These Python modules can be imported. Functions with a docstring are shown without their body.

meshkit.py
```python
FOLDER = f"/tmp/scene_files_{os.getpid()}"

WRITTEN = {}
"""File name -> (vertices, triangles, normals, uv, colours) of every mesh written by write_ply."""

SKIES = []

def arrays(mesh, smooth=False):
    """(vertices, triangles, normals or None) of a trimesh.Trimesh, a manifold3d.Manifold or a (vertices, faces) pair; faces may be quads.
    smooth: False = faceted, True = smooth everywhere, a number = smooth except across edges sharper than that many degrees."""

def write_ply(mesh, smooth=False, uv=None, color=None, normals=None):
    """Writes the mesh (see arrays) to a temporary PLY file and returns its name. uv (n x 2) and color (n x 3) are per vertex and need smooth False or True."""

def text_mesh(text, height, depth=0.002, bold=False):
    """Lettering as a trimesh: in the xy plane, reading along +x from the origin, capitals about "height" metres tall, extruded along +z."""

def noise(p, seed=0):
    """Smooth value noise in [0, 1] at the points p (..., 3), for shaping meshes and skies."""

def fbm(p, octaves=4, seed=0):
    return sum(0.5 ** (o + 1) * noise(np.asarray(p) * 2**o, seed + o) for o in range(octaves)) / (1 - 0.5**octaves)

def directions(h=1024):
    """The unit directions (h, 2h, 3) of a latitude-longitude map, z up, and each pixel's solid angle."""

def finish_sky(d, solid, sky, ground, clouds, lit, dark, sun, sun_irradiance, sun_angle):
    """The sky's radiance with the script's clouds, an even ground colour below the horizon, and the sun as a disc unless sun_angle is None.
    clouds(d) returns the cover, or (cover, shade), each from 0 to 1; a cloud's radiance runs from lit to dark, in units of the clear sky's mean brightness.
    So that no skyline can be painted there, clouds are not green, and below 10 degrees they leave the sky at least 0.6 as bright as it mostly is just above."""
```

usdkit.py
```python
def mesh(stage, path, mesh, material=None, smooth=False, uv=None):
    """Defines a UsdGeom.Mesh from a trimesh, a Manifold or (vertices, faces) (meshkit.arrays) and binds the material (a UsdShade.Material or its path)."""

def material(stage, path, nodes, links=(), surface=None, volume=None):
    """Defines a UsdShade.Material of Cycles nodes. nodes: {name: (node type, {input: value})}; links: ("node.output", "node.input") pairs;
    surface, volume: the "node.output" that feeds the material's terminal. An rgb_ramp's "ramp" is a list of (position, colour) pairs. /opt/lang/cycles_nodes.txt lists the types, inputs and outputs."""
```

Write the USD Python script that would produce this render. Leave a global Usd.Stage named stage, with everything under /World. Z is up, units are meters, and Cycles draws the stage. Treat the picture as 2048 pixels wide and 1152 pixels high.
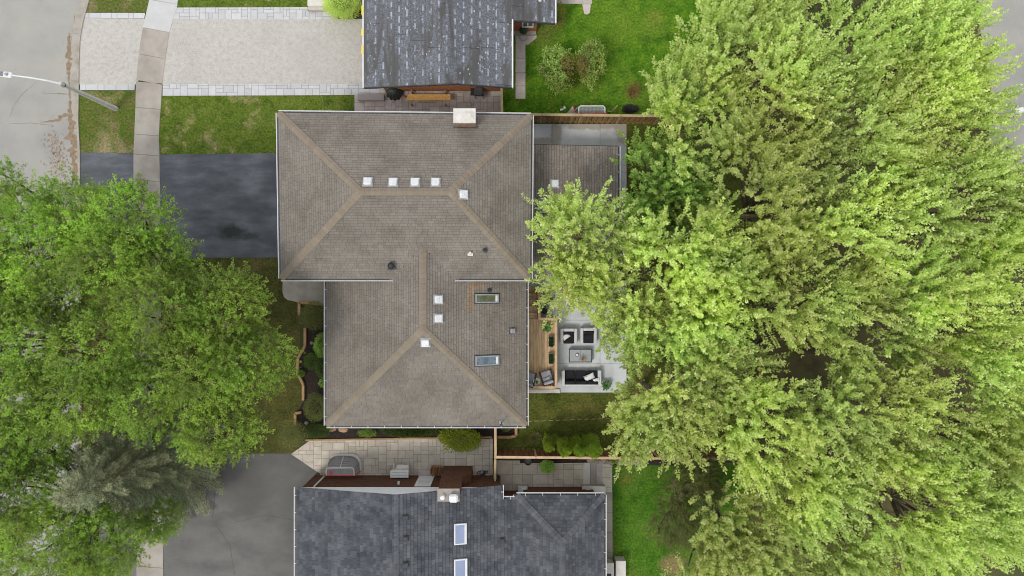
import math, random
import numpy as np, trimesh, usdkit, meshkit
import shapely
from shapely.geometry import Polygon, LineString, box as sbox
from pxr import Usd, UsdGeom, UsdLux, UsdShade, Gf, Sdf, Vt

stage = Usd.Stage.CreateInMemory()
UsdGeom.SetStageUpAxis(stage, 'Z'); UsdGeom.SetStageMetersPerUnit(stage, 1.0)
UsdGeom.Xform.Define(stage, '/World'); UsdGeom.Scope.Define(stage, '/World/Looks')

# ------------------------------------------------------------------ camera: a drone 40 m up looking straight down
CAM_H = 40.0
cam = UsdGeom.Camera.Define(stage, '/World/camera')
cam.AddTranslateOp().Set(Gf.Vec3d(0, 0, CAM_H))
cam.CreateHorizontalApertureAttr(36.0); cam.CreateVerticalApertureAttr(20.25)
FOC = 1360.0 / 2048 * 36.0
cam.CreateFocalLengthAttr(FOC); cam.CreateClippingRangeAttr(Gf.Vec2f(0.5, 2000))
cam.CreateExposureAttr(0.72)

# ------------------------------------------------------------------ sky and hazy sun
SUN_EL = math.radians(56); SUN_DIR2 = np.array([-0.68, -0.73]); SUN_DIR2 /= np.linalg.norm(SUN_DIR2)
sun_d = np.array([SUN_DIR2[0]*math.cos(SUN_EL), SUN_DIR2[1]*math.cos(SUN_EL), math.sin(SUN_EL)])
CLOUD = (5.2, 5.3, 5.5)      # pale high overcast, in the units of the sky texture
usdkit.material(stage, '/World/Looks/sky_look', {
    'sky': ('sky_texture', {'sky_type': 'single_scattering', 'sun_disc': False, 'sun_elevation': SUN_EL,
                            'sun_rotation': math.atan2(sun_d[0], sun_d[1]), 'aerosol_density': 2.0}),
    'pale': ('hsv', {'saturation': 0.5, 'value': 1.0, 'fac': 1.0}),
    'tc': ('texture_coordinate', {}), 'cn': ('noise_texture', {'scale': 2.2, 'detail': 6, 'roughness': 0.55}),
    'cr': ('map_range', {'from_min': 0.3, 'from_max': 0.6, 'to_min': 0.55, 'to_max': 0.95, 'clamp': True}),
    'cl': ('mix_color', {'b': CLOUD}),
    'bg': ('background_shader', {'strength': 0.145})},
    [('sky.color', 'pale.color'), ('tc.generated', 'cn.vector'), ('cn.fac', 'cr.value'), ('cr.result', 'cl.fac'), ('pale.color', 'cl.a'), ('cl.result', 'bg.color')], surface='bg.background')
dome = UsdLux.DomeLight.Define(stage, '/World/sky')
UsdShade.MaterialBindingAPI.Apply(dome.GetPrim()).Bind(UsdShade.Material.Get(stage, '/World/Looks/sky_look'))
dome.GetPrim().SetCustomDataByKey('kind', 'structure')
dome.GetPrim().SetCustomDataByKey('label', 'pale hazy daylight sky over the whole neighbourhood')
sun = UsdLux.DistantLight.Define(stage, '/World/sun')
sun.CreateIntensityAttr(0.35); sun.CreateAngleAttr(15.0); sun.CreateColorAttr(Gf.Vec3f(1.0, 0.95, 0.87))
sun.GetPrim().CreateAttribute('inputs:normalize', Sdf.ValueTypeNames.Bool).Set(True)
_r = Gf.Matrix4d().SetRotate(Gf.Rotation(Gf.Vec3d(0, 0, 1), Gf.Vec3d(*sun_d)))
sun.AddTransformOp().Set(_r)

rng = np.random.default_rng(7)
random.seed(7)

# ------------------------------------------------------------------ survey grid: plan position of a point at height z
def G(u, v, z=0.0):
    k = (CAM_H - z) / 1360.0
    return np.array([(u - 1024) * k, (576 - v) * k, z])

def GP(pts, z=0.0):
    return [tuple(G(u, v, z)[:2]) for u, v in pts]

# ------------------------------------------------------------------ materials
def lin(r, g, b, k=1.5):
    def f(c):
        c /= 255.0
        return (c / 12.92 if c <= 0.04045 else ((c + 0.055) / 1.055) ** 2.4) / k
    return (f(r), f(g), f(b))

LOOKS = {}
def mat(name, cols, scale=3.0, detail=6, rough=0.85, spec=0.3, var=0.0, mode='object', bump=0.0, bscale=80.0,
        fine=0.0, fscale=60.0, stretch=None, lo=0.32, hi=0.68, hue=0.0, metallic=0.0, blotch=None, spots=()):
    """procedural look: noise ramp over cols, fine speckle, per-piece variation, bump; blotch=(colour, scale, lo, hi, amount)"""
    if name in LOOKS: return LOOKS[name]
    N, L = {}, []
    N['g'] = ('geometry', {})
    src = 'g.position'
    if stretch:
        N['mp'] = ('mapping', {'scale': stretch}); L.append(('g.position', 'mp.vector')); src = 'mp.vector'
    N['n1'] = ('noise_texture', {'scale': scale, 'detail': detail, 'roughness': 0.6}); L.append((src, 'n1.vector'))
    k = len(cols)
    N['rp'] = ('rgb_ramp', {'ramp': [(lo + (hi - lo) * i / max(1, k - 1), c) for i, c in enumerate(cols)]})
    L.append(('n1.fac', 'rp.fac'))
    col = 'rp.color'
    if blotch:
        bc, bs, b0, b1, ba = blotch
        N['nb'] = ('noise_texture', {'scale': bs, 'detail': 4, 'roughness': 0.55, 'distortion': 0.4}); L.append(('g.position', 'nb.vector'))
        N['mb'] = ('map_range', {'from_min': b0, 'from_max': b1, 'to_min': 0.0, 'to_max': ba, 'clamp': True}); L.append(('nb.fac', 'mb.value'))
        N['xb'] = ('mix_color', {'b': bc}); L += [('mb.result', 'xb.fac'), (col, 'xb.a')]
        col = 'xb.result'
    for i, (su, sv, rx, ry, sc, amt, soft) in enumerate(spots):
        x, y, _ = G(su, sv); k = 's%d' % i
        N[k + 'a'] = ('mapping', {'location': (-x / rx, -y / ry, 0), 'scale': (1 / rx, 1 / ry, 0)}); L.append(('g.position', k + 'a.vector'))
        N[k + 'n'] = ('noise_texture', {'scale': 2.6, 'detail': 7, 'roughness': 0.65}); L.append(('g.position', k + 'n.vector'))
        N[k + 'l'] = ('vector_math', {'math_type': 'length'}); L.append((k + 'a.vector', k + 'l.vector1'))
        N[k + 'm'] = ('math', {'math_type': 'multiply_add', 'value2': 1.6}); L += [(k + 'n.fac', k + 'm.value1'), (k + 'l.value', k + 'm.value3')]
        N[k + 'r'] = ('map_range', {'from_min': 1.8 - soft, 'from_max': 1.8 + soft, 'to_min': amt, 'to_max': 0.0, 'clamp': True}); L.append((k + 'm.value', k + 'r.value'))
        N[k + 'x'] = ('mix_color', {'b': sc}); L += [(k + 'r.result', k + 'x.fac'), (col, k + 'x.a')]; col = k + 'x.result'
    val = None
    def mul(v):
        nonlocal val
        if val is None: val = v
        else:
            m = 'mm%d' % len(N)
            N[m] = ('math', {'math_type': 'multiply'}); L.extend([(val, m + '.value1'), (v, m + '.value2')]); val = m + '.value'
    if fine:
        N['n2'] = ('noise_texture', {'scale': fscale, 'detail': 3, 'roughness': 0.7}); L.append((src, 'n2.vector'))
        N['mr2'] = ('map_range', {'from_min': 0.25, 'from_max': 0.75, 'to_min': 1 - fine, 'to_max': 1 + fine}); L.append(('n2.fac', 'mr2.value'))
        mul('mr2.result')
    if var:
        if mode == 'object':
            N['oi'] = ('object_info', {}); rs = 'oi.random'
        else:
            N['ra'] = ('attribute', {'attribute': 'rnd'}); rs = 'ra.fac'
        N['mr3'] = ('map_range', {'from_min': 0, 'from_max': 1, 'to_min': 1 - var, 'to_max': 1 + var}); L.append((rs, 'mr3.value'))
        mul('mr3.result')
    N['hv'] = ('hsv', {'hue': 0.5, 'saturation': 1.0, 'value': 1.0, 'fac': 1.0}); L.append((col, 'hv.color'))
    if val: L.append((val, 'hv.value'))
    if hue and var:
        N['wn'] = ('white_noise_texture', {'dimensions': '1D'}); L.append((rs, 'wn.w'))
        N['mh'] = ('map_range', {'from_min': 0, 'from_max': 1, 'to_min': 0.5 - hue, 'to_max': 0.5 + hue}); L += [('wn.value', 'mh.value'), ('mh.result', 'hv.hue')]
    N['p'] = ('principled_bsdf', {'roughness': rough, 'specular_ior_level': spec, 'metallic': metallic}); L.append(('hv.color', 'p.base_color'))
    if bump:
        N['nbp'] = ('noise_texture', {'scale': bscale, 'detail': 5, 'roughness': 0.65}); L.append((src, 'nbp.vector'))
        N['bp'] = ('bump', {'strength': 0.9, 'distance': bump}); L += [('nbp.fac', 'bp.height'), ('bp.normal', 'p.normal')]
    LOOKS[name] = usdkit.material(stage, '/World/Looks/' + name, N, L, surface='p.BSDF')
    return LOOKS[name]

def leaf_mat(name, cols, trans=0.35, tcol=(0.28, 0.40, 0.04), rough=0.45, spec=0.4, patch=0.25, warm=(1.12, 1.0, 0.9)):
    if name in LOOKS: return LOOKS[name]
    N = {'g': ('geometry', {}), 'oi': ('object_info', {}), 'ra': ('attribute', {'attribute': 'rnd'}),
         'rp': ('rgb_ramp', {'ramp': [(i / (len(cols) - 1), c) for i, c in enumerate(cols)]}),
         'n': ('noise_texture', {'scale': 0.55, 'detail': 3}),
         'mr': ('map_range', {'from_min': 0.3, 'from_max': 0.7, 'to_min': 1 - patch, 'to_max': 1 + patch}),
         'mo': ('map_range', {'from_min': 0, 'from_max': 1, 'to_min': 0.8, 'to_max': 1.16}), 'oh': ('map_range', {'from_min': 0, 'from_max': 1, 'to_min': 0.478, 'to_max': 0.498}),
         'mm': ('math', {'math_type': 'multiply'}),
         'nw': ('noise_texture', {'scale': 0.3, 'detail': 2}), 'mw': ('map_range', {'from_min': 0.42, 'from_max': 0.6, 'to_min': 0.0, 'to_max': 1.0, 'clamp': True}), 'xw': ('mix_color', {'blend_type': 'multiply', 'b': warm, 'use_clamp': False}),
         'hv': ('hsv', {'hue': 0.5, 'saturation': 1.0, 'fac': 1.0}),
         'p': ('principled_bsdf', {'roughness': rough, 'specular_ior_level': spec}),
         'th': ('hsv', {'hue': 0.5, 'saturation': 1.0, 'fac': 1.0, 'color': tcol}),
         't': ('translucent_bsdf', {}), 'mx': ('mix_closure', {'fac': trans})}
    L = [('ra.fac', 'rp.fac'), ('g.position', 'n.vector'), ('n.fac', 'mr.value'), ('oi.random', 'mo.value'),
         ('mr.result', 'mm.value1'), ('mo.result', 'mm.value2'), ('rp.color', 'xw.a'), ('g.position', 'nw.vector'), ('nw.fac', 'mw.value'), ('mw.result', 'xw.fac'), ('xw.result', 'hv.color'), ('oi.random', 'oh.value'), ('oh.result', 'hv.hue'), ('mm.value', 'hv.value'), ('mm.value', 'th.value'),
         ('hv.color', 'p.base_color'), ('th.color', 't.color'), ('p.BSDF', 'mx.closure1'), ('t.BSDF', 'mx.closure2')]
    LOOKS[name] = usdkit.material(stage, '/World/Looks/' + name, N, L, surface='mx.closure')
    return LOOKS[name]

def brick_mat(name, c1, c2, mortar, w=0.21, h=0.075, rough=0.9):
    if name in LOOKS: return LOOKS[name]
    N = {'g': ('geometry', {}), 's': ('separate_xyz', {}), 'a': ('math', {'math_type': 'add'}), 'c': ('combine_xyz', {}),
         'b': ('brick_texture', {'color1': c1, 'color2': c2, 'mortar': mortar, 'scale': 1.0, 'mortar_size': 0.008, 'brick_width': w, 'row_height': h, 'bias': 0.0}),
         'n': ('noise_texture', {'scale': 5.0, 'detail': 5}), 'mr': ('map_range', {'from_min': 0.3, 'from_max': 0.7, 'to_min': 0.75, 'to_max': 1.25}),
         'hv': ('hsv', {'hue': 0.5, 'saturation': 1.0, 'fac': 1.0}), 'p': ('principled_bsdf', {'roughness': rough, 'specular_ior_level': 0.25}),
         'bp': ('bump', {'strength': 0.8, 'distance': 0.01, 'invert': True})}
    L = [('g.position', 's.vector'), ('s.x', 'a.value1'), ('s.y', 'a.value2'), ('a.value', 'c.x'), ('s.z', 'c.y'), ('c.vector', 'b.vector'),
         ('g.position', 'n.vector'), ('n.fac', 'mr.value'), ('b.color', 'hv.color'), ('mr.result', 'hv.value'), ('hv.color', 'p.base_color'),
         ('b.fac', 'bp.height'), ('bp.normal', 'p.normal')]
    LOOKS[name] = usdkit.material(stage, '/World/Looks/' + name, N, L, surface='p.BSDF')
    return LOOKS[name]

# ------------------------------------------------------------------ mesh builder
class MB:
    def __init__(self): self.v, self.f, self.n = [], [], 0
    def add(self, v, f):
        v = np.asarray(v, float); f = np.asarray(f, int)
        if f.shape[1] == 4: f = np.vstack([f[:, [0, 1, 2]], f[:, [0, 2, 3]]])
        self.v.append(v); self.f.append(f + self.n); self.n += len(v); return self
    def tm(self, m): return self.add(m.vertices, m.faces)
    def data(self): return np.vstack(self.v), np.vstack(self.f)
    def box(self, c, s, rz=0.0, ch=0.0, rot=None):
        s = np.asarray(s, float) / 2
        if ch <= 0:
            v = np.array([[x, y, z] for x in (-1, 1) for y in (-1, 1) for z in (-1, 1)], float) * s
            f = [[0, 1, 3, 2], [4, 6, 7, 5], [0, 4, 5, 1], [2, 3, 7, 6], [0, 2, 6, 4], [1, 5, 7, 3]]
        else:
            ch = min(ch, 0.45 * 2 * s.min()); pts = []
            for sg in np.ndindex(2, 2, 2):
                sg = np.array(sg) * 2 - 1
                for k in range(3):
                    q = s - ch; q[k] = s[k]; pts.append(sg * q)
            m = trimesh.convex.convex_hull(np.array(pts)); v, f = m.vertices, m.faces
        v = np.asarray(v)
        if rot is not None: v = v @ np.asarray(rot).T
        if rz:
            c0, s0 = math.cos(rz), math.sin(rz); v = v @ np.array([[c0, s0, 0], [-s0, c0, 0], [0, 0, 1]])
        return self.add(v + np.asarray(c, float), f)
    def span(self, a, b, ch=0.0):
        a, b = np.minimum(a, b), np.maximum(a, b); return self.box((a + b) / 2, b - a, ch=ch)
    def beam(self, a, b, w, h, up=(0, 0, 1)):
        a, b = np.asarray(a, float), np.asarray(b, float); d = b - a; L = np.linalg.norm(d); d /= L
        s = np.cross(d, up); s /= np.linalg.norm(s); u = np.cross(s, d)
        v = np.array([a + sx * s * w / 2 + sz * u * h / 2 if e == 0 else b + sx * s * w / 2 + sz * u * h / 2 for e in (0, 1) for sx in (-1, 1) for sz in (-1, 1)])
        return self.add(v, [[0, 1, 3, 2], [4, 6, 7, 5], [0, 4, 5, 1], [2, 3, 7, 6], [0, 2, 6, 4], [1, 5, 7, 3]])
    def tube(self, pts, r, n=8, caps=True):
        pts = np.asarray(pts, float); r = np.broadcast_to(r, len(pts)); V = []
        t = np.gradient(pts, axis=0); t /= np.linalg.norm(t, axis=1, keepdims=True) + 1e-12
        ref = np.array([0, 0, 1.0]) if abs(t[0][2]) < 0.9 else np.array([1.0, 0, 0])
        for p, d, q in zip(pts, t, r):
            s = np.cross(d, ref); s /= np.linalg.norm(s) + 1e-12; u = np.cross(s, d); ref = u
            a = np.arange(n) * 2 * np.pi / n; V.append(p + q * (np.cos(a)[:, None] * s + np.sin(a)[:, None] * u))
        V = np.vstack(V); F = []
        for i in range(len(pts) - 1):
            for k in range(n):
                F.append([i * n + k, i * n + (k + 1) % n, (i + 1) * n + (k + 1) % n, (i + 1) * n + k])
        self.add(V, F)
        if caps:
            m = len(pts)
            for o in (0, (m - 1) * n):
                self.add(V[o:o + n], [[0, k, k + 1] for k in range(1, n - 1)])
        return self
    def lathe(self, c, prof, n=20):
        """prof: (radius, z) pairs"""
        prof = np.asarray(prof, float); a = np.arange(n) * 2 * np.pi / n; V = []
        for r, z in prof: V.append(np.stack([r * np.cos(a), r * np.sin(a), np.full(n, z)], 1))
        V = np.vstack(V) + np.asarray(c, float); F = []
        for i in range(len(prof) - 1):
            for k in range(n): F.append([i * n + k, i * n + (k + 1) % n, (i + 1) * n + (k + 1) % n, (i + 1) * n + k])
        return self.add(V, F)
    def prism(self, poly, z0, z1, ch=0.0):
        """plan polygon (convex or not) extruded; ch: small top bevel for convex pieces"""
        P = poly if isinstance(poly, Polygon) else Polygon(poly)
        if ch and len(P.exterior.coords) < 14:
            a = np.array(P.exterior.coords)[:-1]; q = P.buffer(-ch, join_style=2)
            if isinstance(q, Polygon) and not q.is_empty and len(q.exterior.coords) == len(a) + 1:
                b = np.array(q.exterior.coords)[:-1]
                if Polygon(a).exterior.is_ccw != Polygon(b).exterior.is_ccw: b = b[::-1]
                b = np.roll(b, -int(np.argmin(((b - a[0]) ** 2).sum(1))), axis=0); n = len(a)
                V = np.vstack([np.c_[a, np.full(n, z0)], np.c_[a, np.full(n, z1 - ch)], np.c_[b, np.full(n, z1)]])
                F = [[l * n + i, l * n + (i + 1) % n, (l + 1) * n + (i + 1) % n, (l + 1) * n + i] for l in (0, 1) for i in range(n)]
                if not P.exterior.is_ccw: F = [x[::-1] for x in F]
                self.add(V, F)
                vt, ft = trimesh.creation.triangulate_polygon(Polygon(b), engine='earcut')
                return self.add(np.c_[vt, np.full(len(vt), z1)], _up(vt, ft))
        return self.tm(trimesh.creation.extrude_polygon(P, z1 - z0, engine='earcut').apply_translation((0, 0, z0)))
    def sheet(self, poly, z):
        P = poly if hasattr(poly, 'geom_type') else Polygon(poly)
        for q in getattr(P, 'geoms', [P]):
            vt, ft = trimesh.creation.triangulate_polygon(q, engine='earcut')
            self.add(np.c_[vt, np.full(len(vt), z)], _up(vt, ft))
        return self

def _up(v, f):
    f = np.array(f); a, b, c = v[f[:, 0]], v[f[:, 1]], v[f[:, 2]]
    s = (b[:, 0] - a[:, 0]) * (c[:, 1] - a[:, 1]) - (b[:, 1] - a[:, 1]) * (c[:, 0] - a[:, 0])
    f[s < 0] = f[s < 0][:, ::-1]; return f

TAKEN = {}
def numbered(parent, name):
    k = parent + '/' + name; n = TAKEN.get(k, 0); TAKEN[k] = n + 1
    return k if n == 0 else '%s_%03d' % (k, n)
def tag(p, label=None, cat=None, group=None, kind=None):
    for k, v in (('label', label), ('category', cat), ('group', group), ('kind', kind)):
        if v: p.SetCustomDataByKey(k, v)
    return p
LOC = {}
def path_of(parent): return '/World' if parent is None else str(parent.GetPath())
def thing(name, label, cat, loc=(0, 0, 0), group=None, kind=None):
    path = numbered('/World', name); x = UsdGeom.Xform.Define(stage, path); x.AddTranslateOp().Set(Gf.Vec3d(*map(float, loc)))
    LOC[path] = np.asarray(loc, float); return tag(x.GetPrim(), label, cat, group, kind)
def obj(name, mb, m, parent=None, label=None, smooth=False, kind=None, isl=0):
    """one mesh prim; vertices are given in world coordinates"""
    path = numbered(path_of(parent), name)
    v, f = mb.data() if isinstance(mb, MB) else mb
    top = '/'.join(path.split('/')[:3]); off = LOC.get(top)
    if off is not None: v = v - off
    p = usdkit.mesh(stage, path, (v, f), m, smooth=smooth).GetPrim()
    if isl:
        q = np.random.default_rng(len(v)).random(len(v) // isl).astype(np.float32)
        UsdGeom.PrimvarsAPI(p).CreatePrimvar('rnd', Sdf.ValueTypeNames.FloatArray, 'vertex').Set(Vt.FloatArray.FromNumpy(np.repeat(q, isl)))
    return tag(p, label, None, None, kind)
def solo(name, mb, m, label, cat, group=None, kind=None, smooth=False):
    p = obj(name, mb, m, None, label, smooth, kind); return tag(p, None, cat, group)
def dup(src, name, loc, rz=0.0, label=None):
    was = src.GetCustomData(); path = numbered('/World', name)
    x = UsdGeom.Xform.Define(stage, path); x.AddTranslateOp().Set(Gf.Vec3d(*map(float, loc))); x.AddRotateZOp().Set(math.degrees(rz))
    p = x.GetPrim(); tag(p, label or was['label'], was['category'], was.get('group'))
    p.GetReferences().AddInternalReference(src.GetPath()); p.SetInstanceable(True); return p

def ragged(pts, step=0.25, amp=0.05, seed=0):
    r = np.random.default_rng(seed); ring = np.array(list(pts) + [pts[0]], float); out = []
    for a, b in zip(ring[:-1], ring[1:]):
        n = max(1, int(np.linalg.norm(b - a) / step))
        for i in range(n):
            out.append(a + (b - a) * i / n + r.normal(0, amp, 2))
    P = Polygon(out); return P if P.is_valid else P.buffer(0)
# ------------------------------------------------------------------ looks
m_soil = mat('soil_look', [lin(78, 80, 42), lin(64, 76, 34), lin(88, 84, 50)], scale=0.5, fine=0.35, fscale=25, bump=0.03, bscale=30)
def grass(name, a, b, c, straw, amt, lo=0.55, hi=0.68, bs=0.55, spots=()):
    return mat(name, [a, b, c], scale=1.6, detail=12, fine=0.62, fscale=8, bump=0.07, bscale=14, rough=0.95, spec=0.1, blotch=(straw, bs, lo, hi, amt), spots=spots)
m_lawn_front = grass('front_lawn_look', lin(74, 92, 34), lin(96, 116, 40), lin(112, 124, 56), lin(176, 158, 118), 0.8, 0.56, 0.72, 0.75)
m_lawn_verge = grass('verge_lawn_look', lin(112, 108, 66), lin(100, 110, 50), lin(78, 108, 34), lin(176, 158, 124), 0.75, 0.5, 0.72, 0.45)
m_lawn_north = grass('north_lawn_look', lin(58, 98, 22), lin(84, 128, 28), lin(112, 146, 38), lin(120, 142, 54), 0.6, 0.48, 0.68, 0.4, spots=[(1310, 36, 0.5, 0.5, lin(140, 138, 62), 0.5, 0.5), (1085, 60, 0.9, 0.7, lin(110, 106, 60), 0.5, 0.5), (1230, 40, 2.2, 1.4, lin(112, 142, 44), 0.5, 0.6), (1150, 165, 1.2, 0.5, lin(104, 104, 50), 0.4, 0.5)])
m_lawn_south = grass('south_lawn_look', lin(56, 98, 24), lin(76, 118, 30), lin(92, 130, 40), lin(120, 134, 62), 0.55, 0.5, 0.7, 0.35, spots=[(1345, 1130, 0.7, 0.55, lin(150, 128, 92), 0.85, 0.35), (1252, 958, 0.35, 0.3, lin(120, 116, 52), 0.5, 0.5), (1290, 1060, 1.2, 0.8, lin(104, 136, 50), 0.5, 0.6)])
m_lawn_back = grass('back_lawn_look', lin(76, 84, 38), lin(92, 100, 42), lin(104, 110, 50), lin(134, 122, 72), 0.55, 0.5, 0.7, 0.35)
m_lawn_west = grass('west_lawn_look', lin(72, 74, 38), lin(86, 88, 44), lin(100, 96, 52), lin(120, 108, 70), 0.5, 0.5, 0.7, 0.4)
m_mulch = mat('mulch_look', [lin(34, 29, 27), lin(56, 47, 42), lin(72, 58, 48)], scale=9, fine=0.5, fscale=45, bump=0.06, bscale=40)
m_litter = mat('leaf_litter_look', [lin(70, 62, 40), lin(92, 84, 48), lin(84, 92, 40)], scale=1.2, fine=0.45, fscale=30, bump=0.05, bscale=30)
m_asphalt_road = mat('road_look', [lin(158, 156, 151), lin(168, 166, 160), lin(174, 171, 163)], scale=0.5, detail=12, fine=0.13, fscale=26, bump=0.004, bscale=200, blotch=(lin(150, 150, 148), 0.2, 0.45, 0.65, 0.7))
m_asphalt_new = mat('sealed_asphalt_look', [lin(72, 75, 81), lin(98, 102, 109), lin(128, 132, 139)], scale=0.6, detail=12, fine=0.2, fscale=24, rough=0.7, spec=0.35, bump=0.003, bscale=220, stretch=(0.7, 2.0, 1), blotch=(lin(72, 74, 79), 0.3, 0.45, 0.65, 0.7), spots=[(464, 464, 0.8, 0.42, lin(26, 32, 30), 0.9, 0.45), (500, 472, 0.5, 0.2, lin(36, 40, 40), 0.7, 0.5)])
m_asphalt_old = mat('driveway_asphalt_look', [lin(98, 97, 95), lin(112, 111, 109), lin(122, 120, 117)], scale=0.6, detail=12, fine=0.16, fscale=24, bump=0.003, bscale=220, stretch=(0.8, 1.3, 1), blotch=(lin(92, 90, 87), 0.22, 0.5, 0.68, 0.7))
m_exposed = mat('aggregate_look', [lin(182, 177, 170), lin(194, 190, 184), lin(200, 197, 191)], scale=4.0, detail=12, fine=0.26, fscale=22, bump=0.006, bscale=90, blotch=(lin(178, 173, 167), 0.45, 0.5, 0.72, 0.4))
m_conc_old = mat('old_concrete_look', [lin(158, 150, 141), lin(176, 168, 158), lin(186, 179, 170)], scale=0.8, detail=8, fine=0.07, fscale=70, var=0.05, bump=0.002, bscale=160, blotch=(lin(150, 144, 136), 0.6, 0.52, 0.68, 0.6))
m_conc_new = mat('new_concrete_look', [lin(196, 196, 196), lin(206, 206, 206)], scale=1.5, fine=0.04, fscale=90)
m_kerb = mat('kerb_look', [lin(150, 142, 130), lin(172, 165, 154), lin(182, 176, 166)], scale=1.6, detail=8, fine=0.1, fscale=60, bump=0.003, bscale=120)
m_patio_conc = mat('patio_concrete_look', [lin(184, 187, 191, 1.25), lin(198, 201, 204, 1.25), lin(206, 208, 210, 1.25)], scale=0.8, detail=7, fine=0.05, fscale=50, var=0.03, bump=0.002, bscale=150, blotch=(lin(178, 174, 168), 0.5, 0.56, 0.66, 0.6), spots=[(1112, 270, 0.32, 0.8, lin(172, 166, 154), 0.9, 0.2), (1185, 248, 2.0, 0.35, lin(178, 170, 158), 0.9, 0.2), (1246, 262, 0.5, 0.8, lin(176, 168, 156), 0.9, 0.25), (1085, 284, 0.9, 0.25, lin(168, 164, 154), 0.9, 0.25)])
m_pav_light = mat('pale_paver_look', [lin(196, 196, 197), lin(206, 207, 210)], scale=3, fine=0.05, fscale=60, var=0.09, hue=0.02)
m_pav_grey = mat('grey_paver_look', [lin(150, 142, 138, .88), lin(166, 158, 152, .88)], scale=3, fine=0.08, fscale=60, var=0.13, hue=0.025)
m_pav_tan = mat('tan_flagstone_look', [lin(156, 148, 136, .92), lin(172, 164, 152, .92)], scale=2.5, fine=0.08, fscale=50, var=0.11, hue=0.02, bump=0.004, bscale=60)
m_joint = mat('joint_sand_look', [lin(92, 86, 78), lin(112, 104, 94)], scale=10, fine=0.2)
m_dirtline = mat('leaf_debris_look', [lin(130, 108, 88), lin(148, 126, 103), lin(154, 141, 127)], scale=6, fine=0.45, fscale=45)
m_crack = mat('crack_look', [lin(120, 112, 104), lin(140, 130, 120)], scale=6)
m_oil = mat('oil_stain_look', [lin(34, 38, 38), lin(48, 51, 54)], scale=4, fine=0.2, rough=0.6)
m_timber = mat('timber_look', [lin(150, 118, 82, 1.2), lin(178, 144, 104, 1.2)], scale=2.0, fine=0.15, fscale=40, var=0.1)
m_deck = mat('deck_board_look', [lin(146, 120, 92, .72), lin(172, 145, 114, .72), lin(184, 158, 128, .72)], scale=4, fine=0.12, fscale=30, stretch=(3, 0.35, 1), var=0.12, bump=0.002)
m_rail = mat('rail_wood_look', [lin(196, 160, 122), lin(224, 192, 154)], scale=3, fine=0.08, fscale=40, var=0.05)
m_fence = mat('fence_board_look', [lin(128, 98, 62, 1.15), lin(166, 130, 86, 1.15)], scale=2.5, fine=0.15, fscale=40, var=0.16)
m_fence_cap = mat('fence_cap_look', [lin(168, 148, 112), lin(190, 170, 132)], scale=2.5, fine=0.1, fscale=40, var=0.06)
m_fence_red = mat('stained_fence_look', [lin(104, 68, 44, 1.2), lin(138, 92, 62, 1.2)], scale=2.5, fine=0.15, fscale=40, var=0.15)
m_fence_red_cap = mat('stained_cap_look', [lin(196, 160, 128), lin(218, 186, 154)], scale=2.5, fine=0.1, fscale=40, var=0.06)
m_white = mat('white_metal_look', [(0.5, 0.5, 0.51), (0.58, 0.58, 0.59)], scale=3, rough=0.5, spec=0.4)
m_offwhite = mat('offwhite_look', [lin(214, 210, 202), lin(228, 224, 216)], scale=3, fine=0.06, rough=0.7)
m_white_siding = mat('white_siding_look', [(0.62, 0.63, 0.65), (0.68, 0.69, 0.71)], scale=2, rough=0.6)
m_black = mat('black_look', [(0.012, 0.012, 0.014), (0.022, 0.022, 0.024)], scale=8, rough=0.5)
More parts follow.
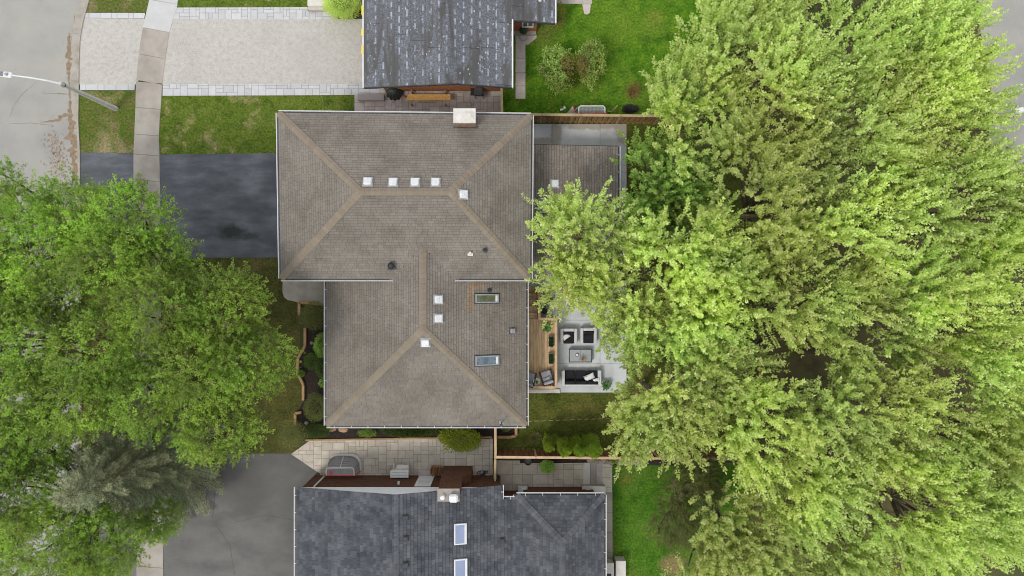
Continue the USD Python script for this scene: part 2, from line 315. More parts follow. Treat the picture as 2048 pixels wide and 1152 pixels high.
m_dark_metal = mat('dark_metal_look', [(0.03, 0.032, 0.035), (0.06, 0.062, 0.066)], scale=6, rough=0.45)
m_grey_metal = mat('grey_metal_look', [(0.2, 0.205, 0.21), (0.27, 0.275, 0.28)], scale=5, rough=0.45)
m_trunk = mat('bark_look', [lin(84, 72, 60), lin(128, 114, 98)], scale=6, stretch=(1, 1, 0.25), fine=0.25, fscale=30, bump=0.02, bscale=25)
m_twig = mat('twig_look', [lin(112, 98, 76), lin(150, 134, 106)], scale=6, fine=0.2)
m_rock = mat('rock_look', [lin(120, 112, 102), lin(168, 158, 146), lin(196, 186, 172)], scale=5, fine=0.2, fscale=30, bump=0.02, bscale=20)
m_rock_sand = mat('sandstone_look', [lin(176, 142, 104), lin(206, 172, 134)], scale=5, fine=0.15, fscale=30)

# ------------------------------------------------------------------ ground, roads, lawns
def sheet(name, pts, z, m, label, cat, raw=False, step=0.25, amp=0.0, seed=1):
    P = pts if raw else GP(pts)
    if amp: P = ragged(P, step, amp, seed)
    return solo(name, MB().sheet(P, z), m, label, cat, kind='structure')

sheet('ground', [(-300, -300), (300, -300), (300, 300), (-300, 300)], 0.0, m_soil, 'dull green and brown earth lying under everything in the neighbourhood', 'ground', raw=True)
gutter_edge = [(170, -120), (163, 0), (149, 33), (143, 79), (141, 122), (142, 182), (145, 243), (147, 350), (150, 700), (152, 1300)]
kerb_face = [(178, -120), (174, 0), (163, 40), (157, 79), (154.5, 128), (154, 188), (153.5, 243), (156, 304), (157, 350), (160, 700), (162, 1300)]
kerb_back = [(186, -120), (180, 0), (168, 40), (161, 79), (159, 128), (158.5, 188), (157.5, 243), (161, 304), (161, 350), (164, 700), (166, 1300)]
sheet('road', [(-1200, -500), (200, -500)] + gutter_edge + [(152, 1900), (-1200, 1900)], 0.004, m_asphalt_road, 'pale worn asphalt street along the left edge of the picture', 'road')
gu = thing('road_gutter', 'concrete gutter strip between the pale street and the kerb', 'gutter', kind='structure')
kb = thing('kerb', 'low concrete kerb curving along the right side of the street', 'kerb', kind='structure')
def polyat(pts, step=0.3):
    L = LineString(GP(pts)); return L
def strip_pieces(A, B, n):
    a, b = LineString(GP(A)), LineString(GP(B)); out = []
    for i in range(n):
        s = np.linspace(i / n, (i + 1) / n, 6)
        pa = [a.interpolate(t, normalized=True).coords[0] for t in s]; pb = [b.interpolate(t, normalized=True).coords[0] for t in s]
        q = Polygon(pa + pb[::-1]).buffer(-0.006)
        out.append(q)
    return out
for q in strip_pieces(gutter_edge, kerb_face, 15): obj('gutter_section', MB().prism(q, -0.05, 0.012), m_kerb, gu)
for q in strip_pieces(kerb_face, kerb_back, 22): obj('kerb_section', MB().prism(q, -0.05, 0.06), m_kerb, kb)

# lawns (each a sheet 4 mm above the earth)
sheet('lawn', [(156, 182), (274, 181), (274, 306), (156, 305)], 0.004, m_lawn_verge, 'patchy olive verge around the lamp post foot', 'lawn')
sheet('lawn', [(317, 190), (712, 190), (712, 222), (570, 222), (570, 309), (314, 309)], 0.004, m_lawn_front, 'front lawn strip with straw patches above the dark driveway', 'lawn', amp=0.03)
sheet('lawn', [(172, -30), (304, -30), (295, 25), (164, 25)], 0.004, m_lawn_verge, 'small verge patch at the very top beside the new pavement slab', 'lawn')
sheet('lawn', [(346, -30), (618, -30), (618, 15), (343, 15)], 0.004, m_lawn_front, 'narrow grass strip along the top edge with a bare patch', 'lawn', amp=0.03)
sheet('lawn', [(1000, -60), (1450, -60), (1450, 232), (1000, 232)], 0.004, m_lawn_north, 'bright back lawn with the small forked tree', 'lawn')
sheet('lawn', [(1225, 926), (1700, 926), (1700, 1400), (1225, 1400)], 0.004, m_lawn_south, 'bright back lawn right of the grey shingled house', 'lawn')
sheet('lawn', [(1040, 786), (1250, 786), (1250, 240), (1560, 240), (1560, 905), (990, 905), (990, 850), (1040, 850)], 0.004, m_lawn_back, 'dull olive back lawn below the concrete patio', 'lawn')
sheet('lawn', [(164, 515), (590, 515), (600, 600), (600, 906), (164, 906)], 0.004, m_lawn_west, 'shaded dull lawn under the trees beside the dark driveway', 'lawn', amp=0.03)
sheet('leaf_litter', [(1500, -200), (1990, -200), (1990, 1400), (1500, 1400)], 0.008, m_litter, 'shaded leaf litter under the tall pale trees', 'leaf litter')
sheet('road', [(1940, -300), (2400, -300), (2400, 420), (1960, 420), (1985, 200), (1960, 60)], 0.016, m_asphalt_road, 'pale parking surface glimpsed beyond the trees at the top right corner', 'road', seed=3)

# driveways
sheet('driveway', [(314, 309), (575, 306), (575, 515), (315, 516)], 0.012, m_asphalt_new, 'dark sealed asphalt driveway running up to the brown house', 'driveway', amp=0.012, step=0.4)
sheet('driveway', [(159, 305), (273, 307), (273, 516), (160, 514)], 0.012, m_asphalt_new, 'dark sealed driveway apron between kerb and pavement', 'driveway', amp=0.012, step=0.4)
sheet('driveway', [(322, 168), (332, 70), (342, 38.5), (745, 38), (745, 168.5)], 0.012, m_exposed, 'pale pebbly driveway in front of the upper house', 'driveway')
sheet('driveway', [(163, 36), (293, 37.5), (282, 100), (276, 169), (156, 169), (157, 90)], 0.012, m_exposed, 'pale pebbly driveway apron beside the curved kerb', 'driveway')
sheet('driveway', [(480, 907), (582, 907), (641, 948), (622, 975), (622, 1500), (327, 1500), (327, 907)], 0.012, m_asphalt_old, 'grey asphalt driveway left of the grey shingled house', 'driveway', amp=0.012, step=0.4)
sheet('driveway', [(163, 980), (273, 980), (273, 1500), (163, 1500)], 0.012, m_asphalt_old, 'grey driveway apron hidden under the lower left trees', 'driveway')

# pavement slabs (joints every 1.5 m)
sw = thing('sidewalk', 'concrete pavement of square slabs running down beside the street', 'pavement', kind='structure')
LE = LineString([(306, -50), (300, 0), (288, 42), (279, 95), (272, 165), (271, 215), (269, 262), (267, 310), (267, 400), (269, 700), (273, 1152), (275, 1400)])
RE = LineString([(366, -50), (357, 0), (347, 40), (339, 66), (330, 128), (325, 168), (322, 218), (318, 262), (319.5, 310), (321, 400), (323, 700), (327, 1152), (329, 1400)])
def at_row(L, y):
    p = L.intersection(LineString([(0, y), (2000, y)])); return p.x
rows = [-45, 4, 60, 113, 165, 217, 270, 310]
while rows[-1] < 1360: rows.append(rows[-1] + 51.5)
for i, (a, b) in enumerate(zip(rows[:-1], rows[1:])):
    tl = 5 if a < 160 else 2
    q = [(at_row(LE, a - tl if a > -40 else a), a - tl), (at_row(RE, a + tl), a + tl), (at_row(RE, (a + b) / 2), (a + b) / 2), (at_row(RE, b + tl), b + tl), (at_row(LE, b - tl), b - tl), (at_row(LE, (a + b) / 2), (a + b) / 2)]
    if b < 70: q = [(at_row(LE, a), a - tl), (at_row(RE, a), a + tl), (at_row(RE, b + tl), b + tl), (at_row(LE, b - tl), b - tl)]
    obj('sidewalk_slab', MB().prism(Polygon(GP(q)).buffer(-0.007), -0.06, 0.03, ch=0.008), m_conc_new if b < 70 else m_conc_old, sw, 'newly poured pale slab' if b < 70 else None)

# ------------------------------------------------------------------ paving
SIZES = [(2, 2), (3, 2), (2, 3), (2, 1), (1, 2), (3, 3), (3, 2), (2, 2)]
def pave(name, label, pts, m, unit=0.22, z=0.03, seed=1, sizes=SIZES, ch=0.008, joint=0.012, rot=0.0, piece='paver'):
    P = Polygon(GP(pts)); r = random.Random(seed); x0, y0, x1, y1 = P.bounds
    t = thing(name, label, 'paving', kind='structure')
    obj('joint_sand', MB().sheet(P, z - 0.012), m_joint, t)
    nx, ny = int((x1 - x0) / unit) + 1, int((y1 - y0) / unit) + 1; used = np.zeros((nx, ny), bool)
    for j in range(ny):
        for i in range(nx):
            if used[i, j]: continue
            for w, h in r.sample(sizes, len(sizes)) + [(1, 1)]:
                if i + w <= nx and j + h <= ny and not used[i:i + w, j:j + h].any(): break
            used[i:i + w, j:j + h] = True
            q = sbox(x0 + i * unit, y0 + j * unit, x0 + (i + w) * unit, y0 + (j + h) * unit).intersection(P)
            for g in getattr(q, 'geoms', [q]):
                if isinstance(g, Polygon) and g.area > 0.012:
                    g = g.buffer(-joint / 2, join_style=2)
                    if isinstance(g, Polygon) and not g.is_empty:
                        obj(piece, MB().prism(g.simplify(0.004), z - 0.05, z + r.uniform(-0.003, 0.003), ch=ch), m, t)
    return t
STRIP = [(3, 2), (2, 2), (2, 1), (3, 1), (1, 2), (2, 3)]
pave('paved_edging', 'pale paver strip along the upper side of the pebbly driveway', [(350, 15), (616, 14), (616, 22), (675, 22), (675, 39), (347, 39)], m_pav_light, 0.19, 0.02, 1, STRIP)
pave('paved_edging', 'pale paver strip along the lower side of the pebbly driveway', [(325.5, 168), (760, 167.5), (760, 190), (325, 192)], m_pav_light, 0.21, 0.02, 2, STRIP)
pave('paved_edging', 'single row of pale pavers at the top of the pebbly apron', [(171, 25), (291, 26), (289, 37), (167, 36)], m_pav_light, 0.33, 0.02, 3, [(1, 1), (2, 1)])
pave('paved_edging', 'single row of pale pavers above the lamp post verge', [(160, 168.5), (270.5, 168.5), (270, 180.5), (160, 180.5)], m_pav_light, 0.355, 0.02, 4, [(1, 1), (2, 1)])
pave('paved_path', 'grey paver side path between the upper house and the brown house', [(709, 190), (760, 190), (760, 168), (1002, 168), (1002, 240), (709, 240)], m_pav_grey, 0.2, 0.03, 5)
pave('patio', 'tan flagstone side yard beside the brown brick wall', [(582, 908), (622, 879), (986, 877), (986, 962), (625, 962), (641, 948)], m_pav_tan, 0.225, 0.03, 6)
pave('patio', 'tan flagstone terrace behind the grey house below the stained fence', [(994, 920), (1178, 923), (1178, 990), (994, 1000)], m_pav_tan, 0.3, 0.03, 7)
pave('paved_path', 'lower flagstones at the foot of the terrace steps', [(1204, 921), (1225, 921), (1225, 985), (1204, 985)], m_pav_tan, 0.3, 0.02, 8)
cw = thing('walkway', 'concrete walkway along the right wall of the grey house', 'walkway', kind='structure')
for i in range(7):
    obj('walkway_slab', MB().prism(Polygon(GP([(1195, 985 + 40 * i), (1225, 985 + 40 * i), (1225, 1025 + 40 * i), (1195, 1025 + 40 * i)])).buffer(-0.006), -0.05, 0.02, ch=0.006), m_conc_old, cw)
st = thing('terrace_steps', 'two long pale stone steps at the right end of the tan terrace', 'steps')
obj('step', MB().prism(Polygon(GP([(1166, 923), (1180, 923), (1180, 968), (1166, 968)])), 0.02, 0.062, ch=0.01), m_offwhite, st)
obj('step', MB().prism(Polygon(GP([(1180.5, 923), (1192, 923), (1192, 968), (1180.5, 968)])), -0.02, 0.03, ch=0.01), m_conc_old, st)
obj('step', MB().prism(Polygon(GP([(1192.5, 923), (1204, 923), (1204, 968), (1192.5, 968)])), -0.02, 0.024, ch=0.01), m_pav_grey, st)
# rear concrete pad in slabs
pad = thing('concrete_patio', 'large pale concrete patio behind the brown house', 'patio', kind='structure')
xs, ys = [1040, 1104, 1200, 1253], [248, 345, 440, 540, 640, 726, 785]
for a, b in zip(xs[:-1], xs[1:]):
    for c, d in zip(ys[:-1], ys[1:]):
        obj('concrete_slab', MB().prism(Polygon(GP([(a, c), (b, c), (b, d), (a, d)])).buffer(-0.005), -0.1, 0.04, ch=0.008), m_patio_conc, pad)
# path slabs beside the upper house, back path
bp = thing('garden_path', 'row of dark grey slabs beside the right wall of the upper house', 'path', kind='structure')
for c, d in ((88, 118), (118, 145), (145, 172), (172, 198)):
    obj('path_slab', MB().prism(Polygon(GP([(1031, c), (1051, c), (1051, d), (1030.5, d)])).buffer(-0.008), -0.05, 0.03, ch=0.008), m_pav_grey, bp)
obj('path_slab', MB().prism(Polygon(GP([(1030, 62), (1072, 62), (1074, 76), (1056, 90), (1031, 88)])).buffer(-0.008), -0.05, 0.035, ch=0.008), m_pav_grey, bp)
gp2 = thing('garden_path', 'grey stone path end at the top edge above the small tree', 'path', kind='structure')
obj('path_slab', MB().prism(Polygon(GP([(1112, -30), (1184, -30), (1184, 8), (1112, 8)])), -0.05, 0.03, ch=0.01), m_pav_grey, gp2)
obj('path_slab', MB().prism(Polygon(GP([(1164, 8), (1182, 8), (1180, 26), (1174, 30), (1168, 28)])).buffer(-0.01), -0.05, 0.028, ch=0.01), m_pav_grey, gp2)
fs = solo('front_step', MB().prism(Polygon(GP([(566, 545), (566, 585), (569, 594), (576, 600), (586, 602), (600, 606), (660, 613), (660, 545)])), 0, 0.1, ch=0.012), m_conc_old, 'rounded concrete landing at the front corner of the brown house', 'landing', kind='structure')

# leaf debris, cracks and stains lying on the road and driveway
def debris(name, line, w, m, label, cat, z=0.016, seed=1, amp=0.5):
    r = np.random.default_rng(seed); L = LineString(GP(line)); n = int(L.length / 0.12) + 2; ts = np.linspace(0, 1, n); a, b = [], []
    for i, t in enumerate(ts):
        p = np.array(L.interpolate(t, normalized=True).coords[0]); q = np.array(L.interpolate(min(1, t + 0.01), normalized=True).coords[0]) - np.array(L.interpolate(max(0, t - 0.01), normalized=True).coords[0])
        q /= np.linalg.norm(q); s = np.array([-q[1], q[0]]); ww = np.interp(t, np.linspace(0, 1, len(w)), w)
        a.append(p + s * ww / 2 * (1 + r.normal(0, amp))); b.append(p - s * ww / 2 * (1 + r.normal(0, amp)))
    P = Polygon(a + b[::-1]).buffer(0)
    return solo(name, MB().sheet(P, z), m, label, cat, kind='structure')
debris('leaf_debris', [(138, 66), (137, 105), (138, 150), (139, 190), (141, 240), (146, 300), (152, 360)], [0.08, 0.3, 0.06, 0.12, 0.45, 0.35, 0.25], m_dirtline, 'brown leaf debris line along the gutter', 'debris', 0.017, 2, 0.6)
debris('leaf_debris', [(134, 226), (118, 240), (80, 245)], [0.3, 0.14, 0.02], m_dirtline, 'thin brown debris tongue reaching into the street', 'debris', 0.008, 3, 0.4)
debris('pavement_crack', [(142, 190), (120, 187), (100, 187), (84, 186)], [0.05, 0.03, 0.02], m_crack, 'short dark crack in the street beside the gutter', 'crack', 0.008, 8)
debris('pavement_crack', [(72, 165), (45, 188), (28, 210), (20, 235)], [0.015, 0.025, 0.02], m_crack, 'faint curved crack in the middle of the street', 'crack', 0.008, 9)
debris('pavement_crack', [(16, 248), (60, 246), (100, 250)], [0.015, 0.03, 0.02], m_crack, 'long thin crack crossing the street', 'crack', 0.008, 10)
def splat(pts, n, spread, smin, smax, seed):
    r = np.random.default_rng(seed); mb = MB(); L = LineString(GP(pts))
    for i in range(n):
        p = np.array(L.interpolate(r.random(), normalized=True).coords[0]) + r.normal(0, spread, 2); s = r.uniform(smin, smax); a = np.sort(r.random(7)) * 2 * np.pi
        q = Polygon(p + np.stack([np.cos(a) * s * r.uniform(0.4, 1, 7), np.sin(a) * s * r.uniform(0.6, 1.6, 7)], 1))
        if q.is_valid and q.area > 1e-4: mb.sheet(q, 0.008 + 0.0004 * (i % 9) + (0.012 if False else 0))
    return mb
solo('leaf_debris', splat([(108, 270), (115, 310), (122, 350)], 420, 0.3, 0.01, 0.07, 5), m_dirtline, 'scattered brown leaf crumbs on the street near the trees', 'debris', kind='stuff')
solo('leaf_debris', splat([(340, 62), (330, 165)], 160, 0.08, 0.008, 0.04, 6), m_dirtline, 'brown crumbs along the pavement edge of the pebbly driveway', 'debris', kind='stuff')
# mulch beds and timber edging
solo('mulch_bed', MB().sheet(ragged(GP([(600, 606), (660, 606), (660, 850), (1034, 846), (1034, 872), (986, 872), (986, 877), (622, 880), (606, 884), (592, 850), (593, 826), (608, 800), (608, 770), (596, 745), (598, 716), (611, 692), (611, 655), (600, 640)]), 0.3, 0.03), 0.012), m_mulch, 'dark mulch bed wrapping the front and lower side of the brown house', 'mulch bed', kind='structure')
solo('mulch_bed', MB().sheet(GP([(1040, 918), (1180, 919), (1290, 921), (1350, 922), (1350, 931), (1225, 929), (1205, 925), (1040, 926)]), 0.062), m_mulch, 'narrow brown mulch strip along the outer face of the stained fence', 'mulch bed', kind='structure')
def edging(name, pts, label, h=0.16, w=0.1, z=0.0, m=None, closed=False):
    t = thing(name, label, 'edging'); P = [G(*p, 0) for p in pts]
    for a, b in zip(P[:-1], P[1:]):
        d = (b - a) / np.linalg.norm(b - a)
        n = max(1, int(np.linalg.norm(b - a) / 2.4))
        for i in range(n):
            p, q = a + (b - a) * i / n, a + (b - a) * (i + 1) / n
            obj('timber', MB().beam(p + d * 0.004 + (0, 0, z + h / 2), q - d * 0.004 + (0, 0, z + h / 2), w, h), m or m_timber, t)
    return t
edging('timber_edging', [(652, 609.5), (600, 604.5), (600, 630)], 'weathered timber edging at the top of the front bed by the landing', 0.2, 0.14)
edging('timber_edging', [(611.5, 655), (611.5, 691), (597.5, 716), (596, 744), (608, 769), (608, 800)], 'zigzag timber edging between the front bed and the shaded lawn', 0.2, 0.14)
edging('timber_edging', [(604, 824), (592, 826), (592, 850)], 'short timber corner at the lower end of the front bed', 0.2, 0.14)
edging('timber_edging', [(612, 880), (700, 878.5), (800, 876.5), (900, 875.5), (984, 874)], 'long timber edging between the lower bed and the flagstone side yard', 0.1, 0.09)
edging('timber_edging', [(994, 873), (1020, 873), (1032, 870), (1032, 850)], 'timber box edging at the lower right corner of the brown house', 0.25, 0.15)
ed = thing('lawn_edging', 'dashed line of pale flush bricks crossing the dull back lawn', 'edging')
m_dash = mat('pale_flush_brick_look', [lin(158, 144, 112), lin(176, 160, 126)], scale=4, fine=0.15)
for i in range(13):
    x = 1055 + i * 14.2; y = 842.5 - 0.034 * (x - 1055)
    obj('brick', MB().beam(G(x, y, 0.018), G(x + 8.5, y - 0.3, 0.018), 0.04, 0.036), m_dash, ed)

# fallen leaves, petals and grit scattered on the ground
def specks(name, label, cat, poly, n, smin, smax, z, cols, seed):
    r = np.random.default_rng(seed); P = Polygon(GP(poly)); x0, y0, x1, y1 = P.bounds; pts = np.stack([r.uniform(x0, x1, n), r.uniform(y0, y1, n)], 1); dn = meshkit.noise(np.c_[pts * 0.7, np.zeros(n)], seed); pts = pts[(dn > r.uniform(0.2, 0.8, n)) & shapely.contains_xy(P, pts[:, 0], pts[:, 1])]
    k = len(pts); a = r.uniform(0, 6.28, k); s = r.uniform(smin, smax, k)[:, None]; d = np.stack([np.cos(a), np.sin(a)], 1); e = np.stack([-np.sin(a), np.cos(a)], 1) * r.uniform(0.3, 0.7, (k, 1))
    V = np.stack([np.c_[pts + sg * d * s + tg * e * s, np.full(k, z) + r.uniform(0, 0.012, k)] for sg, tg in ((-1, 0), (0, -1), (1, 0), (0, 1))], 1).reshape(-1, 3); q = 4 * np.arange(k)[:, None]; F = np.vstack([q + [0, 1, 2], q + [0, 2, 3]])
    if name + '_look' not in LOOKS: mat(name + '_look', cols, scale=40, detail=1)
    p = obj(name, (V, F), LOOKS[name + '_look'], None, label, kind='stuff', isl=4); return tag(p, None, cat)
specks('leaf_scatter', 'small brown leaf scraps scattered on the dark sealed driveway', 'leaf scraps', [(320, 312), (556, 310), (556, 514), (322, 514)], 260, 0.012, 0.035, 0.02, [lin(120, 112, 84), lin(96, 92, 60), lin(150, 140, 110)], 61)
specks('leaf_scatter', 'small brown leaf scraps scattered on the lower grey driveway', 'leaf scraps', [(330, 910), (580, 910), (592, 1150), (330, 1150)], 420, 0.012, 0.035, 0.02, [], 62)
specks('leaf_scatter', 'small brown leaf scraps blown over the pale street', 'leaf scraps', [(0, 0), (150, 0), (140, 345), (0, 345)], 420, 0.01, 0.03, 0.01, [], 63)
specks('clover_flowers', 'tiny pale clover flowers dotted over the bright back lawn', 'flowers', [(1060, 0), (1400, 0), (1300, 220), (1060, 220)], 420, 0.014, 0.032, 0.05, [lin(176, 190, 90), lin(206, 206, 130), lin(150, 170, 70)], 64)
specks('clover_flowers', 'tiny pale flowers dotted over the lower bright lawn', 'flowers', [(1230, 935), (1420, 935), (1380, 1150), (1230, 1150)], 220, 0.012, 0.03, 0.05, [], 65)
specks('leaf_scatter', 'dead leaf scraps on the dull back lawn below the patio', 'leaf scraps', [(1055, 790), (1240, 790), (1240, 900), (1000, 905)], 300, 0.012, 0.04, 0.02, [], 66)
specks('leaf_scatter', 'dead leaf scraps on the front lawn strip', 'leaf scraps', [(322, 192), (556, 192), (556, 306), (322, 306)], 260, 0.012, 0.035, 0.02, [], 67)
specks('leaf_scatter', 'dead leaf scraps under the left trees beside the front bed', 'leaf scraps', [(400, 520), (590, 520), (600, 900), (480, 905)], 420, 0.015, 0.045, 0.02, [], 68)
debris('pavement_crack', [(400, 930), (430, 985), (425, 1040), (460, 1090), (470, 1152)], [0.012, 0.02, 0.014, 0.02, 0.01], mat('dark_crack_look', [lin(66, 64, 62), lin(84, 82, 78)], scale=6), 'long dark crack down the lower grey driveway', 'crack', 0.0165, 11)
debris('pavement_crack', [(470, 1045), (530, 1030), (585, 1040)], [0.008, 0.016, 0.01], LOOKS['dark_crack_look'], 'short dark crack branching across the lower grey driveway', 'crack', 0.017, 12)
# ------------------------------------------------------------------ roofs made of real shingle tabs
def plane_fn(ref, d, slope):
    ref = np.asarray(ref, float); d = np.asarray(d, float) / np.linalg.norm(d)
    return lambda x, y: ref[2] + slope * ((x - ref[0]) * d[0] + (y - ref[1]) * d[1])
def roof_tabs(poly, ref, d, slope, e=0.142, wr=(0.18, 0.42), t=0.024, lift=0.0, seed=0, gap=0.008, shadow=0.12):  # shadow leaves a gap whose dark felt stands in for course shade
    """returns (n,6,3) tab corners: bottom top-edge l,r / upper l,r / bottom under l,r"""
    r = np.random.default_rng(seed); d = np.asarray(d, float) / np.linalg.norm(d); c = math.sqrt(1 + slope * slope)
    u = np.array([-d[1], d[0]]); ref = np.asarray(ref, float)
    v3 = np.array([d[0], d[1], slope]) / c; u3 = np.array([u[0], u[1], 0]); n3 = np.cross(u3, v3)
    if n3[2] < 0: n3 = -n3
    P = np.asarray(poly, float) - ref[:2]; Q = Polygon(np.stack([P @ u, P @ d * c], 1)); x0, v0, x1, v1 = Q.bounds; out = []
    def ints(v):
        g = Q.intersection(LineString([(x0 - 1, v), (x1 + 1, v)])); res = []
        for q in getattr(g, 'geoms', [g]):
            if q.geom_type == 'LineString' and q.length > 1e-4: b = q.bounds; res.append((b[0], b[2]))
        return sorted(res)
    v = v0
    while v < v1 - 0.02:
        vb, vt = v + 1e-3, min(v + e, v1) - 1e-3
        A, B = ints(vb), ints(vt)
        if len(A) != len(B):
            A = B = ints((vb + vt) / 2)
        for (la, ra), (lb, rb) in zip(A, B):
            x = min(la, lb) - r.uniform(0, wr[1]); X = max(ra, rb)
            while x < X:
                w = r.uniform(*wr); a, b = x + gap / 2, x + w - gap / 2; x += w
                q = [np.clip(a, la, ra), np.clip(b, la, ra), np.clip(a, lb, rb), np.clip(b, lb, rb)]
                if q[1] - q[0] < 0.015 and q[3] - q[2] < 0.015: continue
                tt = t * r.uniform(0.8, 1.2)
                pt = lambda xx, vv, h: np.array([ref[0], ref[1], ref[2]]) + u3 * xx + v3 * vv + n3 * (h + lift)
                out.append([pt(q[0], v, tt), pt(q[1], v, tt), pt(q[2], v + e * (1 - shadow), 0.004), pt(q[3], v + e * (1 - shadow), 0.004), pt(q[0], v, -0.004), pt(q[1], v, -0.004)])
        v += e
    return np.array(out)
TABF = np.array([[0, 1, 3], [0, 3, 2], [4, 5, 1], [4, 1, 0], [4, 0, 2], [5, 3, 1]])
def tabs_mesh(T): return T.reshape(-1, 3), (TABF[None] + 6 * np.arange(len(T))[:, None, None]).reshape(-1, 3)
def put_tabs(T, single, m_single, m_many, parent, piece, rest):
    """the pieces that show largest are parts of their own, the others are joined"""
    far = np.linalg.norm(T.mean(1) - [0, 0, CAM_H], axis=1) - 0.0; o = np.argsort(far)
    for i in o[:single]: obj(piece, tabs_mesh(T[i:i + 1]), m_single, parent)
    if len(o) > single: obj(rest, tabs_mesh(T[o[single:]]), m_many, parent, kind='stuff', isl=6)
def deck_mesh(mb, poly, ref, d, slope, drop=0.03):
    f = plane_fn(ref, d, slope); vt, ft = trimesh.creation.triangulate_polygon(Polygon(poly), engine='earcut')
    z = np.array([f(x, y) for x, y in vt]) - drop
    return mb.add(np.c_[vt, z], _up(vt, ft))
def caps(a, b, dirs, slopes, w=0.38, e=0.2):
    """ridge or hip caps from low end a to high end b; dirs: plan up-slope directions of the two planes"""
    a, b = np.asarray(a, float), np.asarray(b, float); h = b - a; L = np.linalg.norm(h); h /= L; D = []
    for d, s in zip(dirs, slopes):
        d = np.asarray(d, float) / np.linalg.norm(d); n = np.array([-d[0] * s, -d[1] * s, 1]); n /= np.linalg.norm(n)
        k = np.cross(n, h); k /= np.linalg.norm(k)
        if np.dot(k[:2], d) > 0: k = -k
        D.append((k, n))
    out = []; n = max(1, int(L / e))
    for i in range(n):
        s0, s1 = a + h * (L * i / n), a + h * (L * (i + 1) / n + 0.03); mb = MB()
        V = []
        for s, t in ((s0, 0.05), (s1, 0.026)):
            V += [s + D[0][0] * w / 2 + D[0][1] * t, s + (D[0][1] + D[1][1]) / 2 * t, s + D[1][0] * w / 2 + D[1][1] * t]
        V += [s0 + D[0][0] * w / 2, s0, s0 + D[1][0] * w / 2, s1 + D[0][0] * w / 2, s1 + D[1][0] * w / 2]
        F = [[0, 1, 4, 3], [1, 2, 5, 4], [6, 7, 1, 0], [7, 8, 2, 1], [6, 0, 3, 9], [8, 10, 5, 2]]
        out.append(mb.add(V, F))
    return out
def gutter(parent, a, b, out, m=None, name='gutter', h=0.1, w=0.11, hangers=True):
    a, b, out = np.asarray(a, float), np.asarray(b, float), np.append(np.asarray(out, float) / np.linalg.norm(out), 0.0); mb = MB()
    z = np.array([0, 0, 1.0])
    mb.beam(a + out * (w + 0.012), b + out * (w + 0.012), 0.03, h)           # outer lip
    mb.beam(a + out * (w / 2 - 0.01) - z * (h / 2 - 0.01), b + out * (w / 2 - 0.01) - z * (h / 2 - 0.01), w - 0.004, 0.016)
    g = obj(name, mb, m or m_white, parent)
    obj('gutter_floor', MB().beam(a + out * (w / 2 - 0.012) - z * (h / 2 - 0.024), b + out * (w / 2 - 0.012) - z * (h / 2 - 0.024), w - 0.02, 0.008), m_dark_metal, g)  # dark strip over the white bottom, shade inside the channel as colour
    if hangers:
        n = max(1, int(np.linalg.norm(b - a) / 0.9))
        hb = MB()
        for i in range(n):
            p = a + (b - a) * (i + 0.5) / n + z * 0.045
            hb.beam(p - out * 0.03, p + out * (w + 0.02), 0.025, 0.006)
        obj('gutter_hanger', hb, m_white, g)
    return g
def fascia(parent, a, b, out, m=None, h=0.2):
    a, b, out = np.asarray(a, float), np.asarray(b, float), np.append(np.asarray(out, float) / np.linalg.norm(out), 0.0)
    return obj('fascia_board', MB().beam(a - out * 0.02 - (0, 0, h / 2 + 0.05), b - out * 0.02 - (0, 0, h / 2 + 0.05), 0.03, h), m or m_white_siding, parent)

# looks of the three roofs
m_sh_brown = mat('brown_shingle_look', [lin(122, 115, 107), lin(134, 127, 119), lin(142, 135, 127)], scale=0.8, detail=6, fine=0.12, fscale=26, var=0.085, mode='island', bump=0.004, bscale=150, rough=0.95, spec=0.15, blotch=(lin(118, 112, 104), 0.28, 0.48, 0.66, 0.5))
m_sh_brown1 = mat('brown_shingle_single_look', [lin(122, 115, 107), lin(134, 127, 119), lin(142, 135, 127)], scale=0.8, detail=6, fine=0.12, fscale=26, var=0.085, bump=0.004, bscale=150, rough=0.95, spec=0.15)
m_sh_new = mat('newer_shingle_look', [lin(140, 122, 104), lin(152, 134, 115)], scale=2, fine=0.12, fscale=40, var=0.1, rough=0.95, spec=0.15)
m_cap = mat('cap_shingle_look', [lin(136, 125, 111), lin(146, 134, 119)], scale=1.5, fine=0.12, fscale=40, var=0.06, rough=0.95, spec=0.15)
m_sh_grey = mat('grey_shingle_look', [lin(70, 73, 79), lin(87, 90, 96), lin(99, 101, 106)], scale=1.0, detail=4, fine=0.07, fscale=30, var=0.24, mode='island', rough=0.95, spec=0.15)
m_sh_grey1 = mat('grey_shingle_single_look', [lin(70, 73, 79), lin(87, 90, 96), lin(99, 101, 106)], scale=1.0, detail=4, fine=0.07, fscale=30, var=0.24, rough=0.95, spec=0.15)
m_cap_grey = mat('grey_cap_look', [lin(88, 90, 96), lin(102, 104, 109)], scale=1.5, fine=0.12, fscale=40, var=0.16, rough=0.95, spec=0.15)
m_sh_patio = mat('dark_brown_shingle_look', [lin(114, 107, 101, 1.15), lin(130, 122, 115, 1.15)], scale=1.0, fine=0.14, fscale=40, var=0.14, mode='island', rough=0.95, spec=0.15)
m_deckfelt = mat('roof_felt_shade_look', [lin(74, 68, 61), lin(90, 83, 75)], scale=4, fine=0.15)  # seen between courses, this dark tone stands in for their shade lines
m_deckfelt_grey = mat('grey_roof_felt_shade_look', [lin(56, 57, 62), lin(68, 69, 74)], scale=4, fine=0.15)  # shows in the gaps as painted shade lines of the grey courses
m_brick_buff = brick_mat('buff_brick_look', lin(176, 132, 98), lin(150, 106, 78), lin(176, 164, 150))
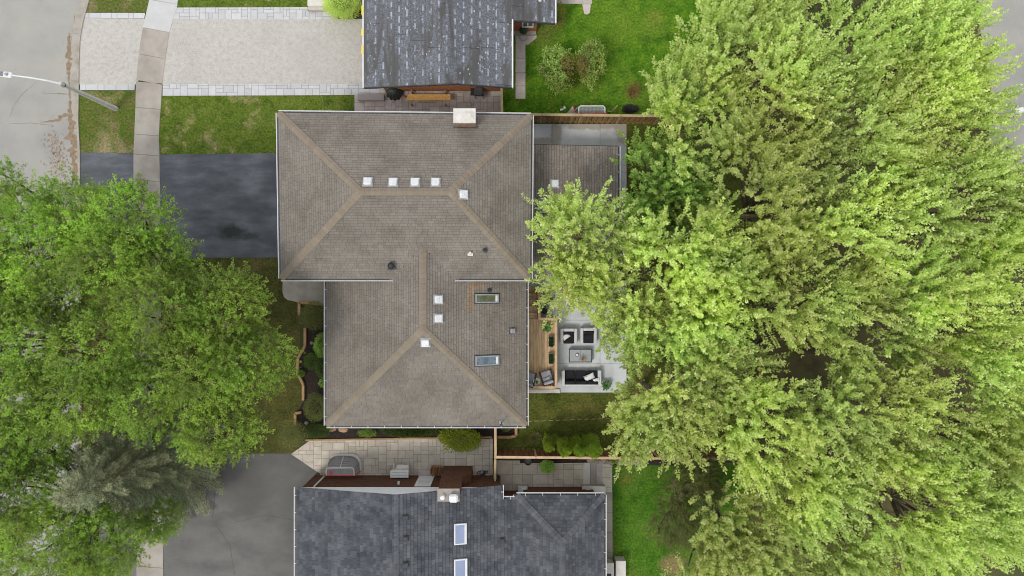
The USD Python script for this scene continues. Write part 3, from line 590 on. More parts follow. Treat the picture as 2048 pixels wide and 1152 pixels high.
m_brick_brown = brick_mat('brown_brick_look', lin(96, 60, 40, 1.1), lin(74, 46, 31, 1.1), lin(86, 66, 52, 1.1))
m_brick_orange = brick_mat('orange_brick_look', lin(196, 120, 76), lin(172, 98, 62), lin(180, 150, 124))
m_stone_cap = mat('chimney_cap_look', [lin(206, 202, 194), lin(226, 222, 216)], scale=5, fine=0.08, fscale=30)
m_window = mat('window_pane_look', [(0.02, 0.025, 0.03), (0.03, 0.036, 0.042)], scale=1, rough=0.04, spec=0.8)
m_sky_dark = mat('skylight_pane_look', [(0.05, 0.06, 0.035), (0.09, 0.10, 0.05)], scale=3.5, rough=0.05, spec=0.6, blotch=((0.14, 0.13, 0.08), 4, 0.5, 0.65, 0.6))  # greenish and tan reflections are painted into the pane colour
m_sky_blue = mat('blue_skylight_pane_look', [(0.07, 0.11, 0.15), (0.13, 0.18, 0.23)], scale=3, rough=0.05, spec=0.6, blotch=((0.05, 0.06, 0.07), 3, 0.5, 0.6, 0.8))
m_blind = mat('shaded_skylight_pane_look', [lin(138, 152, 184), lin(152, 166, 196)], scale=1, rough=0.08, spec=0.6)

def wall_window(parent, c, w, h, axis):
    """a framed window set proud of a wall; axis: outward unit vector in plan"""
    ax = np.append(np.asarray(axis, float), 0); s = np.array([-ax[1], ax[0], 0]); c = np.asarray(c, float)
    f = MB()
    for k in (-1, 1):
        f.beam(c + s * k * w / 2 + ax * 0.03 - (0, 0, h / 2), c + s * k * w / 2 + ax * 0.03 + (0, 0, h / 2), 0.07, 0.07, up=ax)
        f.beam(c - s * (w / 2 - 0.036) + ax * 0.03 + (0, 0, k * (h / 2 - 0.035)), c + s * (w / 2 - 0.036) + ax * 0.03 + (0, 0, k * (h / 2 - 0.035)), 0.06, 0.066)
    f.beam(c + ax * 0.03 - (0, 0, h / 2 - 0.07), c + ax * 0.03 + (0, 0, h / 2 - 0.07), 0.05, 0.05, up=ax)
    fr = obj('window', f, m_white, parent)
    obj('pane', MB().beam(c - s * w / 2 + ax * 0.015, c + s * w / 2 + ax * 0.015, 0.02, h - 0.08), m_window, fr)
m_vent = mat('white_vent_look', [(0.46, 0.46, 0.47), (0.56, 0.56, 0.57)], scale=5, fine=0.1, fscale=20, rough=0.5)
def roof_vent(parent, u, v, z, f, d, m=None, w=0.40):
    """box vent whose hood opens down-slope; f: roof height function, d: up-slope plan direction"""
    x, y, _ = G(u, v, z); d = np.asarray(d, float); d /= np.linalg.norm(d); rz = math.atan2(d[1], d[0]) - math.pi / 2
    zc = f(x, y); sl = f(x + d[0], y + d[1]) - zc; tilt = math.atan(sl)
    Rx = np.array([[1, 0, 0], [0, math.cos(tilt), -math.sin(tilt)], [0, math.sin(tilt), math.cos(tilt)]])
    Rz = np.array([[math.cos(rz), -math.sin(rz), 0], [math.sin(rz), math.cos(rz), 0], [0, 0, 1]]); R = Rz @ Rx
    # hood: wider flange edge down-slope, chamfered head up-slope
    prof = [(-w * 0.5, -w * 0.5), (w * 0.5, -w * 0.5), (w * 0.5, w * 0.36), (w * 0.36, w * 0.5), (-w * 0.36, w * 0.5), (-w * 0.5, w * 0.36)]
    pts = [(x_, y_, z_) for x_, y_ in prof for z_ in (0.04, 0.15)] + [(x_ * 0.84, y_ * 0.84, 0.19) for x_, y_ in prof]
    h = trimesh.convex.convex_hull(np.array(pts)); mb = MB(); mb.add(h.vertices @ R.T + (x, y, zc), h.faces)
    mb.box(R @ np.array([0, -w * 0.53, 0.05]) + (x, y, zc), (w * 1.14, 0.05, 0.035), rot=R)
    for q in (-0.3, 0.0, 0.3): mb.box(R @ np.array([0, q * w, 0.19]) + (x, y, zc), (w * 0.7, 0.018, 0.014), rot=R)
    p = obj('roof_vent', mb, m or m_vent, parent)
    obj('flange', MB().box(R @ np.array([0, 0, 0.035]) + (x, y, zc), (w * 1.3, w * 1.36, 0.012), rot=R), m_grey_metal if m is None else m_dark_metal, p)
    return p
def skylight(parent, u0, v0, u1, v1, z, f, d, pane, along='x', white_frame=False):
    a, b = G(u0, v0, z), G(u1, v1, z); c = (a + b) / 2; sx, sy = abs(b[0] - a[0]), abs(b[1] - a[1])
    d = np.asarray(d, float); zc = f(c[0], c[1]); gx, gy = f(c[0] + 1, c[1]) - zc, f(c[0], c[1] + 1) - zc
    n = np.array([-gx, -gy, 1]); n /= np.linalg.norm(n); ex = np.array([1, 0, gx]); ex /= np.linalg.norm(ex); ey = np.cross(n, ex); R = np.stack([ex, ey, n], 1)
    o = np.array([c[0], c[1], zc]); fr = MB(); b_ = 0.07; H = 0.12
    for k in (-1, 1):
        fr.box(o + R @ np.array([k * (sx - b_) / 2, 0, H / 2]), (b_, sy, H), rot=R, ch=0.012)
        fr.box(o + R @ np.array([0, k * (sy - b_) / 2, H / 2]), (sx - 2 * b_ - 0.004, b_, H - 0.006), rot=R, ch=0.012)
    p = obj('skylight', fr, m_grey_metal if not white_frame else m_white, parent)  # frame is plain white when set, grey metal otherwise
    obj('pane', MB().box(o + R @ np.array([0, 0, 0.085]), (sx - 2 * b_ - 0.006, sy - 2 * b_ - 0.006, 0.02), rot=R), pane, p)
    w_ = np.array([(sx / 2 - b_ - 0.07), 0, 0.099]) if along == 'x' else np.array([(sx / 2 - b_ - 0.03), 0, 0.099])
    obj('sill_strip', MB().box(o + R @ w_, (0.12 if along == 'x' else 0.05, sy - 2 * b_ - 0.01, 0.006), rot=R), m_white, p)
    obj('flashing', MB().box(o + R @ np.array([0, 0, 0.03]), (sx + 0.12, sy + 0.1, 0.01), rot=R), m_dark_metal, p)
    return p
def pipe(parent, name, u, v, z, f, r, h, m, flange=True):
    x, y, _ = G(u, v, z); zc = f(x, y)
    p = obj(name, MB().lathe((x, y, zc), [(0.001, h - 0.03), (r * 0.75, h - 0.03), (r * 0.75, h), (r, h), (r, -0.05)], 14), m, parent)
    if flange: obj('flange', MB().lathe((x, y, zc), [(r, 0.09), (r * 1.5, 0.05), (r * 2.4, 0.03), (r * 2.4, 0.0)], 14), m_dark_metal, p)
    return p

# ================================================================== the brown house
ZN, ZS, SL = 4.7, 3.15, 0.4167
H = thing('brown_house', 'large brown shingled house with two joined hip roofs, in the middle of the picture', 'house', G(850, 540))
c_nw, c_ne, c_se, c_sw = [G(*p, ZN)[:2] for p in ((557, 226), (1062, 231), (1060, 557), (562, 557))]
yN, yS = (c_nw[1] + c_ne[1]) / 2, (c_sw[1] + c_se[1]) / 2; xW, xE = (c_nw[0] + c_sw[0]) / 2, (c_ne[0] + c_se[0]) / 2
zr = ZN + SL * (yN - yS) / 2; rw, re = G(720, 388, zr)[:2], G(900, 388, zr)[:2]; ym = (yN + yS) / 2
rw = np.array([rw[0], ym]); re = np.array([re[0], ym])
slW, slE = (zr - ZN) / (rw[0] - xW), (zr - ZN) / (xE - re[0])
def eave_plane(a, b, top):
    d = np.array([-(b - a)[1], (b - a)[0]]); d /= np.linalg.norm(d); h = np.dot(top - a, d)
    if h < 0: d, h = -d, -h
    return (a[0], a[1], ZN), d, (zr - ZN) / h
NP = {'n': ([c_ne, c_nw, rw, re],) + eave_plane(c_nw, c_ne, (rw + re) / 2), 's': ([c_sw, c_se, re, rw],) + eave_plane(c_sw, c_se, (rw + re) / 2),
      'w': ([c_nw, c_sw, rw],) + eave_plane(c_nw, c_sw, rw), 'e': ([c_se, c_ne, re],) + eave_plane(c_ne, c_se, re)}
sW, sE, sS = G(653, 851, ZS)[0], G(1052, 851, ZS)[0], G(850, 851, ZS)[1]
xr = (sW + sE) / 2 + 0.1; zrs = ZS + SL * (sE - xr); slsW = (zrs - ZS) / (xr - sW); ap = np.array([xr, sS + (zrs - ZS) / 0.415])
rend = np.array([xr, yS + (zrs - ZN) / SL]); vw, ve = xr - (zrs - ZN) / slsW, xr + (zrs - ZN) / SL
yu = yS + 0.12
SP = {'w': ([(sW, sS), (sW, yu), (vw, yu), (vw, yS), tuple(rend), tuple(ap)][::-1], (sW, 0, ZS), (1, 0), slsW),
      'e': ([(sE, yu), (sE, sS), tuple(ap), tuple(rend), (ve, yS), (ve, yu)], (sE, 0, ZS), (-1, 0), SL),
      's': ([(sW, sS), (sE, sS), tuple(ap)], (0, sS, ZS), (0, 1), 0.415)}
fN = {k: plane_fn(*v[1:]) for k, v in NP.items()}; fS = {k: plane_fn(*v[1:]) for k, v in SP.items()}
dk = MB()
for v in list(NP.values()) + list(SP.values()): deck_mesh(dk, *v)
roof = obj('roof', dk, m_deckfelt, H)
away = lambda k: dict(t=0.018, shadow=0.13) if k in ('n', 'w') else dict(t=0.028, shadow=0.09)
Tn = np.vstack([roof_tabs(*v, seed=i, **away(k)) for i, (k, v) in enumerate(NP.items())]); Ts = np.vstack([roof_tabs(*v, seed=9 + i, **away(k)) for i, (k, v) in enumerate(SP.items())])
# the south part of the upper slope hidden under the lower roof is left out
under = np.array([(y < rend[1]) and (z < min(fS['w'](x, y), fS['e'](x, y)) - 0.05) for x, y, z in Tn.mean(1)]); T = np.vstack([Tn[~under], Ts])
# lighter repair patch above the upper skylight
pu = (mid := T.mean(1))[:, 0] * 1360 / (CAM_H - mid[:, 2]) + 1024; pv = 576 - mid[:, 1] * 1360 / (CAM_H - mid[:, 2])
patch = ((pu > 932) & (pu < 949) & (pv > 559) & (pv < 622)) | ((pu >= 949) & (pu < 972) & (pv > 559) & (pv < 582)); patch &= ~((pu > 938) & (pv > 604) & (pu < 946) & (pv > 634)) & (T[:, :, 0].max(1) > ve - 0.3)
for tb in T[patch]: obj('shingle', tabs_mesh(tb[None]), m_sh_new, roof)
put_tabs(T[~patch], 200, m_sh_brown1, m_sh_brown, roof, 'shingle', 'shingle_courses')
def P3(p, f): return np.array([p[0], p[1], f(p[0], p[1])])
rW, rE, rA, rR = [np.array([*p, z]) for p, z in ((rw, zr), (re, zr), (ap, zrs), (rend, zrs))]
dn, ds, dw, de = (0, -1), (0, 1), (1, 0), (-1, 0)
CP = caps(np.array([*c_nw, ZN]), rW, [dn, dw], [SL, slW], e=0.25) + caps(np.array([*c_sw, ZN]), rW, [ds, dw], [SL, slW], e=0.25) \
   + caps(np.array([*c_ne, ZN]), rE, [dn, de], [SL, slE], e=0.25) + caps(np.array([*c_se, ZN]), rE, [ds, de], [SL, slE], e=0.25) + caps(rW, rE, [dn, ds], [SL, SL], e=0.25) \
   + caps(np.array([sW, sS, ZS]), rA, [dw, (0, 1)], [slsW, 0.415], e=0.25) + caps(np.array([sE, sS, ZS]), rA, [de, (0, 1)], [SL, 0.415], e=0.25) + caps(rA, rR, [dw, de], [slsW, SL], e=0.25)
for c in CP: obj('ridge_cap', c, m_cap, roof)
E3 = lambda p, z: np.array([p[0], p[1], z])
gz = 0.0
gutter(H, E3(c_nw, ZN - 0.03), E3(c_ne, ZN - 0.03), (0, 1), hangers=False); gutter(H, E3(c_nw, ZN - 0.03), E3(c_sw, ZN - 0.03), (-1, 0), hangers=False)
gutter(H, E3(c_ne, ZN - 0.03), E3(c_se, ZN - 0.03), (1, 0), hangers=False)
gutter(H, E3(c_sw, ZN - 0.03), np.array([vw, yS, ZN - 0.03]), (0, -1), hangers=False); gutter(H, np.array([ve, yS, ZN - 0.03]), E3(c_se, ZN - 0.03), (0, -1), hangers=False)
gutter(H, np.array([sW, yS - 0.1, ZS - 0.03]), np.array([sW, sS, ZS - 0.03]), (-1, 0)); gutter(H, np.array([sE, yS - 0.1, ZS - 0.03]), np.array([sE, sS, ZS - 0.03]), (1, 0)); gutter(H, np.array([sW, sS, ZS - 0.03]), np.array([sE, sS, ZS - 0.03]), (0, -1))
for a, b, o in ((c_nw, c_ne, (0, 1)), (c_nw, c_sw, (-1, 0)), (c_ne, c_se, (1, 0)), (c_sw, c_se, (0, -1))): fascia(H, E3(a, ZN), E3(b, ZN), o)
for a, b, o in (((sW, yS), (sW, sS), (-1, 0)), ((sE, yS), (sE, sS), (1, 0)), ((sW, sS), (sE, sS), (0, -1))): fascia(H, E3(a, ZS), E3(b, ZS), o)
ov = 0.5
wl = MB().span((xW + ov, yS + ov, 0), (xE - ov, yN - ov, ZN - 0.1)); obj('wall', wl, m_brick_buff, H)
obj('wall', MB().span((sW + ov, sS + ov, 0), (sE - ov, yS + ov + 0.2, ZS - 0.1)), m_brick_buff, H)
obj('soffit', MB().span((xW + 0.03, yS + 0.03, ZN - 0.16), (xE - 0.03, yN - 0.03, ZN - 0.12)), m_white_siding, H)
obj('soffit', MB().span((sW + 0.03, sS + 0.03, ZS - 0.16), (sE - 0.03, yS - 0.03, ZS - 0.12)), m_white_siding, H)
for x in (-9.5, -6.5, -3): wall_window(H, (x + 1.2, sS + ov, 1.6), 1.4, 1.2, (0, -1))
for y in (2.5, 6.2): wall_window(H, (xE - ov, y, 3.6), 1.6, 1.1, (1, 0))
for y in (-2, -5.2): wall_window(H, (sE - ov, y, 1.8), 1.8, 1.3, (1, 0))
for y in (2.6, 6.4): wall_window(H, (xW + ov, y, 3.6), 1.6, 1.1, (-1, 0))
gd = obj('garage_door', MB().span((xW + ov - 0.05, 2.4, 0.02), (xW + ov - 0.004, 7.2, 2.2)), m_white_siding, H)
for i in range(4): obj('door_panel', MB().span((xW + ov - 0.075, 2.5, 0.1 + i * 0.53), (xW + ov - 0.052, 7.1, 0.57 + i * 0.53)), m_white, gd)
for u, v in ((735, 364), (786, 365), (830, 365), (871, 365)): roof_vent(H, u, v, 6.4, fN['n'], dn)
roof_vent(H, 926, 389, 6.2, fN['e'], de)
for u, v in ((875, 599), (875, 637)): roof_vent(H, u, v, 5.3, fS['e'], de)
roof_vent(H, 850, 685, 5.3, fS['s'], ds)
roof_vent(H, 1024, 662, 3.6, fS['e'], de, m_grey_metal, 0.26)
skylight(H, 948, 588, 998, 606, 4.3, fS['e'], de, m_sky_dark); skylight(H, 948, 712, 999, 732, 4.3, fS['e'], de, m_sky_blue)
pipe(H, 'vent_pipe', 970, 500, 5.3, fN['s'], 0.07, 0.3, m_black)
x, y, _ = G(784, 532, 4.95); zc = fN['s'](x, y)
tv = obj('roof_turbine', MB().lathe((x, y, zc), [(0.001, 0.42), (0.1, 0.41), (0.17, 0.34), (0.18, 0.26), (0.13, 0.2), (0.11, 0.18), (0.11, -0.05)], 16), m_black, H)
fins = MB()
for k in range(12):
    a = k * math.pi / 6; fins.box((x + 0.175 * math.cos(a), y + 0.175 * math.sin(a), zc + 0.29), (0.03, 0.006, 0.13), rz=a + 0.6)
obj('fin', fins, m_dark_metal, tv); obj('flange', MB().box((x, y, zc + 0.03), (0.42, 0.4, 0.014)), m_dark_metal, tv)
x, y, _ = G(941, 507, 5.2); zc = fN['s'](x, y); wv = obj('wall_cap_vent', MB().box((x, y - 0.05, zc + 0.05), (0.28, 0.16, 0.08), ch=0.01), m_offwhite, H); obj('vent_pipe', MB().tube([(x, y, zc), (x, y + 0.02, zc + 0.26)], 0.06, 12), m_offwhite, wv)
pipe(H, 'vent_pipe', 978, 581, 4.2, fS['e'], 0.06, 0.22, m_black)
x, y, _ = G(1003, 845, 3.3); ms = obj('service_mast', MB().tube([(x, y, 2.4), (x, y, 4.0)], 0.035, 10), m_dark_metal, H)
obj('mast_head', MB().lathe((x, y, 3.95), [(0.001, 0.14), (0.05, 0.12), (0.075, 0.04), (0.06, -0.03), (0.03, -0.04)], 12), m_dark_metal, ms)
obj('flange', MB().lathe((x, y, fS['s'](x, y)), [(0.04, 0.12), (0.07, 0.07), (0.13, 0.03), (0.13, -0.02)], 12), m_grey_metal, ms)
# chimney at the north eave
x0, x1 = G(909, 0, 5.9)[0], G(950, 0, 5.9)[0]; y1, y0 = yN - 0.1, 8.28
ch = obj('chimney', MB().span((x0, y0, 0), (x1, y1, 6.0)), m_brick_buff, H)
obj('chimney_cap', MB().span((x0 - 0.05, y0 - 0.05, 6.0), (x1 + 0.05, y1 + 0.05, 6.1), ch=0.02), m_stone_cap, ch)
cc = np.array([x0 + 0.72 * (x1 - x0), (y0 + y1) / 2, 6.1]); h4 = [(-0.26, -0.2, 0), (0.26, -0.2, 0), (0.26, 0.2, 0), (-0.26, 0.2, 0), (-0.08, -0.06, 0.1), (0.08, -0.06, 0.1), (0.08, 0.06, 0.1), (-0.08, 0.06, 0.1)]
obj('flue_hood', MB().tm(trimesh.convex.convex_hull(np.array(h4) + cc)), m_stone_cap, ch)
obj('flashing', MB().span((x0 - 0.12, y0 - 0.1, fN['n'](0, y0) - 0.1), (x1 + 0.12, y0 + 0.02, fN['n'](0, y0) + 0.06)), m_dark_metal, ch)
# patio roof at the back (part of the house)
zpW, zpE = 2.65, 2.15; pxE, pxW = G(1236, 0, zpE)[0], xE - ov; pyN, pyS = G(0, 289.5, 2.6)[1], G(0, 531, 2.6)[1]; spl = (zpW - zpE) / (pxE - pxW)
pp = [(pxE, pyS), (pxE, pyN), (pxW, pyN), (pxW, pyS)]
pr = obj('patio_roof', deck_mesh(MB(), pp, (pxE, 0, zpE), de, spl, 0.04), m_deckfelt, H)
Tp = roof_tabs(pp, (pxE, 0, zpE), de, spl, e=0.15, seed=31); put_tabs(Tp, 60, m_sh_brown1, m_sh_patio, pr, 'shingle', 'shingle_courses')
gutter(H, (pxE, pyS, zpE - 0.03), (pxE, pyN, zpE - 0.03), (1, 0))
obj('fascia_board', MB().beam((pxW, pyN + 0.03, zpW - 0.14), (pxE, pyN + 0.03, zpE - 0.14), 0.04, 0.2), m_deckfelt, H); obj('fascia_board', MB().beam((pxW, pyS - 0.03, zpW - 0.14), (pxE, pyS - 0.03, zpE - 0.14), 0.04, 0.2), m_deckfelt, H)
for yy in (pyN - 0.25, (pyN + pyS) / 2, pyS + 0.25): obj('post', MB().span((pxE - 0.3, yy - 0.07, 0.04), (pxE - 0.16, yy + 0.07, zpE - 0.03)), m_rail, H)
obj('post_beam', MB().span((pxE - 0.31, pyS + 0.1, zpE - 0.2), (pxE - 0.15, pyN - 0.1, zpE - 0.05)), m_rail, H)
fP = plane_fn((pxE, 0, zpE), de, spl)
roof_vent(H, 1110, 366, 2.8, fP, de); skylight(H, 1076, 395, 1092, 425, 2.8, fP, de, m_sky_blue, along='y')

# ================================================================== the grey shingled house at the bottom
ZG = 2.6; GH = thing('grey_house', 'grey shingled house with a white gable and brown brick wall at the bottom edge', 'house', G(900, 1100))
gW, gY, gXr, gZr = G(593, 0, ZG)[0], G(0, 974, ZG)[1], G(790, 0, 3.93)[0], 3.93
sg = (gZr - ZG) / (gXr - gW); fW = plane_fn((gW, 0, ZG), dw, sg); fE = plane_fn((gXr, 0, gZr), de, sg)
nE = (1003 - 1024) * (CAM_H - ZG) / 1360; nY = G(0, 998, ZG)[1]; wX0, wX1, wY = 0.25, G(1208, 0, ZG)[0], G(0, 990, ZG)[1]; S_ = -24.0; sw3 = 0.3; vX = 0.065
apw = np.array([wX1 - 2.335, wY - 2.335]); zaw = ZG + sw3 * 2.335; sww = 0.32
RP = [([(gW, S_), (gW, gY), (gXr, gY - 0.02), (gXr, S_)], (gW, 0, ZG), dw, sg),
      ([(gXr, S_), (gXr, gY - 0.02), (nE, gY + 0.1), (nE, nY), (0.3, nY), (0.3, S_)], (gXr, 0, gZr), de, sg),
      ([(wX1, wY), (wX0, wY), tuple(apw)], (0, wY, ZG), dn, sw3),
      ([(wX1, S_), (wX1, wY), tuple(apw), (apw[0], S_)], (wX1, 0, ZG), de, sw3),
      ([(apw[0], S_), tuple(apw), (wX0, wY), (vX, wY - 0.2), (vX, S_)], (apw[0], 0, zaw), dw, sww)]
dk = MB()
for v in RP: deck_mesh(dk, *v)
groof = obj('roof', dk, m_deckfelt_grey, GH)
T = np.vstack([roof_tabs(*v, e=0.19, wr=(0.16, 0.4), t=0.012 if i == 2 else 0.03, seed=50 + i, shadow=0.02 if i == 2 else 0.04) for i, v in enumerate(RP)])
keep = []
for x, y, z in T.mean(1): keep.append(y > -19.5)
T = T[np.array(keep)]
put_tabs(T, 300, m_sh_grey1, m_sh_grey, groof, 'shingle', 'shingle_courses')
wdir = (1, 0)
for c in caps((wX0, wY, ZG), (*apw, zaw), [dn, (1, 0)], [sw3, sww], w=0.36, e=0.24) + caps((wX1, wY, ZG), (*apw, zaw), [dn, de], [sw3, sw3], w=0.3, e=0.24) + caps((apw[0], -19, zaw), (*apw, zaw), [(1, 0), de], [sww, sw3], w=0.34, e=0.24) + caps((gXr, -19, gZr), (gXr, gY - 0.04, gZr), [dw, de], [sg, sg], w=0.3, e=0.24): obj('ridge_cap', c, m_cap_grey, groof)
gutter(GH, (gW, S_, ZG - 0.03), (gW, gY, ZG - 0.03), (-1, 0)); gutter(GH, (nE, gY + 0.1, ZG - 0.03), (nE, nY + 0.02, ZG - 0.03), (1, 0)); gutter(GH, (nE + 0.13, nY, ZG - 0.06), (wX0, nY, ZG - 0.06), (0, 1)); gutter(GH, (wX0 - 0.06, nY + 0.1, ZG - 0.03), (wX0 - 0.06, wY, ZG - 0.03), (-1, 0), hangers=False)
gutter(GH, (wX0, wY, ZG - 0.03), (wX1, wY, ZG - 0.03), (0, 1)); gutter(GH, (wX1, S_, ZG - 0.03), (wX1, wY, ZG - 0.03), (1, 0))
wy = gY - 0.06
obj('wall', MB().span((gW + 0.25, S_, 0), (nE - 0.1, wy, 2.3)), m_brick_brown, GH)
obj('wall', MB().span((gW + 0.26, wy - 0.12, 2.3), (nE - 0.1, wy, ZG - 0.04)), m_brick_brown, GH)
obj('wall', MB().span((nE - 0.1, S_, 0), (wX1 - 0.35, nY - 0.3, 2.1)), m_brick_brown, GH)
obj('wall', MB().span((wX0 + 0.4, nY - 0.4, 0), (wX1 - 0.36, wY - 0.3, 2.3)), m_brick_brown, GH)
gb = MB(); v = np.array([(gW + 0.05, ZG - 0.03), (nE - 0.05, ZG - 0.03), (nE - 0.05, ZG + 0.0), (gXr, gZr - 0.035), (gW + 0.05, ZG - 0.0)])
q = Polygon(v); m_ = trimesh.creation.extrude_polygon(q, 0.05, engine='earcut'); m_.apply_transform(np.array([[1, 0, 0, 0], [0, 0, -1, wy + 0.05], [0, 1, 0, 0], [0, 0, 0, 1]])); obj('gable_siding', MB().tm(m_), m_white_siding, GH)
# chimney stack with fireplace bulk
bx0, bx1, by1 = -4.0, -2.3, -10.45
q = Polygon([(bx0, 0), (bx1, 0), (bx1, 1.75), (-2.76, 2.35), (-2.76, 4.6), (-3.82, 4.6), (-3.95, 1.9)]); m_ = trimesh.creation.extrude_polygon(q, 0.62, engine='earcut'); m_.apply_transform(np.array([[1, 0, 0, 0], [0, 0, -1, by1], [0, 1, 0, 0], [0, 0, 0, 1]]))
gch = obj('chimney', MB().tm(m_), m_brick_brown, GH)
obj('chimney_cap', MB().span((-3.88, by1 - 0.66, 4.6), (-2.72, by1 + 0.02, 4.66), ch=0.015), mat('slab_cap_look', [lin(150, 142, 134), lin(172, 164, 156)], scale=5, fine=0.1), gch)
obj('flue_hood', MB().box((-3.02, by1 - 0.42, 4.86), (0.46, 0.42, 0.26), ch=0.08), m_white, gch); obj('flue_pot', MB().lathe((-3.6, by1 - 0.4, 4.66), [(0.001, 0.24), (0.11, 0.22), (0.13, 0.16), (0.13, 0.0)], 16), m_white, gch)
sd = obj('side_door', MB().span((-5.42, wy - 0.02, 0.3), (-4.52, wy + 0.04, 2.3)), m_white, GH)
obj('door_window', MB().span((-5.27, wy + 0.042, 1.35), (-4.67, wy + 0.052, 2.1)), mat('frosted_pane_look', [lin(196, 206, 200), lin(214, 222, 216)], scale=3, rough=0.3), sd)
obj('door_sill', MB().span((-5.5, wy - 0.02, 0.0), (-4.42, wy + 0.34, 0.22), ch=0.015), m_pav_grey, GH)
obj('downspout', MB().tube([(gW + 0.95, wy + 0.07, 2.5), (gW + 0.95, wy + 0.07, 0.25), (gW + 0.95, wy + 0.3, 0.12)], 0.05, 8), m_offwhite, GH)
obj('wall_lamp', MB().box((-6.35, wy + 0.09, 1.9), (0.12, 0.16, 0.2), ch=0.02), m_offwhite, GH)
for y in (-13.3, -15.45): pass
skylight(GH, 907.5, 1047, 933, 1089, 3.2, fE, de, m_blind, along='y', white_frame=True); skylight(GH, 907.5, 1118, 934, 1162, 3.2, fE, de, m_blind, along='y', white_frame=True)
for u, v in ((810, 1036), (810, 1078), (810, 1130)): roof_vent(GH, u, v, 3.9, fE, de, m_dark_metal, 0.26)
roof_vent(GH, 1003, 1082, 2.7, fE, de, m_dark_metal, 0.26)
for u, v in ((609, 984), (892, 974)): pass
# back wall steps: low white piers and ledge on the terrace side
for nm, a, b, h, lb in (('garden_pier', (1036, 972), (1055, 992), 0.55, 'small square off-white pier against the back of the grey house'), ('garden_ledge', (1164, 972), (1211, 995), 0.55, 'wide off-white ledge at the rear corner of the grey house')):
    A, B = G(*a, 0.5), G(*b, 0.5); t = thing(nm, lb, 'ledge', ((A[0] + B[0]) / 2, (A[1] + B[1]) / 2, 0))
    obj('pier_body', MB().span((A[0] + 0.02, A[1] - 0.02, 0.0), (B[0] - 0.02, B[1] + 0.02, h - 0.06)), m_conc_old, t); obj('coping', MB().span((A[0], A[1], h - 0.06), (B[0], B[1], h), ch=0.015), m_offwhite, t)
    cxy = (A + B) / 2; obj('coping_block', MB().box((A[0] + 0.35, cxy[1] + 0.05, h + 0.04), (0.26, 0.3, 0.08), ch=0.02), m_white, t)
for nm, a, b, h, lb in (('storage_box', (1210, 1126), (1228, 1168), 0.7, 'white storage box with a dark opening against the right wall of the grey house'), ('storage_box', (1232, 1122), (1252, 1170), 0.75, 'taller cream storage box standing on the grass edge beside the other box')):
    A, B = G(*a, h), G(*b, h); t = thing(nm, lb, 'storage box', ((A[0] + B[0]) / 2, (A[1] + B[1]) / 2, 0))
    obj('box_body', MB().span((A[0] + 0.02, A[1] - 0.02, 0.0), (B[0] - 0.02, B[1] + 0.02, h - 0.05)), m_offwhite, t); ld = obj('lid', MB().span((A[0], A[1], h - 0.05), (B[0], B[1], h), ch=0.02), m_offwhite, t)
    if nm == 'storage_box' and h < 0.72: obj('opening', MB().span((A[0] + 0.1, A[1] - 0.62, h - 0.0), (A[0] + 0.36, A[1] - 0.92, h + 0.008)), m_black, ld)

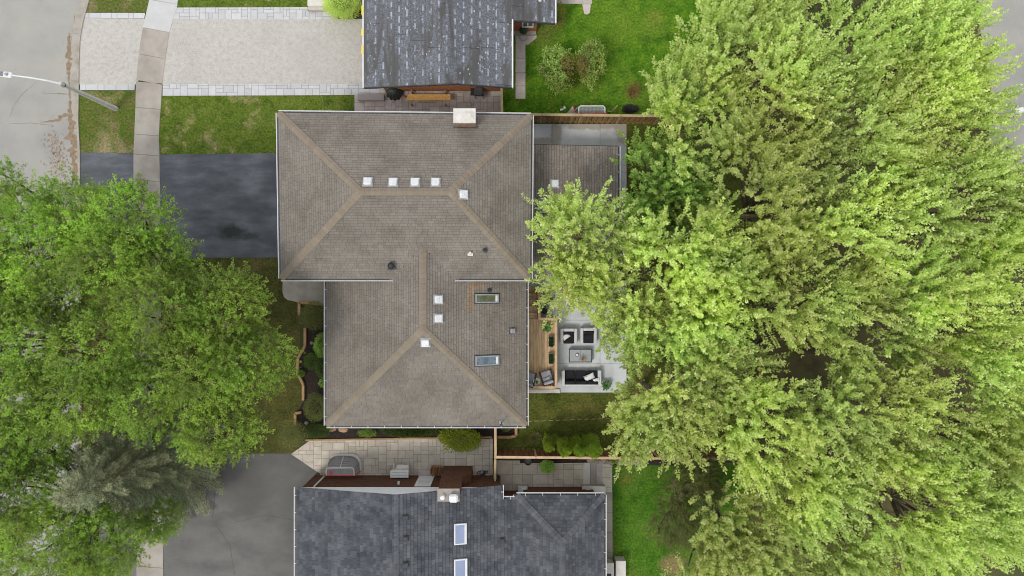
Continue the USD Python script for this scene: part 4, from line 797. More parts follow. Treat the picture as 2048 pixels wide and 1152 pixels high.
# ================================================================== the upper house with the felted roof
ZU = 2.7; UH = thing('felt_roof_house', 'house with unfinished dark felt roofing at the top edge', 'house', G(880, 60))
uW, uE, uY = G(727.5, 0, ZU)[0], 0.0, G(0, 174.5, ZU)[1]; uXr = G(915, 0, 3.45)[0]; su1 = 0.75 / (uXr - uW); su2 = 0.75 / (uE - uXr); xX, xY = 2.4, G(0, 46, 2.2)[1]; N_ = 24.0
UP = [([(uW, uY), (uW, N_), (uXr, N_), (uXr, uY)], (uW, 0, ZU), dw, su1), ([(uXr, uY), (uXr, N_), (uE, N_), (uE, uY)], (uE, 0, ZU), de, su2), ([(uE, xY), (uE, N_), (xX, N_), (xX, xY)], (uE, 0, ZU - 0.02), de, 0.2)]
dk = MB()
for v in UP: deck_mesh(dk, *v)
uroof = obj('roof', dk, m_deckfelt_grey, UH)
def felt_mat(name, dens):
    N = {'g': ('geometry', {}), 'nw': ('noise_texture', {'scale': 1.3, 'detail': 2}), 'wv': ('vector_math', {'math_type': 'multiply_add', 'vector2': (0.05, 0.3, 0.0)}),
         's': ('separate_xyz', {}), 'ux': ('math', {'math_type': 'multiply', 'value2': 1 / 0.44}), 'fx': ('math', {'math_type': 'fraction'}), 'flx': ('math', {'math_type': 'floor'}),
         'sh': ('math', {'math_type': 'multiply', 'value2': 0.37}), 'uy': ('math', {'math_type': 'multiply_add', 'value2': 1 / 0.58}), 'fy': ('math', {'math_type': 'fraction'}),
         'lx': ('math', {'math_type': 'less_than', 'value2': 0.2}), 'ly': ('math', {'math_type': 'less_than', 'value2': 0.62}), 'm1': ('math', {'math_type': 'multiply'}),
         'nm': ('noise_texture', {'scale': 1.6, 'detail': 4}), 'mk': ('map_range', {'from_min': 0.40, 'from_max': 0.56, 'to_min': 0.0, 'to_max': dens, 'clamp': True}), 'm2': ('math', {'math_type': 'multiply'}),
         'nf': ('noise_texture', {'scale': 12.0, 'detail': 6, 'roughness': 0.7}), 'rf': ('rgb_ramp', {'ramp': [(0.32, lin(76, 78, 84)), (0.5, lin(104, 107, 114)), (0.66, lin(136, 140, 149))]}),
         'mp': ('mapping', {'scale': (1.5, 0.28, 1)}), 'nd': ('noise_texture', {'scale': 1.0, 'detail': 5, 'distortion': 0.6}), 'md': ('map_range', {'from_min': 0.5, 'from_max': 0.6, 'to_min': 0.0, 'to_max': 0.85, 'clamp': True}),
         'oi': ('object_info', {}), 'mo': ('map_range', {'from_min': 0, 'from_max': 1, 'to_min': 0.86, 'to_max': 1.12}), 'hv': ('hsv', {'hue': 0.5, 'saturation': 1.0, 'fac': 1.0}),
         'x1': ('mix_color', {'b': lin(176, 184, 200)}), 'x2': ('mix_color', {'b': lin(82, 80, 78)}), 'p': ('principled_bsdf', {'roughness': 0.75, 'specular_ior_level': 0.3})}
    L = [('g.position', 'nw.vector'), ('nw.color', 'wv.vector1'), ('g.position', 'wv.vector3'), ('wv.vector', 's.vector'), ('s.x', 'ux.value1'), ('ux.value', 'fx.value1'), ('ux.value', 'flx.value1'), ('flx.value', 'sh.value1'),
         ('s.y', 'uy.value1'), ('sh.value', 'uy.value3'), ('uy.value', 'fy.value1'), ('fx.value', 'lx.value1'), ('fy.value', 'ly.value1'), ('lx.value', 'm1.value1'), ('ly.value', 'm1.value2'),
         ('g.position', 'nm.vector'), ('nm.fac', 'mk.value'), ('m1.value', 'm2.value1'), ('mk.result', 'm2.value2'), ('g.position', 'nf.vector'), ('nf.fac', 'rf.fac'), ('rf.color', 'x1.a'), ('m2.value', 'x1.fac'),
         ('g.position', 'mp.vector'), ('mp.vector', 'nd.vector'), ('nd.fac', 'md.value'), ('md.result', 'x2.fac'), ('x1.result', 'x2.a'), ('x2.result', 'hv.color'), ('oi.random', 'mo.value'), ('mo.result', 'hv.value'), ('hv.color', 'p.base_color')]
    LOOKS[name] = usdkit.material(stage, '/World/Looks/' + name, N, L, surface='p.BSDF'); return LOOKS[name]
m_felt = felt_mat('printed_felt_look', 0.8)
for i, v in enumerate(UP):
    T = roof_tabs(*v, e=(0.88, 0.92, 0.9)[i], wr=(3.2, 7.5), t=0.02, seed=70 + i, gap=0.02, shadow=0.012)
    for tb in T: obj('felt_strip', tabs_mesh(tb[None]), m_felt, uroof)
# torn remnants of old shingles: flat dark scraps lying on the felt
def scraps(n, f, xr_, yr_, seed):
    r = np.random.default_rng(seed); mb = MB()
    for i in range(n):
        x, y = r.uniform(*xr_), r.uniform(*yr_); w, h = r.uniform(0.01, 0.03), r.uniform(0.015, 0.06); z = f(x, y) + 0.03
        a = r.normal(0, 0.25); dx = np.array([math.cos(a), math.sin(a)]) * w; dy = np.array([-math.sin(a), math.cos(a)]) * h
        q = np.array([[x, y] + s * dx + t * dy for s, t in ((-1, -1), (1, -1), (1, 1), (-1, 1))]); mb.add(np.c_[q, [f(*k) + 0.027 for k in q]], [[0, 1, 2, 3]])
    return mb
fU1, fU2 = plane_fn(*UP[0][1:]), plane_fn(*UP[1][1:])
obj('torn_paper', scraps(60, fU1, (uW + 0.3, uXr), (uY + 0.3, 17), 5), mat('torn_paper_look', [lin(170, 172, 178), lin(214, 212, 206)], scale=6), uroof, kind='stuff')
obj('torn_paper', scraps(60, fU2, (uXr, uE - 0.2), (uY + 0.3, 17), 6), LOOKS['torn_paper_look'], uroof, kind='stuff')
x, y, _ = G(1080, 3, 2.3); obj('roof_cap', MB().lathe((x, y, plane_fn(*UP[2][1:])(x, y)), [(0.001, 0.2), (0.07, 0.18), (0.1, 0.1), (0.08, 0.0)], 12), m_offwhite, uroof)
fb = obj('fascia_board', MB().beam((uW - 0.03, uY - 0.05, ZU - 0.06), (uW - 0.03, N_, ZU - 0.06), 0.07, 0.2), m_white, UH)
for a, b in ((13, 30), (58, 72), (92, 108)): obj('yellow_tape', MB().beam((uW - 0.075, G(0, a, ZU)[1], ZU - 0.03), (uW - 0.075, G(0, b, ZU)[1], ZU - 0.03), 0.09, 0.16), mat('yellow_wrap_look', [(0.55, 0.42, 0.02), (0.7, 0.55, 0.04)], scale=6), fb)
obj('fascia_board', MB().beam((uE + 0.03, uY - 0.03, ZU - 0.06), (uE + 0.03, xY, ZU - 0.06), 0.07, 0.2), m_white, UH)
obj('fascia_board', MB().beam((xX + 0.03, xY - 0.02, ZU - 0.56), (xX + 0.03, N_, ZU - 0.56), 0.07, 0.2), m_white, UH)
obj('fascia_board', MB().beam((uW, uY - 0.02, ZU - 0.1), (uXr, uY - 0.02, 3.45 - 0.1), 0.04, 0.2), m_dark_metal, UH); obj('fascia_board', MB().beam((uE, uY - 0.02, ZU - 0.1), (uXr, uY - 0.02, 3.45 - 0.1), 0.04, 0.2), m_dark_metal, UH)
obj('fascia_board', MB().beam((uE, xY - 0.02, ZU - 0.12), (xX, xY - 0.02, ZU - 0.6), 0.04, 0.18), m_dark_metal, UH)
obj('wall', MB().span((uW + 0.7, uY + 0.55, 0), (uE - 0.45, N_, ZU - 0.1)), m_brick_orange, UH); obj('wall', MB().span((uE - 0.45, xY + 0.3, 0), (1.42, N_, 2.2)), m_brick_orange, UH)
obj('wall_footing', MB().span((-0.4, xY + 0.1, 0), (1.4, xY + 0.3, 0.22)), m_conc_old, UH)
wall_window(UH, (uW + 0.7, 13.0, 1.5), 1.6, 1.2, (-1, 0)); wall_window(UH, (0.9, xY + 0.3, 1.4), 0.6, 1.0, (0, -1))
# ================================================================== street lamp
b = G(232, 217.5, 0); t = thing('street_lamp', 'tall concrete lamp post with a curved white arm leaning over the street', 'street lamp', b)
top = np.array([b[0] + 0.02, b[1], 5.0])
obj('pole', MB().tube([b + (0, 0, -0.1), b + (0, 0, 1.2), b + (0, 0, 3.2), top], [0.15, 0.14, 0.115, 0.09], 12), mat('concrete_pole_look', [lin(158, 156, 151, 1.0), lin(176, 174, 168, 1.0)], scale=3, fine=0.1), t)
obj('pole_band', MB().lathe((b[0], b[1], 4.65), [(0.1, 0), (0.125, 0.01), (0.125, 0.07), (0.1, 0.08)], 12), m_dark_metal, t)
e = G(24, 150.5, 5.5); arm = [top + (0, 0, -0.12), top + (e - top) * 0.25 + (0, 0, 0.12), top + (e - top) * 0.55 + (0, 0, 0.16), e]
obj('arm', MB().tube(arm, [0.05, 0.045, 0.04, 0.035], 8), m_white, t)
d = (e - top); d[2] = 0; d /= np.linalg.norm(d); rz = math.atan2(d[1], d[0])
hd = obj('lamp_head', MB().box(e + d * 0.38 + (0, 0, 0.02), (0.8, 0.3, 0.1), rz=rz, ch=0.045), m_white, t)
obj('photocell', MB().lathe(e + d * 0.22 + (0, 0, 0.06), [(0.001, 0.1), (0.07, 0.09), (0.08, 0.0)], 12), m_grey_metal, hd)
fn = MB()
for k in range(6): fn.box(e + d * (0.42 + 0.05 * k) + (0, 0, 0.085), (0.02, 0.24, 0.04), rz=rz)
obj('cooling_fins', fn, m_grey_metal, hd)
obj('lens', MB().box(e + d * 0.45 + (0, 0, -0.035), (0.5, 0.22, 0.02), rz=rz), m_offwhite, hd)

# ================================================================== fences
def fence(label, a, b, h, mb_, mc, pitch=0.155, bw=0.14, inner=1, post=2.4, cap_w=0.14, alternate=True):
    a, b = np.append(a[:2], 0), np.append(b[:2], 0); L = np.linalg.norm(b - a); d = (b - a) / L; s = np.array([-d[1], d[0], 0]) * inner
    t = thing('wooden_fence', label, 'fence', a)
    n = max(1, int(round(L / post)))
    for i in range(n + 1):
        p = a + d * L * i / n; obj('post', MB().span(p - (0.05, 0.05, 0.2), p + (0.05, 0.05, h + 0.06)), mc, t)
    for i in range(n):
        p, q = a + d * (L * i / n + 0.053), a + d * (L * (i + 1) / n - 0.053)
        for z in (0.3, h - 0.2): obj('rail', MB().beam(p + (0, 0, z), q + (0, 0, z), 0.04, 0.09), mb_, t)
        obj('cap_rail', MB().beam(p + (0, 0, h + 0.02), q + (0, 0, h + 0.02), cap_w, 0.04), mc, t)
    k = int(L / pitch)
    for i in range(k):
        o = s * (0.034 if (i % 2 or not alternate) else -0.034); p = a + d * (i + 0.5) * pitch + o
        obj('board', MB().beam(p + (0, 0, 0.06), p + (0, 0, h - 0.004), 0.02, bw, up=d), mb_, t)
    return t
fence('long weathered fence of spaced boards between the bright back lawn and the concrete patio', G(1005, 228.5, 1.8), G(1400, 233, 1.8), 1.8, m_fence, m_fence_cap, inner=-1)
fence('short fence crossing the end of the grey side path beside the upper house', G(1003, 172, 1.8), G(1004, 226, 1.8), 1.8, m_fence, m_fence_cap, inner=1)
fence('red stained fence running behind the four round evergreens', G(990, 914, 1.8), G(1480, 918, 1.8), 1.8, m_fence_red, m_fence_red_cap, inner=1)
fence('narrow stained fence between the brown house corner and the red stained fence', G(990.5, 848, 1.8), G(991, 911, 1.8), 1.8, m_fence_red, m_fence_red_cap, inner=1)
fence('narrow pale fence closing the flagstone side yard beside the grey house', G(990.5, 918, 1.6), G(990, 960, 1.6), 1.6, m_fence, m_fence_cap, inner=-1)
fence('short board fence hidden among the tall trees at the far end of the back lawn', G(1604, 545, 1.8), G(1603, 640, 1.8), 1.8, m_fence, m_fence_cap, inner=-1, pitch=0.3, bw=0.27, alternate=False)

# ================================================================== wooden deck
zd = 0.7; D = thing('wooden_deck', 'raised wooden deck with pale railing along the right wall of the brown house', 'deck', G(1084, 705))
dx0, dx1 = G(1044, 0, zd)[0], G(1112, 0, zd)[0]; dy0, dy1 = G(0, 777, zd)[1], G(0, 639, zd)[1]
n = 12; w = (dx1 - dx0) / n
for i in range(n):
    obj('deck_board', MB().span((dx0 + i * w + 0.004, dy0, zd - 0.04), (dx0 + (i + 1) * w - 0.004, dy1 - (0 if i * w + dx0 > G(1078, 0, zd)[0] else -0.02), zd), ch=0.004), m_deck, D)
obj('deck_frame', MB().span((dx0, dy0 + 0.02, 0.3), (dx1 - 0.02, dy1 - 0.02, zd - 0.045)), m_timber, D)
zt = 1.45; rx0, rx1 = G(1077, 0, zt)[0], G(1113, 0, zt)[0]; ry0, ry1 = G(0, 775, zt)[1], G(0, 638, zt)[1]; hx = G(1048, 0, zt)[0]
def rail_run(a, b, nb=None, balusters=True, w=0.14):
    a, b = np.array([*a, zt]), np.array([*b, zt]); L = np.linalg.norm(b - a); d = (b - a) / L
    obj('top_rail', MB().beam(a, b, w, 0.04), m_rail, D); obj('lower_rail', MB().beam(a - (0, 0, zt - zd - 0.1), b - (0, 0, zt - zd - 0.1), 0.05, 0.07), m_rail, D)
    if balusters:
        k = int(L / 0.13)
        for i in range(k):
            p = a + d * (i + 0.5) * L / k; obj('baluster', MB().span((p[0] - 0.018, p[1] - 0.018, zd + 0.14), (p[0] + 0.018, p[1] + 0.018, zt - 0.02)), m_rail, D)
    for p in (a, b): obj('post', MB().span((p[0] - 0.045, p[1] - 0.045, 0.05), (p[0] + 0.045, p[1] + 0.045, zt - 0.022)), m_rail, D)
rail_run((rx1 - 0.03, ry0), (rx1 - 0.03, ry1 - 0.08)); rail_run((rx0, ry1), (rx1 + 0.04, ry1)); rail_run((hx, ry0 + 0.0), (rx1 - 0.11, ry0))
# steps down from the deck
sx0, sx1 = G(1050, 0, 0.4)[0], G(1074, 0, 0.4)[0]; ns = 5; sy0, sy1 = dy1 + 0.02, G(0, 573, 0.1)[1]
for i in range(ns):
    y0, y1 = sy0 + (sy1 - sy0) * i / ns, sy0 + (sy1 - sy0) * (i + 1) / ns; z = zd - (i + 0.6) * zd / (ns + 0.2)
    for k in (0, 1): obj('tread', MB().span((sx0, y0 + (y1 - y0) * k / 2 + 0.006, z - 0.04), (sx1, y0 + (y1 - y0) * (k + 1) / 2 - 0.006, z), ch=0.005), m_deck, D)
    obj('riser', MB().span((sx0, y0, z - 0.14), (sx1, y0 + 0.004, z - 0.045)), m_deck, D)
a, b = np.array([sx1 + 0.09, sy1 - 0.1, 0.95]), np.array([sx1 + 0.09, sy0 + 0.05, zt]); obj('stair_rail', MB().beam(a, b, 0.15, 0.045), m_rail, D)
for p in (a, (a + b) / 2): obj('post', MB().span((p[0] - 0.045, p[1] - 0.045, 0.04), (p[0] + 0.045, p[1] + 0.045, p[2] - 0.03)), m_rail, D)
obj('stringer', MB().beam(np.array([sx1 + 0.025, sy1, 0.12]), np.array([sx1 + 0.025, sy0, zd - 0.08]), 0.04, 0.22), m_timber, D)
A_, B_ = G(1048, 778, 0.1), G(1120, 786, 0.1); solo('concrete_ledge', MB().span((A_[0], B_[1], 0.0), (B_[0], A_[1], 0.16), ch=0.015), m_offwhite, 'pale concrete ledge below the lower deck railing', 'ledge', kind='structure')

# ================================================================== furniture
m_cush_dark = mat('charcoal_cushion_look', [(0.012, 0.012, 0.014), (0.022, 0.022, 0.025)], scale=3, fine=0.2, fscale=80, rough=0.95, spec=0.1, var=0.15)
m_cush_grey = mat('grey_cushion_look', [lin(158, 158, 166), lin(184, 184, 190)], scale=3, fine=0.08, fscale=60, rough=0.95, spec=0.1, var=0.05)
m_sofa_frame = mat('pale_frame_look', [lin(206, 206, 206), lin(222, 222, 220)], scale=3, rough=0.6)
m_pillow = mat('patterned_pillow_look', [lin(222, 222, 222), lin(240, 240, 240), lin(240, 240, 240), lin(90, 90, 94)], scale=9, detail=2, rough=0.95, spec=0.1, lo=0.35, hi=0.72)
m_glass_top = mat('grey_glass_top_look', [lin(160, 166, 170), lin(176, 181, 184)], scale=1, rough=0.12, spec=0.6)
m_tabletop = mat('peach_wood_look', [lin(214, 172, 134), lin(228, 190, 154)], scale=3, fine=0.1, stretch=(0.4, 4, 1))
def pillow(c, w, h, t, rz, tilt=0.0):
    n = 10; g = np.linspace(-1, 1, n); X, Y = np.meshgrid(g, g, indexing='ij'); k = (1 - X ** 4) * (1 - Y ** 4); Z = t / 2 * np.sqrt(np.clip(k, 0, 1)); pin = 1 - 0.08 * (1 - np.abs(X * Y))
    V = []
    for s in (1, -1): V.append(np.stack([X * w / 2 * (1 - 0.06 * (1 - Y ** 2)), Y * h / 2 * (1 - 0.06 * (1 - X ** 2)), s * Z], -1).reshape(-1, 3))
    F = []
    for s in (0, 1):
        for i in range(n - 1):
            for j in range(n - 1):
                q = [i * n + j, (i + 1) * n + j, (i + 1) * n + j + 1, i * n + j + 1]; F.append([x + s * n * n for x in (q if s == 0 else q[::-1])])
    V = np.vstack(V); Rx = np.array([[1, 0, 0], [0, math.cos(tilt), -math.sin(tilt)], [0, math.sin(tilt), math.cos(tilt)]]); Rz = np.array([[math.cos(rz), -math.sin(rz), 0], [math.sin(rz), math.cos(rz), 0], [0, 0, 1]])
    return MB().add(V @ (Rz @ Rx).T + np.asarray(c), F)
PZ = 0.04
# sofa (back to the south)
a, b = G(1123, 741, 0.6), G(1203, 772, 0.6); x0, x1, y1, y0 = a[0], b[0], a[1], b[1]; s = thing('outdoor_sofa', 'long pale framed outdoor sofa with charcoal cushions on the concrete patio', 'sofa', ((x0 + x1) / 2, (y0 + y1) / 2, PZ)); aw = 0.2
obj('armrest', MB().span((x0, y0, PZ), (x0 + aw, y1, 0.6), ch=0.03), m_sofa_frame, s); obj('armrest', MB().span((x1 - aw, y0, PZ), (x1, y1, 0.6), ch=0.03), m_sofa_frame, s)
obj('back_frame', MB().span((x0 + aw + 0.004, y0, PZ), (x1 - aw - 0.004, y0 + 0.1, 0.66), ch=0.03), m_sofa_frame, s); obj('seat_base', MB().span((x0 + aw + 0.004, y0 + 0.104, 0.08), (x1 - aw - 0.004, y1 - 0.04, 0.26)), m_sofa_frame, s)
for i in range(3):
    q0, q1 = x0 + aw + (x1 - x0 - 2 * aw) * i / 3, x0 + aw + (x1 - x0 - 2 * aw) * (i + 1) / 3
    obj('seat_cushion', MB().span((q0 + 0.01, y0 + 0.3, 0.262), (q1 - 0.01, y1 - 0.02, 0.42), ch=0.04), m_cush_dark, s); obj('back_cushion', MB().span((q0 + 0.01, y0 + 0.106, 0.262), (q1 - 0.01, y0 + 0.3, 0.7), ch=0.05), m_cush_dark, s)
c = G(1179, 754, 0.6); solo('throw_pillow', pillow((c[0], c[1] - 0.02, 0.53), 0.62, 0.36, 0.16, 0.42, 0.25), m_pillow, 'larger white patterned pillow lying on the right seat of the sofa', 'pillow', smooth=True)
c = G(1193, 761, 0.6); solo('throw_pillow', pillow((c[0], c[1] + 0.0, 0.6), 0.4, 0.3, 0.14, 0.3, 0.5), m_pillow, 'smaller white pillow against the right arm of the sofa', 'pillow', smooth=True)
# armchairs facing south (backs to the north)
def lounge(label, u0, v0, u1, v1):
    a, b = G(u0, v0, 0.6), G(u1, v1, 0.6); x0, x1, y1, y0 = a[0], b[0], a[1], b[1]; s = thing('outdoor_armchair', label, 'armchair', ((x0 + x1) / 2, (y0 + y1) / 2, PZ)); aw = 0.17
    obj('armrest', MB().span((x0, y0, PZ), (x0 + aw, y1, 0.58), ch=0.03), m_sofa_frame, s); obj('armrest', MB().span((x1 - aw, y0, PZ), (x1, y1, 0.58), ch=0.03), m_sofa_frame, s)
    obj('back_frame', MB().span((x0 + aw + 0.004, y1 - 0.17, PZ), (x1 - aw - 0.004, y1, 0.62), ch=0.03), m_sofa_frame, s); obj('seat_base', MB().span((x0 + aw + 0.004, y0 + 0.03, 0.08), (x1 - aw - 0.004, y1 - 0.174, 0.26)), m_sofa_frame, s)
    obj('seat_cushion', MB().span((x0 + aw + 0.01, y0 - 0.0, 0.262), (x1 - aw - 0.01, y1 - 0.36, 0.42), ch=0.04), m_cush_dark, s); obj('back_cushion', MB().span((x0 + aw + 0.01, y1 - 0.36, 0.262), (x1 - aw - 0.01, y1 - 0.176, 0.64), ch=0.05), m_cush_dark, s)
    return s
lounge('pale framed armchair with charcoal cushion beside the deck railing', 1121, 657, 1154.5, 688)
lounge('second pale armchair mostly hidden by overhanging leaves', 1161, 656, 1194, 687)
c = G(1132, 673, 0.5); solo('throw_pillow', pillow((c[0], c[1], 0.5), 0.46, 0.3, 0.14, 0.65, 0.2), m_pillow, 'white patterned pillow on the armchair beside the deck railing', 'pillow', smooth=True)
# low table with glass top
a, b = G(1138, 698, 0.4), G(1184, 725, 0.4); x0, x1, y1, y0 = a[0], b[0], a[1], b[1]; tb = thing('coffee_table', 'rectangular low table with two grey glass panes between sofa and armchair', 'table', ((x0 + x1) / 2, (y0 + y1) / 2, PZ))
fr = MB(); k = 0.05
fr.span((x0, y0, 0.34), (x0 + k, y1, 0.4)); fr.span((x1 - k, y0, 0.34), (x1, y1, 0.4)); fr.span((x0 + k, y0, 0.345), (x1 - k, y0 + k, 0.398)); fr.span((x0 + k, y1 - k, 0.345), (x1 - k, y1, 0.398))
obj('table_frame', fr, m_dark_metal, tb); xm = (x0 + x1) / 2
obj('glass_pane', MB().span((x0 + k + 0.003, y0 + k + 0.003, 0.37), (xm - 0.01, y1 - k - 0.003, 0.39)), m_glass_top, tb); obj('glass_pane', MB().span((xm + 0.01, y0 + k + 0.003, 0.37), (x1 - k - 0.003, y1 - k - 0.003, 0.39)), m_glass_top, tb)
for px, py in ((x0 + 0.04, y0 + 0.04), (x1 - 0.04, y0 + 0.04), (x0 + 0.04, y1 - 0.04), (x1 - 0.04, y1 - 0.04)): obj('leg', MB().span((px - 0.025, py - 0.025, PZ), (px + 0.025, py + 0.025, 0.338)), m_dark_metal, tb)
c = G(1154, 710, 0.4); cn = thing('candle_bowl', 'small round white bowl on the low glass table', 'bowl', (c[0], c[1], 0.39)); obj('bowl', MB().lathe((c[0], c[1], 0.39), [(0.001, 0.0), (0.07, 0.0), (0.1, 0.09), (0.088, 0.09), (0.06, 0.03), (0.001, 0.03)], 20), m_dark_metal, cn); obj('wax', MB().lathe((c[0], c[1], 0.445), [(0.001, 0.0), (0.078, 0.0), (0.076, 0.006), (0.001, 0.008)][::-1], 20), m_white, cn)
# dining table with chairs, partly under the leaves
a, b = G(1126, 561, 0.75), G(1182, 599, 0.75); x0, x1, y1, y0 = a[0], b[0], a[1], b[1]; tb = thing('dining_table', 'peach wooden dining table half hidden under the overhanging leaves', 'table', ((x0 + x1) / 2, (y0 + y1) / 2, PZ))
for i in range(6): obj('table_plank', MB().span((x0, y0 + (y1 - y0) * i / 6 + 0.004, 0.71), (x1, y0 + (y1 - y0) * (i + 1) / 6 - 0.004, 0.75), ch=0.005), m_tabletop, tb)
for px, py in ((x0 + 0.1, y0 + 0.1), (x1 - 0.1, y0 + 0.1), (x0 + 0.1, y1 - 0.1), (x1 - 0.1, y1 - 0.1)): obj('leg', MB().span((px - 0.04, py - 0.04, PZ), (px + 0.04, py + 0.04, 0.708)), m_tabletop, tb)
def dining_chair(label, u, v, rz):
    c = G(u, v, 0.45); t = thing('dining_chair', label, 'chair', (c[0], c[1], PZ)); q = lambda x, y, z: np.array([c[0] + x * math.cos(rz) - y * math.sin(rz), c[1] + x * math.sin(rz) + y * math.cos(rz), z])
    obj('seat', MB().lathe((c[0], c[1], 0.42), [(0.001, 0.05), (0.2, 0.05), (0.235, 0.03), (0.235, 0.0), (0.001, 0.0)], 20), m_offwhite, t)
    arc = [q(0.25 * math.sin(a_), -0.25 * math.cos(a_), 0.74 - 0.04 * abs(a_)) for a_ in np.linspace(-1.25, 1.25, 13)]; bk = MB().tube(arc, 0.022, 8); obj('backrest', bk, m_black, t)
    sl = MB()
    for a_ in np.linspace(-0.9, 0.9, 7): sl.tube([q(0.225 * math.sin(a_), -0.225 * math.cos(a_), 0.46), q(0.25 * math.sin(a_), -0.25 * math.cos(a_), 0.74 - 0.04 * abs(a_))], 0.012, 6)
    obj('spindles', sl, m_offwhite, t)
    for x, y in ((-0.17, -0.17), (0.17, -0.17), (-0.17, 0.17), (0.17, 0.17)): obj('leg', MB().tube([q(x * 0.8, y * 0.8, 0.42), q(x * 1.15, y * 1.15, PZ)], 0.016, 6), m_black, t)
dining_chair('round white chair with dark rim at the near left of the dining table', 1149.5, 602, 0.0); dining_chair('round white chair with dark rim beside the right half of the dining table', 1172, 600, 0.1)
dining_chair('round white chair at the left end of the dining table in the shade', 1116, 586, -1.5)
# lounge chairs and table on the deck
def deck_chair(label, u, v, rz):
    c = G(u, v, zd + 0.4); t = thing('deck_chair', label, 'chair', (c[0], c[1], zd)); R = np.array([[math.cos(rz), -math.sin(rz), 0], [math.sin(rz), math.cos(rz), 0], [0, 0, 1]]); B = lambda p, sz, ch=0.02: MB().box(R @ np.array(p) + (c[0], c[1], zd), sz, rz=rz, ch=ch)
    obj('seat_cushion', B((0, 0.1, 0.36), (0.58, 0.56, 0.13), 0.04), m_cush_grey, t); obj('back_cushion', B((0, -0.26, 0.58), (0.58, 0.17, 0.46), 0.05), m_cush_grey, t)
    for k in (-1, 1):
        obj('arm_frame', B((k * 0.34, 0.02, 0.5), (0.06, 0.78, 0.05), 0.012), m_black, t)
        for y in (-0.33, 0.36): obj('leg', B((k * 0.34, y, 0.235), (0.05, 0.05, 0.47), 0.008), m_black, t)
    obj('seat_frame', B((0, 0.02, 0.26), (0.62, 0.74, 0.05), 0.01), m_black, t); obj('back_rail', B((0, -0.375, 0.55), (0.66, 0.04, 0.5), 0.012), m_black, t)
deck_chair('grey cushioned deck chair in the lower right corner of the deck', 1094, 755, math.radians(17)); deck_chair('grey cushioned deck chair tucked against the brown house wall', 1058, 758, math.radians(-14))
c = G(1094, 758, 1.2); solo('throw_pillow', pillow((c[0] + 0.0, c[1] - 0.02, zd + 0.5), 0.44, 0.26, 0.12, 0.42, 0.35), m_cush_grey, 'pale pillow on the deck chair in the lower right corner of the deck', 'pillow', smooth=True)
c = G(1073, 763, 1.2); tb = thing('side_table', 'small round pale side table between the two deck chairs', 'table', (c[0], c[1], zd)); obj('table_top', MB().lathe((c[0], c[1], zd + 0.46), [(0.001, 0.03), (0.2, 0.03), (0.21, 0.015), (0.2, 0.0), (0.001, 0.0)], 24), m_offwhite, tb); obj('table_leg', MB().lathe((c[0], c[1], zd), [(0.16, 0.0), (0.16, 0.02), (0.04, 0.05), (0.035, 0.46)], 16), m_offwhite, tb)

# ================================================================== hockey nets
m_net = LOOKS['net_look'] = usdkit.material(stage, '/World/Looks/net_look', {'g': ('geometry', {}), 's': ('separate_xyz', {}), 'ax': ('math', {'math_type': 'multiply_add', 'value2': 22.0}), 'fx': ('math', {'math_type': 'fraction'}), 'lx': ('math', {'math_type': 'less_than', 'value2': 0.32}),
    'zy': ('math', {'math_type': 'multiply_add', 'value2': 0.83, 'value3': 0.0}), 'ay': ('math', {'math_type': 'multiply', 'value2': 22.0}), 'fy': ('math', {'math_type': 'fraction'}), 'ly': ('math', {'math_type': 'less_than', 'value2': 0.32}), 'mx': ('math', {'math_type': 'maximum'}),
    'zz': ('math', {'math_type': 'multiply', 'value2': 9.0}), 'p': ('principled_bsdf', {'base_color': lin(168, 168, 172), 'roughness': 0.9}), 't': ('transparent_bsdf', {}), 'm': ('mix_closure', {})},
    [('g.position', 's.vector'), ('s.x', 'ax.value1'), ('s.z', 'zz.value1'), ('zz.value', 'ax.value3'), ('ax.value', 'fx.value1'), ('fx.value', 'lx.value1'), ('s.z', 'zy.value1'), ('s.y', 'zy.value3'), ('zy.value', 'ay.value1'), ('ay.value', 'fy.value1'), ('fy.value', 'ly.value1'), ('lx.value', 'mx.value1'), ('ly.value', 'mx.value2'), ('mx.value', 'm.fac'), ('t.BSDF', 'm.closure1'), ('p.BSDF', 'm.closure2')], surface='m.closure')
m_red = mat('red_paint_look', [(0.36, 0.02, 0.025), (0.46, 0.03, 0.035)], scale=3, rough=0.4, spec=0.5)
